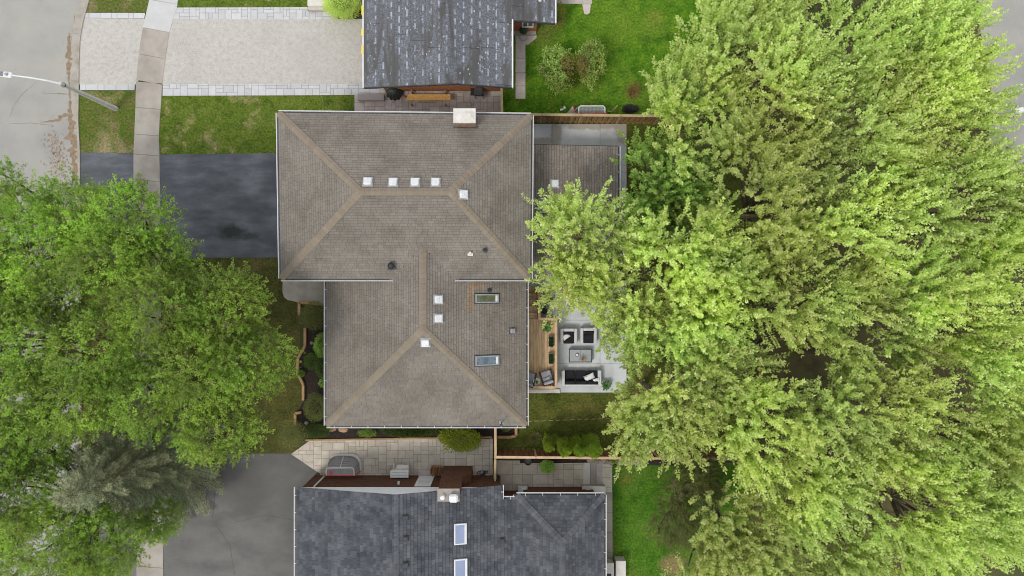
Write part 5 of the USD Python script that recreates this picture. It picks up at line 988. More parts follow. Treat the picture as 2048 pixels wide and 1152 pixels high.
def hockey_net(label, cx, yf, z0, w, dep, h, sgn, padded, emblem):
    """yf: y of the goal line; the net bulges towards sgn * y"""
    t = thing('hockey_net', label, 'hockey net', (cx, yf, z0)); y = lambda k: yf + sgn * k
    bar = MB().tube([(cx - w / 2, y(0), z0), (cx - w / 2, y(0), z0 + h - 0.12), (cx - w / 2 + 0.04, y(0), z0 + h - 0.03), (cx - w / 2 + 0.12, y(0), z0 + h), (cx + w / 2 - 0.12, y(0), z0 + h), (cx + w / 2 - 0.04, y(0), z0 + h - 0.03), (cx + w / 2, y(0), z0 + h - 0.12), (cx + w / 2, y(0), z0)], 0.034, 10)
    obj('goal_frame', bar, m_red, t)
    base = [np.array([cx + (w / 2 + 0.02) * (1 if a_ > 0 else -1) * abs(math.sin(a_)) ** 0.55, y(dep * max(0, math.cos(a_)) ** 0.6), z0 + 0.05]) for a_ in np.linspace(-math.pi / 2, math.pi / 2, 25)]
    obj('base_frame', MB().tube(base, 0.05 if padded else 0.034, 10), m_white, t)
    if padded:
        sk = MB(); B = np.array(base); up = B + (0, -sgn * 0.02, 0.26); V = np.vstack([B, up]); n = len(B); sk.add(V, [[i, i + 1, n + i + 1, n + i] for i in range(n - 1)]); obj('skirt', sk, m_white, t)
    shelf = [np.array([cx - w / 2 + 0.12, y(0.02), z0 + h]), np.array([cx - w / 2 + 0.13, y(0.34), z0 + h]), np.array([cx - w / 2 + 0.22, y(0.44), z0 + h]), np.array([cx + w / 2 - 0.22, y(0.44), z0 + h]), np.array([cx + w / 2 - 0.13, y(0.34), z0 + h]), np.array([cx + w / 2 - 0.12, y(0.02), z0 + h])]
    obj('top_frame', MB().tube(shelf, 0.028, 8), m_white, t)
    obj('centre_bar', MB().tube([(cx, y(0.44), z0 + h), (cx, y(dep * 0.8), z0 + h * 0.55), (cx, y(dep), z0 + 0.06)], 0.022, 8), m_white, t)
    nm = MB(); S = np.array([shelf[i] for i in range(6)]); k = 25; Sx = np.stack([np.interp(np.linspace(0, 1, k), np.linspace(0, 1, 6), S[:, j]) for j in range(3)], 1); B = np.array(base); mid_ = (Sx + B) / 2 + np.array([0, sgn * 0.05, -0.05])
    V = np.vstack([Sx, mid_, B]); F = [[r * k + i, r * k + i + 1, (r + 1) * k + i + 1, (r + 1) * k + i] for r in (0, 1) for i in range(k - 1)]; nm.add(V, F)
    nm.add(np.array([(cx - w / 2 + 0.12, y(0), z0 + h - 0.002), (cx + w / 2 - 0.12, y(0), z0 + h - 0.002), (cx + w / 2 - 0.13, y(0.43), z0 + h - 0.002), (cx - w / 2 + 0.13, y(0.43), z0 + h - 0.002)]), [[0, 1, 2, 3]])
    obj('netting', nm, m_net, t)
    if emblem: obj('emblem', MB().lathe((cx - w / 2 + 0.38, y(0.17), z0 + h + 0.006), [(0.04, 0.0), (0.055, 0.004), (0.1, 0.004), (0.1, 0.0)], 18).box((cx - w / 2 + 0.38, y(0.17), z0 + h + 0.008), (0.12, 0.03, 0.004), rz=0.5), m_red, t)
a_ = G(676, 958, 1.15); hockey_net('white hockey net with red goal frame standing on the flagstones by the brick wall', a_[0] + 0.12, -10.72, 0.03, 1.83, 0.95, 1.12, 1, True, True)
b_ = G(1180, 226, 0.6); hockey_net('old white hockey net leaning behind the weathered fence', b_[0] + 0.05, 9.98, 0.0, 1.75, 0.72, 1.1, 1, False, False)
# other things by that fence
p = G(1142, 221, 0.5); gp = thing('goalie_board', 'grey triangular board with red edge beside the old hockey net', 'board', (p[0], 10.1, 0)); tri = np.array([(p[0] - 0.42, 10.02, 0.02), (p[0] + 0.45, 10.02, 0.02), (p[0] + 0.1, 10.5, 0.75)])
obj('panel', MB().add(np.vstack([tri, tri + (0, 0.02, 0.03)]), [[0, 1, 2], [5, 4, 3], [0, 3, 4], [0, 4, 1], [1, 4, 5], [1, 5, 2], [2, 5, 3], [2, 3, 0]]), m_offwhite, gp); obj('edge_trim', MB().tube([tri[1] + (0, 0.01, 0.02), tri[2] + (0, 0.01, 0.02)], 0.03, 6), m_red, gp)
q0, q1 = G(1223, 224, 0.1), G(1235, 211, 0.9); hs = thing('hockey_stick', 'pale red hockey stick leaning against the weathered fence', 'stick', q0); obj('shaft', MB().beam(q0 + (0, 0, 0.0), q1, 0.05, 0.035), mat('faded_red_look', [lin(214, 150, 140), lin(228, 176, 166)], scale=3), hs); obj('blade', MB().beam(q0, q0 + (-0.25, 0.06, 0.02), 0.03, 0.09), m_offwhite, hs)
c = G(1127.5, 217, 0.2); wb = thing('white_toy', 'tiny white plastic toy on the grass left of the old hockey net', 'toy', (c[0], c[1], 0)); obj('toy_body', MB().box((c[0] + 0.05, c[1] + 0.06, 0.12), (0.12, 0.18, 0.2), rz=0.5, ch=0.03).box((c[0] - 0.1, c[1] - 0.04, 0.1), (0.22, 0.12, 0.08), rz=0.2, ch=0.02), m_white, wb)
c = G(1262, 216, 0.3); hp = thing('black_tarp_heap', 'crumpled black tarp heap behind the weathered fence under the leaves', 'tarp', (c[0], c[1], 0)); ic = trimesh.creation.icosphere(4); v = ic.vertices * (0.62, 0.32, 0.38); v = v * (0.6 + 0.9 * np.abs(meshkit.fbm(ic.vertices * 4.5 + 7, 4)[:, None] - 0.35)); v[:, 2] = np.maximum(v[:, 2], -0.02); obj('tarp', MB().add(v + (c[0], c[1], 0.02), ic.faces), m_black, hp)

# ================================================================== things on the side yards
a, b = G(780, 941, 0.9), G(817, 958, 0.9); x0, x1, y1, y0 = a[0], b[0], a[1] + 0.0, b[1] + 0.05; bq = thing('storage_cabinet', 'white cabinet with grooved lid standing on the flagstones by the brick wall', 'cabinet', ((x0 + x1) / 2, (y0 + y1) / 2, 0.03))
obj('cabinet_body', MB().span((x0 + 0.05, y0 + 0.04, 0.1), (x1 - 0.04, y1 - 0.02, 0.78)), m_offwhite, bq); ld = obj('lid', MB().span((x0, y0, 0.78), (x1, y1, 0.9), ch=0.03), m_white, bq)
for k in (0.35, 0.68): obj('lid_groove', MB().span((x0 + 0.1, y0 + (y1 - y0) * k, 0.898), (x1 - 0.1, y0 + (y1 - y0) * k + 0.025, 0.906)), m_grey_metal, ld)
obj('front_shelf', MB().span((x0 + 0.3, y1 - 0.02, 0.42), (x1 - 0.06, y1 + 0.22, 0.5), ch=0.01), m_offwhite, bq)
for xx in (x0 + 0.12, x1 - 0.12): obj('knob', MB().tube([(xx, y1 + 0.0, 0.3), (xx, y1 + 0.26, 0.3)], 0.045, 10), m_offwhite, bq); obj('foot', MB().span((xx - 0.04, y0 + 0.1, 0.03), (xx + 0.04, y1 - 0.1, 0.1)), m_grey_metal, bq)
m_wicker = mat('wicker_look', [lin(128, 88, 56), lin(172, 126, 84)], scale=14, fine=0.2, fscale=60)
for u, lb in ((866.5, 'left wicker pot of the brown pair beside the brick chimney'), (878.5, 'right wicker pot of the brown pair beside the brick chimney')):
    c = G(u, 941, 0.35); pt = thing('wicker_pot', lb, 'pot', (c[0], c[1], 0.03)); e_ = MB().lathe((0, 0, 0), [(0.001, 0.0), (0.14, 0.0), (0.2, 0.2), (0.2, 0.34), (0.17, 0.36), (0.15, 0.33), (0.14, 0.22), (0.001, 0.2)], 18); v, f = e_.data(); obj('pot_body', MB().add(v * (0.85, 1.5, 1.3) + (c[0], c[1], 0.03), f), m_wicker, pt); obj('pot_bar', MB().beam((c[0] - 0.03, c[1] - 0.2, 0.45), (c[0] + 0.03, c[1] + 0.22, 0.45), 0.05, 0.03), m_wicker, pt)
c = G(960, 947, 0.15); hz = thing('garden_hose', 'tangled dark hose beside the brick fireplace wall', 'hose', (c[0], c[1], 0.03)); r_ = np.random.default_rng(4); th = np.linspace(0, 22, 120); obj('hose', MB().tube(np.stack([c[0] + 0.2 * th / 22 * 1.4 + 0.22 * np.cos(th), c[1] + 0.14 * np.sin(th * 1.1), 0.06 + 0.05 * np.abs(np.sin(th * 0.7))], 1), 0.02, 6), m_dark_metal, hz); obj('nozzle', MB().box((c[0] + 0.1, c[1] + 0.05, 0.16), (0.22, 0.16, 0.12), rz=0.6, ch=0.04), m_grey_metal, hz)
c = G(975, 954, 0.2); solo('white_dish', MB().lathe((c[0], c[1], 0.03), [(0.001, 0.0), (0.09, 0.0), (0.13, 0.05), (0.115, 0.05), (0.08, 0.015), (0.001, 0.015)], 20), m_white, 'small white dish on the flagstones near the pale fence', 'dish')
c = G(995, 957, 0.5); bn = thing('black_bin', 'small black bin by the gutter corner of the grey house', 'bin', (c[0], c[1], 0.03)); obj('bin_body', MB().lathe((c[0], c[1], 0.03), [(0.001, 0.0), (0.11, 0.0), (0.15, 0.5), (0.001, 0.5)], 16), m_black, bn); obj('lid', MB().lathe((c[0], c[1], 0.53), [(0.16, 0.0), (0.16, 0.03), (0.1, 0.09), (0.001, 0.1)], 16), m_black, bn)
c = G(1056, 919, 0.2); pt = thing('black_pot', 'black pot tucked under the stained fence on the tan terrace', 'pot', (c[0], c[1] - 0.1, 0.03)); obj('pot_body', MB().lathe((c[0], c[1] - 0.1, 0.03), [(0.001, 0.0), (0.16, 0.0), (0.22, 0.3), (0.2, 0.3), (0.17, 0.2), (0.001, 0.2)], 20), m_black, pt)
# upper side path
a, b = G(715, 187, 0.35), G(768, 201, 0.35); sb_ = thing('stone_bench', 'low grey stone block bench on the upper side path', 'bench', ((a[0] + b[0]) / 2, (a[1] + b[1]) / 2, 0.03)); obj('block', MB().span((a[0] + 0.03, b[1] + 0.03, 0.03), (b[0] - 0.03, a[1] - 0.03, 0.28)), m_pav_grey, sb_); obj('top_slab', MB().span((a[0], b[1], 0.28), (b[0], a[1], 0.36), ch=0.015), mat('bench_slab_look', [lin(150, 142, 140), lin(160, 152, 150)], scale=3, fine=0.05), sb_)
m_osb = mat('strand_board_look', [lin(170, 128, 66, 1), lin(200, 158, 92, 1), lin(214, 174, 108, 1)], scale=16, detail=3, fine=0.2, fscale=30, stretch=(0.5, 1.6, 1))
a, b = G(810, 166, 1.0), G(901, 192, 0.6); ob = thing('strand_board', 'large tan strand board sheet leaning against the upper house', 'board', (a[0], b[1], 0.03)); P_ = [np.array([a[0], 10.85, 0.7]), np.array([b[0], 10.85, 0.7]), np.array([b[0], b[1] + 0.1, 0.62]), np.array([a[0] + 0.12, b[1] + 0.1, 0.62])]
V = np.vstack([P_, np.array(P_) - (0, 0, 0.03)]); obj('sheet', MB().add(V, [[3, 2, 1, 0], [4, 5, 6, 7], [0, 1, 5, 4], [1, 2, 6, 5], [2, 3, 7, 6], [3, 0, 4, 7]]), m_osb, ob)
for xx in (a[0] + 0.3, b[0] - 0.3):
    for yy in (10.7, b[1] + 0.3): obj('trestle_leg', MB().span((xx - 0.04, yy - 0.04, 0.03), (xx + 0.04, yy + 0.04, 0.59)), m_timber, ob)
c = G(787, 182, 0.5); tp = thing('covered_grill', 'dark tarp covered round shape beside the upper house', 'cover', (c[0], c[1], 0.03)); ic = trimesh.creation.icosphere(4); v = ic.vertices * (0.5, 0.42, 0.75); ang = np.arctan2(v[:, 1], v[:, 0]); v[:, :2] *= (1 + 0.07 * np.sin(ang * 11))[:, None]; v[:, 2] = np.maximum(v[:, 2], 0); obj('tarp', MB().add(v + (c[0], c[1], 0.03), ic.faces), mat('green_black_tarp_look', [(0.014, 0.018, 0.016), (0.035, 0.042, 0.036)], scale=5, rough=0.5), tp, smooth=True)
a, b = G(803, 174, 0.5), G(806, 190, 0.1); solo('lumber_plank', MB().beam((a[0], 10.8, 0.9), (b[0], b[1], 0.06), 0.09, 0.05), m_rail, 'upright plank leaning between dark cover and strand board', 'plank')
c = G(976, 179, 0.1); solo('lumber_plank', MB().span((c[0] - 0.35, c[1] - 0.09, 0.04), (c[0] + 0.35, c[1] + 0.04, 0.09)), m_timber, 'short plank lying on the path right of the black grill', 'plank')
a, b = G(948.5, 173, 0.85), G(967, 193, 0.85); gr = thing('grill', 'black kettle barbecue on the upper side path under the eave', 'barbecue', ((a[0] + b[0]) / 2, (a[1] + b[1]) / 2, 0.03)); x0, x1, y1, y0 = a[0], b[0], a[1], b[1]
obj('fire_box', MB().span((x0, y0 + 0.05, 0.55), (x1, y1, 0.75), ch=0.03), m_black, gr); obj('hood', MB().span((x0 + 0.01, y0 + 0.08, 0.75), (x1 - 0.01, y1, 0.98), ch=0.09), mat('grill_hood_look', [(0.03, 0.038, 0.04), (0.05, 0.058, 0.06)], scale=2, rough=0.35, spec=0.5), gr); obj('front_handle', MB().tube([(x0 + 0.06, y0 + 0.02, 0.8), (x1 - 0.06, y0 + 0.02, 0.8)], 0.015, 8), m_grey_metal, gr); obj('side_shelf', MB().span((x0 - 0.22, y0 + 0.1, 0.68), (x0 - 0.006, y1 - 0.05, 0.71)), m_black, gr)
for xx in (x0 + 0.05, x1 - 0.05):
    for yy in (y0 + 0.1, y1 - 0.06): obj('leg', MB().span((xx - 0.02, yy - 0.02, 0.03), (xx + 0.02, yy + 0.02, 0.55)), m_dark_metal, gr)
c = G(940, 209, 0.1); solo('toy_ball', MB().tm(trimesh.creation.icosphere(3, 0.07).apply_translation((c[0], c[1], 0.1))), m_offwhite, 'tiny pale ball on the upper side path above the chimney', 'ball', smooth=True)
a, b = G(616, -6, 0.3), G(646, 20, 0.3); sb_ = thing('stone_step', 'grey stone block at the top edge beside the round shrub', 'step', ((a[0] + b[0]) / 2, (a[1] + b[1]) / 2, 0.0)); obj('block', MB().span((a[0], b[1], 0.0), (b[0] + 0.5, a[1], 0.3), ch=0.02), m_pav_grey, sb_); obj('top_slab', MB().span((a[0] - 0.02, b[1] + 0.22, 0.3), (b[0] + 0.5, a[1], 0.36), ch=0.015), m_offwhite, sb_)
c = G(1047, 58, 0.5); gb_ = thing('rain_barrel', 'dark green barrel with a hose loop below the orange brick wall', 'barrel', (c[0], c[1], 0.03)); obj('barrel_body', MB().lathe((c[0], c[1], 0.03), [(0.001, 0.0), (0.2, 0.0), (0.24, 0.35), (0.2, 0.75), (0.17, 0.8), (0.001, 0.82)], 20), mat('dark_green_plastic_look', [(0.012, 0.03, 0.016), (0.02, 0.045, 0.026)], scale=3, rough=0.5), gb_); th = np.linspace(0, 2 * np.pi, 24); obj('hose', MB().tube(np.stack([c[0] + 0.22 * np.cos(th), c[1] - 0.32 + 0.2 * np.sin(th), np.full(24, 0.06)], 1), 0.016, 6), m_grey_metal, gb_)
# rocks
def rock(label, u, v, r, m, z0=0.0, sq=(1, 0.8, 0.6), seed=0, group=None):
    c = G(u, v, 0.1); ic = trimesh.creation.icosphere(3); p = ic.vertices; k = 0.7 + 0.6 * meshkit.fbm(p * 1.7 + seed * 3.1, 3); v_ = p * k[:, None] * r * np.array(sq); v_[:, 2] = np.maximum(v_[:, 2], -0.05)
    return solo('rock', MB().add(v_ + (c[0], c[1], z0), ic.faces), m, label, 'rock', group)
rock('tan sandstone at the left end of the planted lower bed', 686, 860, 0.2, m_rock_sand, 0.04, (1.4, 0.7, 0.5), 1); rock('flat pale sandstone half under leaves left of the other sandstone', 662, 859, 0.18, m_rock_sand, 0.04, (1.5, 0.7, 0.4), 2)
rock('small pale rock in the lower corner of the front mulch bed', 612, 846, 0.12, m_rock, 0.03, (1, 0.8, 0.6), 3); rock('single whitish stone in the upper part of the front mulch bed', 622, 686, 0.09, m_rock, 0.03, (1, 1, 0.6), 4)
for i, (u, v, r, q) in enumerate([(1182, 922, 0.2, 'nearest the terrace steps'), (1196, 924, 0.16, 'second from the terrace steps'), (1208, 923, 0.2, 'third from the terrace steps'), (1222, 925, 0.2, 'in the middle of the row beside a green tuft'), (1243, 922, 0.34, 'the largest white one of the row'), (1262, 924, 0.26, 'second largest near the lawn'), (1277, 926, 0.24, 'at the right end of the row')]):
    rock('pale rock along the stained fence, ' + q, u, v, r, m_rock, 0.05, (1.2, 0.75, 0.6), 10 + i, 'rocks along the stained fence')
c = G(2035, 222, 0.6); pk = thing('parking_sign', 'small white sign board at the far right edge over the pale paving', 'sign', (c[0], c[1], 0)); obj('board', MB().box((c[0], c[1], 0.75), (0.5, 0.3, 0.05), rz=0.2, ch=0.01), m_white, pk); obj('post', MB().tube([(c[0], c[1], 0), (c[0], c[1], 0.73)], 0.03, 8), m_grey_metal, pk)
# ================================================================== vegetation
def unit(a): return a / (np.linalg.norm(a, axis=-1, keepdims=True) + 1e-9)
def leaves(P, D, L, W, r, droop=0.0, fold=0.25):
    """kite shaped leaves: base P, axis D (unit), length L, width W"""
    n = len(P); L = np.broadcast_to(L, n)[:, None] * r.uniform(0.7, 1.25, (n, 1)); W = np.broadcast_to(W, n)[:, None] * r.uniform(0.75, 1.2, (n, 1))
    N = unit(np.array([0, 0, 1.0]) + r.normal(0, 0.45, (n, 3))); S = unit(np.cross(D, N)); N = np.cross(S, D)
    a = P; t = P + D * L - np.array([0, 0, 1]) * L * droop; m = P + D * L * 0.48 + N * W * fold
    V = np.stack([a, m + S * W / 2, t, m - S * W / 2], 1).reshape(-1, 3)
    q = 4 * np.arange(n)[:, None]; F = np.vstack([q + [0, 1, 2], q + [0, 2, 3]]); return V, F
def segs(A, B, ra, rb, n=3):
    k = len(A); d = unit(B - A); ref = np.where(np.abs(d[:, 2:3]) > 0.9, [[1.0, 0, 0]], [[0, 0, 1.0]]); s = unit(np.cross(d, ref)); u = np.cross(s, d)
    ra, rb = np.broadcast_to(ra, k), np.broadcast_to(rb, k); V = []
    for c, q in ((A, ra), (B, rb)):
        for i in range(n):
            an = 2 * np.pi * i / n; V.append(c + q[:, None] * (math.cos(an) * s + math.sin(an) * u))
    V = np.stack(V, 1).reshape(-1, 3); F = []
    o = 2 * n * np.arange(k)[:, None]
    for i in range(n): j = (i + 1) % n; F += [o + [i, j, n + j], o + [i, n + j, n + i]]
    return V, np.vstack(F)
def bez(a, b, c, n=7):
    t = np.linspace(0, 1, n)[:, None]; return (1 - t) ** 2 * a + 2 * t * (1 - t) * b + t * t * c

def tree(name, label, base, lobes, mleaf, seed, shoots=350, slen=(1.0, 2.4), L=0.13, W=0.075, up=1.0, outw=0.4, jit=0.11, step=0.032, trunk_r=0.2, group=None, inner=0.35, bark=None, gap=0.3, draw=0.4, sprays=0, thin=1.0):
    """lobes: (u, v, z, rx, ry, rz, weight): crown volumes in survey coordinates"""
    r = np.random.default_rng(seed); b = G(*base, 0); t = thing(name, label, 'tree', b, group); bark = bark or m_trunk
    C = np.array([G(u, v, z) for u, v, z, *_ in lobes]); R = np.array([l[3:6] for l in lobes], float); Wt = np.array([l[6] if len(l) > 6 else 1.0 for l in lobes]); cm = C.mean(0)
    fork = b + (cm - b) * np.array([0.25, 0.25, 0.0]) + (0, 0, max(1.2, 0.32 * cm[2]))
    trunk = bez(b - (0, 0, 0.15), b + (0, 0, 0.6 * fork[2]) + r.normal(0, 0.1, 3) * (1, 1, 0), fork, 8)
    obj('trunk', MB().tube(trunk, np.linspace(trunk_r * 1.25, trunk_r * 0.8, 8), 10), bark, t)
    nodes, nodew, ni = [], [], 0
    for k in range(len(lobes)):
        nl = 6 if len(lobes) < 4 else 4
        for i in range(nl):
            a_ = 2 * np.pi * (i + r.random()) / nl; rad = r.uniform(0.25, 0.75); e = C[k] + R[k] * np.array([math.cos(a_) * rad, math.sin(a_) * rad, r.uniform(0.0, 0.6)])
            m = fork * 0.45 + e * 0.55 + np.array([(e[0] - fork[0]) * 0.15, (e[1] - fork[1]) * 0.15, -0.12 * (e[2] - fork[2])]); s0 = fork + r.normal(0, 0.06, 3)
            p = bez(s0, m, e, 9); obj('limb', MB().tube(p, np.linspace(trunk_r * r.uniform(0.34, 0.55), 0.025, 9), 6), bark, t); nodes.append(p[3:])
    nodes = np.vstack(nodes)
    A, B, ra, rb = [], [], [], []; SP, SD, SL = [], [], []
    for k in range(len(lobes)):
        n = int(shoots * Wt[k]); d = unit(r.normal(0, 1, (n, 3))); fl = (d[:, 2] < 0) & (r.random(n) < 0.65); d[fl, 2] *= -1; rad = r.uniform(inner ** 3, 1, n) ** (1 / 3)
        ctr = C[k]
        # lumpy outline
        lump = 0.72 + 0.5 * meshkit.noise(d * 2.2 + seed * 1.7 + k * 5.1, seed)
        Q = C[k] + d * R[k] * (rad * lump)[:, None]; Q = Q[(Q[:, 2] > 1.0)]
        # some clumps are left open so that what lies below shows through
        keep = meshkit.noise(Q * 0.75 + seed * 3.3, seed + 1) > gap; Q = Q[keep]
        org = np.repeat(C[k][None], len(Q), 0)
        if sprays:
            # fans of upright shoots, each fan leaving one branch end
            ns = max(2, int(sprays * Wt[k])); per = max(8, n // ns); d = unit(r.normal(0, 1, (ns, 3))); d[:, 2] = np.abs(d[:, 2]) * 0.9 - 0.25
            lump = 0.7 + 0.5 * meshkit.noise(d * 2.2 + seed * 1.7 + k * 5.1, seed); S0 = C[k] + d * R[k] * (lump * r.uniform(0.45, 1.0, ns))[:, None]; S0 = S0 - (0, 0, 0.8)
            i_ = np.repeat(np.arange(ns), per); sp = r.uniform(0.28, 0.55, ns)[i_][:, None]; off = r.normal(0, 1, (len(i_), 3)) * (1, 1, 0.55) * sp; Q = S0[i_] + off
            org = S0[i_] + (C[k] - S0[i_]) * 0.25 - (0, 0, 0.3)
        dist = np.linalg.norm(Q[:, None] - nodes[None], axis=2) + 0.8 * np.maximum(0, nodes[None, :, 2] - Q[:, None, 2]); j = dist.argmin(1); src = nodes[j]
        mid_ = src * 0.5 + Q * 0.5 - np.array([0, 0, 0.1]) * dist.min(1)[:, None]
        sel = r.random(len(Q)) < draw
        A += [src[sel], mid_[sel]]; B += [mid_[sel], Q[sel]]; ra += [np.full(sel.sum(), 0.022), np.full(sel.sum(), 0.015)]; rb += [np.full(sel.sum(), 0.015), np.full(sel.sum(), 0.008)]
        o = unit((Q - org) * (1, 1, 0.4)); dd = unit(np.array([0, 0, up]) + o * outw * r.uniform(0.4, 1.4, (len(Q), 1)) + r.normal(0, jit, (len(Q), 3)))
        ll = r.uniform(*slen, len(Q)); SP.append(Q); SD.append(dd); SL.append(ll)
    SP, SD, SL = np.vstack(SP), np.vstack(SD), np.concatenate(SL)
    T1 = SP + SD * SL[:, None]; hs = r.random(len(SP)) < 0.55; A.append(SP[hs]); B.append(T1[hs]); ra.append(np.full(hs.sum(), 0.009)); rb.append(np.full(hs.sum(), 0.003))
    v, f = segs(np.vstack(A), np.vstack(B), np.concatenate(ra), np.concatenate(rb)); obj('twigs', (v, f), m_twig, t, kind='stuff')
    cnt = np.maximum(4, (SL / step).astype(int)); idx = np.repeat(np.arange(len(SP)), cnt); m = len(idx); tt = r.random(m) ** 0.85
    ax = SD[idx]; side = unit(np.cross(ax, r.normal(0, 1, (m, 3)))); D = unit(ax * r.uniform(0.1, 0.75, (m, 1)) + side * 0.8 + np.array([0, 0, 0.12]))
    spread = (0.01 + 0.08 * (1 - tt) * r.random(m))[:, None]
    P = SP[idx] + ax * (tt * SL[idx])[:, None] + side * spread
    v, f = leaves(P, D, L, W, r); obj('crown', (v, f), mleaf, t, isl=4); tree.count += m
    return t
tree.count = 0

lf_pale = leaf_mat('pale_leaf_look', [(0.13, 0.235, 0.045), (0.24, 0.355, 0.08), (0.35, 0.45, 0.13), (0.47, 0.54, 0.21), (0.68, 0.70, 0.43)], 0.5, (0.70, 0.88, 0.22), patch=0.18, rough=0.36, spec=0.6)
lf_lime = leaf_mat('lime_leaf_look', [(0.13, 0.245, 0.045), (0.24, 0.37, 0.085), (0.35, 0.465, 0.13), (0.47, 0.55, 0.21), (0.67, 0.70, 0.42)], 0.5, (0.70, 0.90, 0.2), patch=0.18, rough=0.36, spec=0.6)
lf_mid = leaf_mat('mid_leaf_look', [(0.08, 0.185, 0.03), (0.14, 0.26, 0.05), (0.21, 0.33, 0.075), (0.36, 0.45, 0.18)], 0.45, (0.42, 0.68, 0.1), patch=0.3, rough=0.4, spec=0.5)
lf_green = leaf_mat('fresh_leaf_look', [(0.05, 0.145, 0.012), (0.105, 0.23, 0.022), (0.17, 0.305, 0.036), (0.32, 0.43, 0.11)], 0.43, (0.38, 0.64, 0.05), patch=0.4, rough=0.42, spec=0.45, warm=(1.25, 1.05, 1.1))
lf_deep = leaf_mat('deep_leaf_look', [(0.035, 0.08, 0.014), (0.06, 0.12, 0.022), (0.08, 0.145, 0.028)], 0.28, (0.12, 0.22, 0.03))
lf_dull = leaf_mat('dull_leaf_look', [(0.09, 0.12, 0.03), (0.13, 0.165, 0.042), (0.17, 0.20, 0.055)], 0.3, (0.18, 0.22, 0.05))
lf_spruce = leaf_mat('spruce_needle_look', [(0.11, 0.165, 0.09), (0.18, 0.245, 0.14), (0.28, 0.33, 0.19), (0.46, 0.44, 0.25)], 0.12, (0.12, 0.15, 0.08), rough=0.6)
lf_cedar = leaf_mat('cedar_look', [(0.065, 0.13, 0.015), (0.115, 0.2, 0.02), (0.23, 0.32, 0.035)], 0.3, (0.3, 0.44, 0.03))
lf_bronze = leaf_mat('bronze_leaf_look', [(0.15, 0.18, 0.03), (0.24, 0.2, 0.05), (0.14, 0.22, 0.03), (0.3, 0.24, 0.09)], 0.3, (0.26, 0.24, 0.05))
lf_red = leaf_mat('red_leaf_look', [(0.2, 0.09, 0.04), (0.26, 0.14, 0.06)], 0.3, (0.34, 0.16, 0.06))

TALL = 'tall pale trees on the right'
def PT(label, base, lobes, seed, m=None, **k):
    k = {**dict(sprays=11), **k}
    return tree('pale_tree', label, base, lobes, m or lf_pale, seed, **k)
PT('pale tree at the top reaching over the end of the weathered fence', (1345, 255), [(1405, 215, 8.0, 2.7, 2.9, 2.6), (1490, 60, 9.0, 2.1, 2.4, 2.2), (1345, 170, 7.2, 1.3, 1.7, 1.8, .45)], 101)
PT('pale tree at the top edge between the bright lawn and the right road', (1450, 150), [(1600, 150, 9.5, 2.9, 3.0, 2.6), (1545, 20, 9, 2.4, 2.2, 2.2, .8)], 102)
PT('lime tree at the top edge left of the pale paving', (1560, 120), [(1745, 60, 10, 2.9, 2.7, 2.6)], 103, lf_lime)
PT('lime tree beside the pale paving at the top right corner', (1680, 240), [(1890, 130, 10, 2.9, 2.8, 2.7), (1950, 230, 9.5, 1.6, 2.2, 2.2, .55), (1840, 20, 9, 2.0, 1.6, 2, .5)], 104, lf_lime)
PT('tall pale tree in the second row below the lime tree of the top edge', (1580, 310), [(1750, 235, 10, 3.1, 2.8, 2.8)], 105)
PT('sparse pale tree spreading over the brown house patio roof', (1290, 545), [(1185, 478, 7.6, 2.5, 2.5, 1.9, 1.1), (1258, 590, 7.4, 1.9, 1.5, 1.6, .6), (1130, 520, 7.0, 0.9, 1.2, 1.0, .25), (1145, 575, 7.2, 0.9, 0.7, 0.9, .2), (1240, 660, 6.8, 0.8, 0.6, 0.9, .2)], 106, slen=(0.7, 2.0), outw=0.6)
PT('darker green tree at the right edge of the concrete patio', (1270, 400), [(1330, 345, 6.0, 2.1, 1.9, 2.0), (1300, 430, 5.6, 1.8, 1.5, 1.8, .7)], 107, lf_mid)
PT('pale tree right of the patio in the middle of the back lawn', (1350, 545), [(1400, 490, 8.4, 2.4, 2.6, 2.3), (1440, 610, 8.2, 2.6, 2.2, 2.2), (1340, 660, 7.6, 2.0, 2.0, 2.0, .8)], 108)
PT('pale tree in the middle of the tree belt, with long upright shoots', (1460, 470), [(1570, 400, 9.8, 3.0, 2.9, 2.8), (1545, 285, 9.2, 2.3, 2.1, 2.2, .7), (1640, 250, 9.0, 1.8, 1.8, 2.0, .5)], 109, slen=(0.9, 2.4))
PT('pale tree right of the one with long upright shoots', (1620, 470), [(1740, 420, 10, 2.9, 2.9, 2.7)], 110, slen=(0.8, 2.2))
PT('lime tree at the right edge below the small white sign', (1700, 450), [(1900, 400, 10, 3.0, 3.0, 2.7), (2000, 340, 9, 1.4, 1.6, 2, .4), (2040, 430, 9.5, 1.8, 2.0, 2.2, .6)], 111, lf_lime)
PT('pale tree bulging over the lower right corner of the back lawn', (1285, 770), [(1358, 806, 8.2, 2.5, 2.4, 2.3, 1.1), (1290, 858, 7.6, 1.4, 1.4, 1.6, .4), (1440, 740, 8.4, 1.8, 1.8, 2, .6)], 112, outw=0.6)
lt1 = PT('pale tree left of the gap with the curved brick edging', (1470, 745), [(1590, 600, 9.4, 2.9, 2.7, 2.5), (1480, 560, 8.6, 1.8, 1.8, 2.0, .6)], 113)
PT('pale tree right of the gap with the curved brick edging', (1610, 700), [(1740, 640, 9.6, 2.9, 2.8, 2.6)], 114)
PT('lime tree at the right edge in the middle of the picture', (1730, 640), [(1920, 620, 10, 3.0, 3.0, 2.7), (2010, 720, 10, 2.0, 2.0, 2.4, .6), (2040, 520, 9.5, 2.2, 2.4, 2.4, .6)], 115, lf_lime)
PT('pale tree below the curved brick edging', (1450, 800), [(1530, 870, 8.6, 2.5, 2.2, 2.3)], 116)
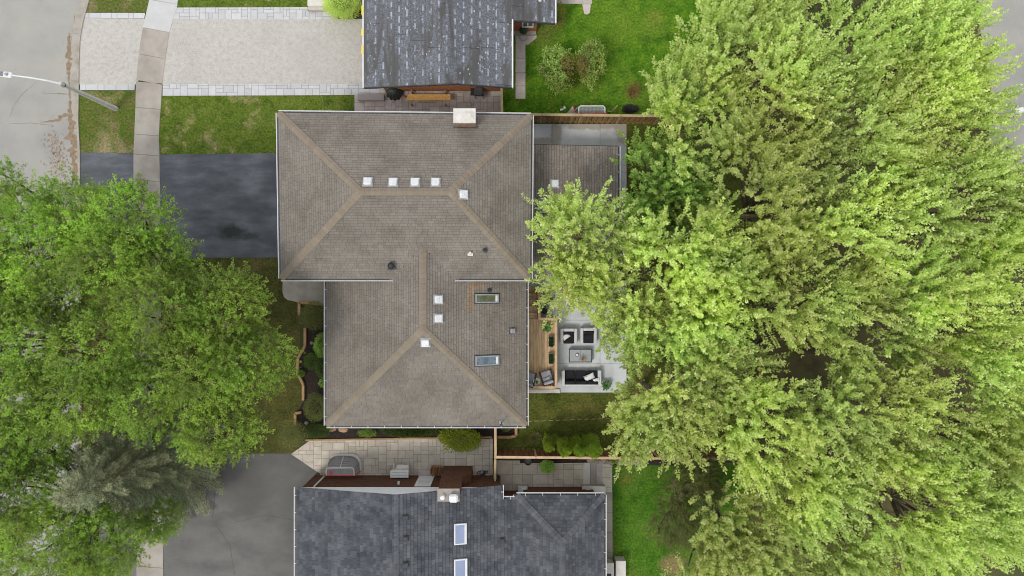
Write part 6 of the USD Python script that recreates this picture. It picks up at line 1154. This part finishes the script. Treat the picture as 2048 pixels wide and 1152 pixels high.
PT('pale tree in the lower middle of the tree belt', (1600, 790), [(1720, 850, 9.6, 2.8, 2.7, 2.5)], 117)
PT('lime tree in the lower right, second from the right edge', (1740, 800), [(1890, 830, 10, 2.9, 2.7, 2.6), (2010, 900, 9.8, 2.2, 2.4, 2.4, .7)], 118, lf_lime)
PT('pale tree at the bottom edge beside the bright lawn', (1420, 1010), [(1480, 1090, 7.8, 2.7, 2.3, 2.2), (1400, 1130, 7.0, 1.2, 1.4, 1.6, .35), (1600, 1130, 8, 2.0, 1.6, 2.0, .6)], 119)
lt2 = PT('pale tree with a bare leaning trunk near the bottom edge', (1640, 880), [(1640, 985, 8.8, 2.3, 2.0, 2.2), (1690, 1130, 8.6, 2.0, 1.6, 2.0, .6)], 120)
PT('lime tree in the bottom right corner', (1720, 960), [(1840, 1010, 9.8, 2.7, 2.6, 2.5), (1970, 1060, 10, 2.7, 2.6, 2.5, .9), (1900, 1150, 9.5, 2.2, 1.8, 2.2, .5), (2050, 1000, 9.5, 1.8, 2.4, 2.4, .5)], 121, lf_lime)
obj('limb', MB().tube(bez(G(1468, 748, 0), G(1490, 712, 2.2), G(1514, 676, 5.0), 9), np.linspace(0.2, 0.12, 9), 10), m_trunk, lt1)
obj('limb', MB().tube(bez(G(1698, 930, 0), G(1728, 1010, 2.5), G(1772, 1095, 5.5), 9), np.linspace(0.2, 0.11, 9), 10), m_trunk, lt2)
tree('tree', 'dull olive bushy tree at the edge of the bright lower lawn', (1355, 990), [(1375, 985, 3.6, 1.9, 2.1, 1.8), (1350, 1040, 3.0, 1.5, 1.4, 1.4, .7), (1400, 950, 3.6, 1.2, 1.2, 1.3, .5)], lf_dull, 130, shoots=520, slen=(0.3, 0.8), L=0.08, W=0.045, trunk_r=0.1, step=0.03)
tree('tree', 'dark green undergrowth tree in the gap near the top edge', (1560, 60), [(1650, 40, 4.5, 2.2, 1.8, 1.8), (1600, 120, 4.2, 1.6, 1.4, 1.5, .6)], lf_deep, 131, shoots=420, slen=(0.3, 0.8), L=0.09, W=0.05, trunk_r=0.1, step=0.035)
for i, (u, v, q) in enumerate([(1520, 990, 'near the bottom edge beside the leaning trunk'), (1660, 1000, 'right of the leaning trunk'), (1610, 560, 'deep in the middle of the tree belt'), (1700, 330, 'in the upper middle of the tree belt')]):
    tree('undergrowth', 'shaded low green bush under the tall trees, ' + q, (u - 30, v - 10), [(u, v, 2.6, 2.0, 1.9, 1.6)], lf_mid, 140 + i, shoots=330, slen=(0.3, 0.8), L=0.09, W=0.055, trunk_r=0.07, step=0.04)

# left trees: rounder, greener crowns with finer leaves
GK = dict(shoots=900, slen=(0.25, 0.8), L=0.09, W=0.065, up=0.6, outw=0.75, jit=0.45, step=0.03, inner=0.5, gap=0.05, draw=0.15)
tree('green_tree', 'fresh green tree covering the street at the left edge', (200, 470), [(70, 478, 7.4, 2.6, 2.6, 2.2), (150, 432, 7.2, 2.0, 1.6, 1.9, .7), (50, 560, 7.0, 2.0, 1.9, 1.9, .7), (14, 362, 7.0, 0.6, 0.9, 1.0, .15), (-10, 480, 7.0, 2.0, 2.4, 2.0, .8)], lf_green, 201, **GK)
tree('green_tree', 'fresh green tree overhanging the dark driveway and the pavement', (300, 490), [(262, 448, 7.2, 2.1, 2.1, 2.0), (215, 520, 7.4, 2.0, 1.9, 1.9, .8), (330, 530, 6.6, 1.5, 1.7, 1.6, .6)], lf_green, 202, **GK)
tree('green_tree', 'fresh green tree in front of the front garden of the brown house', (450, 670), [(330, 620, 7.6, 2.4, 2.0, 2.0), (450, 620, 7.0, 2.2, 2.0, 1.9), (505, 720, 6.6, 2.1, 1.9, 1.8, .9), (410, 740, 7.4, 2.4, 2.0, 2.0), (440, 860, 6.8, 2.0, 1.5, 1.7, .7)], lf_green, 203, **GK)
tree('green_tree', 'fresh green tree left of centre above the grey spruce', (300, 740), [(300, 790, 7.2, 1.7, 2.0, 1.9, .7), (200, 700, 7.6, 2.2, 2.2, 2.0), (150, 800, 7.4, 2.1, 1.9, 1.9)], lf_green, 204, **GK)
tree('green_tree', 'fresh green tree at the left edge halfway down', (170, 680), [(70, 680, 7.6, 2.4, 2.3, 2.1), (40, 810, 7.6, 2.2, 2.3, 2.0), (120, 600, 7.2, 1.7, 1.5, 1.6, .6), (-20, 740, 7.2, 2.0, 2.6, 2.0, .9), (0, 620, 7, 1.6, 1.6, 1.6, .6)], lf_green, 205, **GK)
tree('green_tree', 'fresh green tree in the bottom left corner', (215, 1010), [(110, 1090, 7.4, 2.6, 2.3, 2.1), (210, 1090, 6.6, 1.9, 1.9, 1.8), (40, 990, 7.4, 2.2, 2.2, 2.0), (10, 900, 7.4, 1.8, 2.0, 1.8, .9), (95, 885, 6.6, 1.5, 1.2, 1.4, .5), (-20, 1060, 7, 1.8, 2.4, 2, .8), (318, 1035, 3.6, 1.2, 1.0, 1.1, .4)], lf_green, 206, **GK)

# grey spruce leaning out of the picture by perspective: a cone of drooping boughs
def spruce(label, base, h, rad, seed):
    r = np.random.default_rng(seed); b = G(*base, 0); t = thing('spruce_tree', label, 'tree', b); obj('trunk', MB().tube([b - (0, 0, 0.1), b + (0, 0, h * 0.5), b + (0, 0, h)], [0.2, 0.12, 0.02], 10), m_trunk, t)
    A, B, LP, LD = [], [], [], []
    z = 0.5
    while z < h - 0.2:
        rr = rad * (1 - z / h) ** 0.8; n = max(5, int(7 + 3.2 * rr)); a0 = r.random() * 6.28
        for i in range(n):
            a_ = a0 + 2 * np.pi * i / n + r.normal(0, 0.12); L_ = rr * r.uniform(0.72, 1.12); d = np.array([math.cos(a_), math.sin(a_), 0]); zz = b[2] + z + r.normal(0, 0.08); s = np.array([-d[1], d[0], 0])
            k = max(4, int(L_ / 0.07)); tt = np.linspace(0.12, 1, k); sag = lambda q: -0.3 * L_ * q + 0.3 * L_ * q ** 2.4
            P = b[:2].tolist(); C_ = np.stack([b[0] + d[0] * L_ * tt, b[1] + d[1] * L_ * tt, zz + sag(tt)], 1); A.append(C_[:-1]); B.append(C_[1:])
            for sd in (-1, 1):
                wl = 0.17 * L_ * (1 - tt) ** 0.6 * (0.35 + 0.65 * tt) + 0.12; m = 11
                for q in range(m):
                    f_ = r.random(k); pos = C_ + (s * sd * 0.8 + d * 0.55) * (wl * f_)[:, None] + np.array([0, 0, -0.1]) * (wl * f_)[:, None] + r.normal(0, 0.035, (k, 3)); LP.append(pos); LD.append(unit(s * sd * r.uniform(0.2, 1, (k, 1)) + d * 0.7 + r.normal(0, 0.6, (k, 3)) + (0, 0, 0.3)))
        z += 0.5 + 0.16 * r.random()
    v, f = segs(np.vstack(A), np.vstack(B), 0.014, 0.012); obj('boughs', (v, f), m_trunk, t)
    v, f = leaves(np.vstack(LP), np.vstack(LD), 0.095, 0.032, r, fold=0.3); obj('crown', (v, f), lf_spruce, t, isl=4); tree.count += len(f) // 2
spruce('grey green spruce overhanging the lower grey driveway', (338, 898), 9.8, 4.5, 301)

# shrubs
def shrub(name, label, u, v, z, rx, ry, rz_, m, seed, n=2600, L=0.06, W=0.04, cat='shrub', upw=0.6, shell=0.62, group=None, stem=True, zb=0.0, lump=0.5, sq=1.0):
    r = np.random.default_rng(seed); c = G(u, v, z); b = np.array([c[0], c[1], zb]); t = thing(name, label, cat, b, group)
    d = unit(r.normal(0, 1, (n, 3))); d[:, 2] = np.sign(d[:, 2]) * np.abs(d[:, 2]) ** sq; k = 0.78 + lump * (meshkit.fbm(d * 2.6 + seed, 3) - 0.4); rad = (r.uniform(shell ** 2, 1, n) ** 0.5) * k; P = c + d * np.array([rx, ry, rz_]) * rad[:, None]; ok = P[:, 2] > zb + 0.03; P, d = P[ok], d[ok]
    v_, f = leaves(P, unit(d * 0.7 + np.array([0, 0, upw]) + r.normal(0, 0.45, d.shape)), L, W, r); obj('foliage', (v_, f), m, t, isl=4)
    if stem:
        q = P[r.choice(len(P), min(26, len(P)), replace=False)]; mid_ = (q + b) / 2 + (0, 0, 0.05); A = np.repeat(b[None], len(q), 0); v2, f2 = segs(np.vstack([A, mid_]), np.vstack([mid_, q]), 0.014, 0.006); obj('stems', (v2, f2), m_twig, t)
    return t
EV = 'round evergreens along the stained fence'
for i, (u, v, z, rx, ry, rz_, q) in enumerate([(1097, 886, 1.5, 0.33, 0.36, 1.25, 'leftmost and smallest of the round evergreens by the stained fence'), (1128, 893, 1.8, 0.38, 0.4, 1.55, 'second round evergreen from the left, its top over the stained fence'), (1155, 892, 1.8, 0.36, 0.4, 1.55, 'third round evergreen from the left, slim and tall'), (1183, 890, 1.8, 0.52, 0.5, 1.55, 'rightmost and largest of the round evergreens by the stained fence')]):
    shrub('evergreen_bush', q, u, v, z, rx * 1.05, ry * 1.1, rz_ * 1.2, lf_cedar, 400 + i, n=6500 if i else 4000, L=0.085, W=0.04, shell=0.6, upw=0.9, lump=0.75, sq=0.6)
shrub('shrub', 'small bright leafy plant between the two leftmost round evergreens', 1109, 878, 0.4, 0.26, 0.34, 0.5, lf_mid, 410, n=900)
shrub('shrub', 'twiggy half bare shrub left of the round evergreens', 1070, 876, 0.5, 0.5, 0.45, 0.55, lf_dull, 411, n=700, L=0.045)
shrub('shrub', 'bright green shrub on the tan terrace below the stained fence', 1094, 933, 0.55, 0.5, 0.42, 0.55, lf_mid, 412, n=1800, L=0.075)
shrub('shrub', 'round lime shrub at the top edge beside the felt roofed house', 683, 5, 0.8, 1.3, 1.1, 0.95, lf_lime, 413, n=9000, L=0.09, W=0.035, upw=0.3)
shrub('shrub', 'lime shrub spilling over the flagstone side yard under the brown house eave', 922, 877, 0.7, 1.35, 0.78, 0.8, leaf_mat('lime_shrub_look', [(0.12, 0.17, 0.016), (0.2, 0.26, 0.025), (0.28, 0.33, 0.045)], 0.4, (0.4, 0.5, 0.04)), 414, n=5200, L=0.095, W=0.06, lump=1.0)
shrub('shrub', 'dark shrub right of the narrow stained fence under the house corner', 1012, 853, 0.5, 0.4, 0.35, 0.5, lf_dull, 415, n=900, L=0.05)
shrub('shrub', 'feathery olive shrub beside the front landing of the brown house', 626, 632, 1.4, 0.95, 1.0, 1.2, lf_dull, 416, n=5200, L=0.07, W=0.026, shell=0.2)
shrub('shrub', 'glossy green shrub against the front wall in the upper mulch bed', 644, 690, 0.8, 0.5, 0.85, 0.7, lf_mid, 417, n=3000, L=0.07)
shrub('shrub', 'loose green plant in the middle of the front mulch bed', 624, 722, 0.5, 0.55, 0.6, 0.4, lf_deep, 418, n=1300, L=0.075)
shrub('shrub', 'dark loose shrub against the front wall in the middle of the bed', 643, 735, 0.7, 0.4, 0.7, 0.6, lf_deep, 419, n=1700, L=0.07)
shrub('shrub', 'tiny lime plant at the bend of the zigzag timber edging', 602, 747, 0.25, 0.28, 0.22, 0.22, lf_green, 420, n=500, L=0.06)
shrub('shrub', 'small green plant against the front wall in the lower bed', 647, 765, 0.5, 0.3, 0.35, 0.4, lf_mid, 421, n=900)
shrub('shrub', 'wide olive shrub at the lower corner of the front bed', 630, 815, 0.9, 0.75, 1.0, 0.8, lf_dull, 422, n=4200, L=0.06, W=0.03)
shrub('shrub', 'low green shrub at the front corner of the brown house', 632, 862, 0.6, 1.0, 0.5, 0.5, lf_deep, 423, n=3000, L=0.06)
shrub('shrub', 'sparse olive shrub spreading over the lawn edge near the lower driveway', 585, 868, 1.3, 1.1, 0.95, 1.0, lf_dull, 424, n=3600, L=0.06, W=0.03, shell=0.2)
shrub('ground_cover', 'low dark green ground cover along the lower house wall', 820, 862, 0.2, 2.2, 0.42, 0.3, lf_deep, 425, n=5200, L=0.07, W=0.05, cat='ground cover', stem=False, shell=0.2)
shrub('ground_cover', 'small ground cover patch left of the long ground cover', 735, 866, 0.18, 0.7, 0.3, 0.22, lf_mid, 426, n=1100, L=0.06, cat='ground cover', stem=False, shell=0.2)
shrub('ground_cover', 'green tuft between the pale garden rocks', 1229, 922, 0.2, 0.3, 0.16, 0.22, lf_mid, 427, n=500, L=0.06, cat='ground cover', stem=False)
shrub('shrub', 'reddish young shrub under the pale trees near the weathered fence', 1266, 182, 1.0, 0.55, 0.7, 0.9, lf_red, 428, n=420, L=0.085, W=0.05, shell=0.1)
shrub('shrub', 'leafy shrub beside the right edge of the felt roofed house', 1117, 30, 0.8, 0.5, 1.0, 0.7, lf_bronze, 429, n=900, L=0.08)
shrub('grass_tuft', 'feathery pale grass tuft below the deck ledge', 1102, 800, 0.25, 0.42, 0.3, 0.3, leaf_mat('pale_tuft_look', [(0.12, 0.15, 0.03), (0.18, 0.21, 0.05)], 0.3, (0.22, 0.28, 0.05)), 430, n=420, L=0.2, W=0.015, cat='grass tuft', stem=False)

# forked small tree on the bright lawn
def forked():
    r = np.random.default_rng(55); b = G(1147, 137, 0); t = thing('small_tree', 'small round tree with two open halves on the bright back lawn', 'tree', b); obj('trunk', MB().tube([b - (0, 0, 0.1), b + (0, 0, 0.4), b + (0.02, 0.02, 0.8)], [0.09, 0.08, 0.07], 8), m_trunk, t)
    halves = [(1117, 137, 1.7, 0.95, 1.25, 0.9), (1181, 125, 1.7, 0.85, 1.3, 0.9)]; A, B = [], []; PP, DD = [], []
    for u, v, z, rx, ry, rz_ in halves:
        c = G(u, v, z); d = unit(r.normal(0, 1, (420, 3))); k = 0.7 + 0.6 * meshkit.noise(d * 2 + u, 3); Q = c + d * np.array([rx, ry, rz_]) * (r.uniform(0.1, 1, 420) ** (1 / 2.2) * k)[:, None]; Q[:, 2] = np.maximum(Q[:, 2], 0.7)
        for i in range(12):
            e = Q[i * 30]; p = bez(b + (0, 0, 0.75), (b + e) / 2 + (0, 0, 0.25), e, 7); obj('limb', MB().tube(p, np.linspace(0.03, 0.008, 7), 6), m_twig, t); A.append(np.repeat(p[4][None], 30, 0)); B.append(Q[i * 30:(i + 1) * 30])
        m = 17; idx = np.repeat(np.arange(len(Q)), m); PP.append(Q[idx] + r.normal(0, 0.06, (len(idx), 3))); DD.append(unit(r.normal(0, 1, (len(idx), 3)) + (0, 0, 0.4)))
    v, f = segs(np.vstack(A), np.vstack(B), 0.008, 0.004); obj('twigs', (v, f), m_twig, t, kind='stuff'); v, f = leaves(np.vstack(PP), np.vstack(DD), 0.085, 0.05, r); obj('crown', (v, f), lf_bronze, t, isl=4)
    n = len(PP[0]); P2, D2 = np.vstack(PP), np.vstack(DD); c0 = G(1147, 137, 1.7); far = np.linalg.norm((P2 - c0)[:, :2], axis=1) > 0.8; far &= r.random(len(P2)) < 0.8; v, f = leaves(P2[far] + (0, 0, 0.06), D2[far], 0.1, 0.065, r); obj('outer_leaves', (v, f), lf_mid, t, isl=4)
forked()

# potted plants
def pot_plant(label, u, v, z, pr, ph, mp, m, seed, n=18, L=0.3, W=0.09, spread=0.5, cat='potted plant', square=None, blades=True, tall=0.2):
    r = np.random.default_rng(seed); c = G(u, v, z + ph); t = thing('potted_plant', label, cat, (c[0], c[1], z))
    if square:
        w, h = square; k = 0.03
        pot = MB().span((c[0] - w / 2, c[1] - h / 2, z + 0.004), (c[0] - w / 2 + k, c[1] + h / 2, z + ph)).span((c[0] + w / 2 - k, c[1] - h / 2, z + 0.004), (c[0] + w / 2, c[1] + h / 2, z + ph)).span((c[0] - w / 2 + k, c[1] - h / 2, z + 0.006), (c[0] + w / 2 - k, c[1] - h / 2 + k, z + ph - 0.002)).span((c[0] - w / 2 + k, c[1] + h / 2 - k, z + 0.006), (c[0] + w / 2 - k, c[1] + h / 2, z + ph - 0.002))
        obj('pot', pot, mp, t); obj('soil', MB().span((c[0] - w / 2 + k, c[1] - h / 2 + k, z + 0.02), (c[0] + w / 2 - k, c[1] + h / 2 - k, z + ph - 0.05)), m_mulch, t)
        P = np.stack([c[0] + r.uniform(-w * 0.36, w * 0.36, n), c[1] + r.uniform(-h * 0.42, h * 0.42, n), z + ph + r.uniform(-0.03, 0.14, n)], 1); v_, f = leaves(P, unit(r.normal(0, 0.6, (n, 3)) + (0, 0, 0.6)), L, W, r); obj('foliage', (v_, f), m, t, isl=4); return t
    if pr: obj('pot', MB().lathe((c[0], c[1], z), [(0.001, 0.004), (pr * 0.75, 0.004), (pr, ph), (pr * 0.86, ph), (pr * 0.8, ph * 0.8), (0.001, ph * 0.8)], 20), mp, t)
    mb = MB()
    for i in range(n):
        a_ = 2.4 * i + r.normal(0, 0.2); d = np.array([math.cos(a_), math.sin(a_), 0]); s = np.array([-d[1], d[0], 0]); h0 = np.array([c[0], c[1], z + ph * 0.8]); l = L * r.uniform(0.7, 1.2); up_ = r.uniform(0.5, 1.3) * tall; tt = np.linspace(0, 1, 7)
        cen = h0 + d * (l * tt)[:, None] * spread * 2 + np.array([0, 0, 1]) * (up_ * (1.9 * tt - 1.6 * tt ** 2))[:, None]; ww = W * np.sin(np.pi * np.clip(tt, 0.03, 0.985)) ** 0.7 / 2
        V = np.vstack([cen + s * ww[:, None] + (0, 0, 0.012), cen, cen - s * ww[:, None] + (0, 0, 0.012)]); F = [[q * 7 + j, q * 7 + j + 1, (q + 1) * 7 + j + 1, (q + 1) * 7 + j] for q in (0, 1) for j in range(6)]; mb.add(V, F)
    obj('leaf_blades', mb, m, t, isl=21); return t
lf_pot = leaf_mat('pot_leaf_look', [(0.03, 0.10, 0.02), (0.05, 0.14, 0.03), (0.07, 0.17, 0.035)], 0.25, (0.1, 0.25, 0.04))
lf_palm = leaf_mat('palm_leaf_look', [(0.02, 0.06, 0.02), (0.03, 0.08, 0.026)], 0.2, (0.05, 0.14, 0.03))
pot_plant('broad leaved plant at the upper end of the wooden deck', 1093, 654, zd, 0.14, 0.28, m_wicker, lf_pot, 501, 11, 0.34, 0.2, 0.45, tall=0.16)
pot_plant('upper one of the two white trough planters on the deck', 1102, 683, zd, 0, 0.26, m_offwhite, lf_palm, 502, 420, 0.11, 0.035, square=(0.29, 0.64)); pot_plant('lower one of the two white trough planters on the deck', 1102, 717.5, zd, 0, 0.26, m_offwhite, lf_palm, 503, 420, 0.11, 0.035, square=(0.29, 0.64))
pot_plant('dark palm in a black pot beside the deck steps', 1092, 598, 0.04, 0.2, 0.35, m_black, lf_palm, 504, 22, 0.62, 0.07, 0.5, tall=0.5)
c = G(1088.5, 622, 0.4); pt = thing('round_pot', 'large empty black ring shaped pot at the corner of the deck railing', 'pot', (c[0], c[1], PZ)); obj('pot_body', MB().lathe((c[0], c[1], PZ), [(0.001, 0.0), (0.14, 0.0), (0.2, 0.34), (0.215, 0.36), (0.17, 0.36), (0.15, 0.22), (0.001, 0.2)], 24), m_black, pt); obj('rim_glint', MB().lathe((c[0], c[1], 0.397), [(0.18, 0.0), (0.18, 0.006), (0.2, 0.006), (0.2, 0.0)], 24), m_grey_metal, pt)
c = G(1094, 634, 0.25); pt = thing('small_pot', 'small grey pot right below the black ring shaped pot', 'pot', (c[0], c[1], PZ)); obj('pot_body', MB().lathe((c[0], c[1], PZ), [(0.001, 0.0), (0.06, 0.0), (0.085, 0.2), (0.065, 0.2), (0.05, 0.12), (0.001, 0.12)], 16), m_grey_metal, pt)
pot_plant('tiny green plant on the round side table between the deck chairs', 1073.5, 764, zd + 0.49, 0.07, 0.12, m_offwhite, lf_pot, 505, 9, 0.1, 0.05, 0.5, tall=0.08)
pot_plant('dry tan plant in a small dark pot on the low glass table', 1166, 717, 0.395, 0.06, 0.1, m_dark_metal, leaf_mat('dry_tan_look', [lin(176, 150, 112), lin(206, 184, 146)], 0.2, (0.4, 0.32, 0.2)), 506, 22, 0.22, 0.02, 0.55, tall=0.1)
pot_plant('black pot with a bright leafy plant at the right end of the sofa', 1213, 771, 0.04, 0.17, 0.32, m_black, lf_pot, 507, 16, 0.32, 0.13, 0.5, tall=0.25)
# curved brick edging among the trees
t = thing('brick_edging', 'curved reddish brick edging in the dark gap between the pale trees', 'edging', G(1530, 700)); m_rb = mat('red_brick_piece_look', [lin(150, 92, 66), lin(176, 116, 86)], scale=4, fine=0.2, var=0.15)
cv = LineString([G(*p)[:2] for p in ((1551, 681), (1536, 679), (1525, 686), (1521, 700), (1522, 715), (1519, 735), (1519, 760))])
nb = int(cv.length / 0.2)
for i in range(nb):
    p, q = [np.array(cv.interpolate(s).coords[0]) for s in (i * 0.2 + 0.005, i * 0.2 + 0.19)]; obj('brick', MB().beam((*p, 0.05), (*q, 0.05), 0.12, 0.1), m_rb, t)
# fallen yellow leaves on the patio roof
r_ = np.random.default_rng(9); P = np.stack([r_.uniform(pxW + 1.2, pxE - 0.1, 60), r_.uniform(pyS + 2, pyN - 0.1, 60)], 1); v, f = leaves(np.c_[P, [fP(*p) + 0.045 for p in P]], unit(np.c_[r_.normal(0, 1, (60, 2)), np.zeros(60)]), 0.08, 0.06, r_, fold=0.05)
solo('fallen_leaves', (v, f), leaf_mat('yellow_leaf_look', [(0.4, 0.3, 0.06), (0.45, 0.38, 0.15)], 0.1, (0.3, 0.25, 0.05)), 'scattered yellow fallen leaves on the low patio roof', 'fallen leaves', kind='stuff')
print('leaves', tree.count)
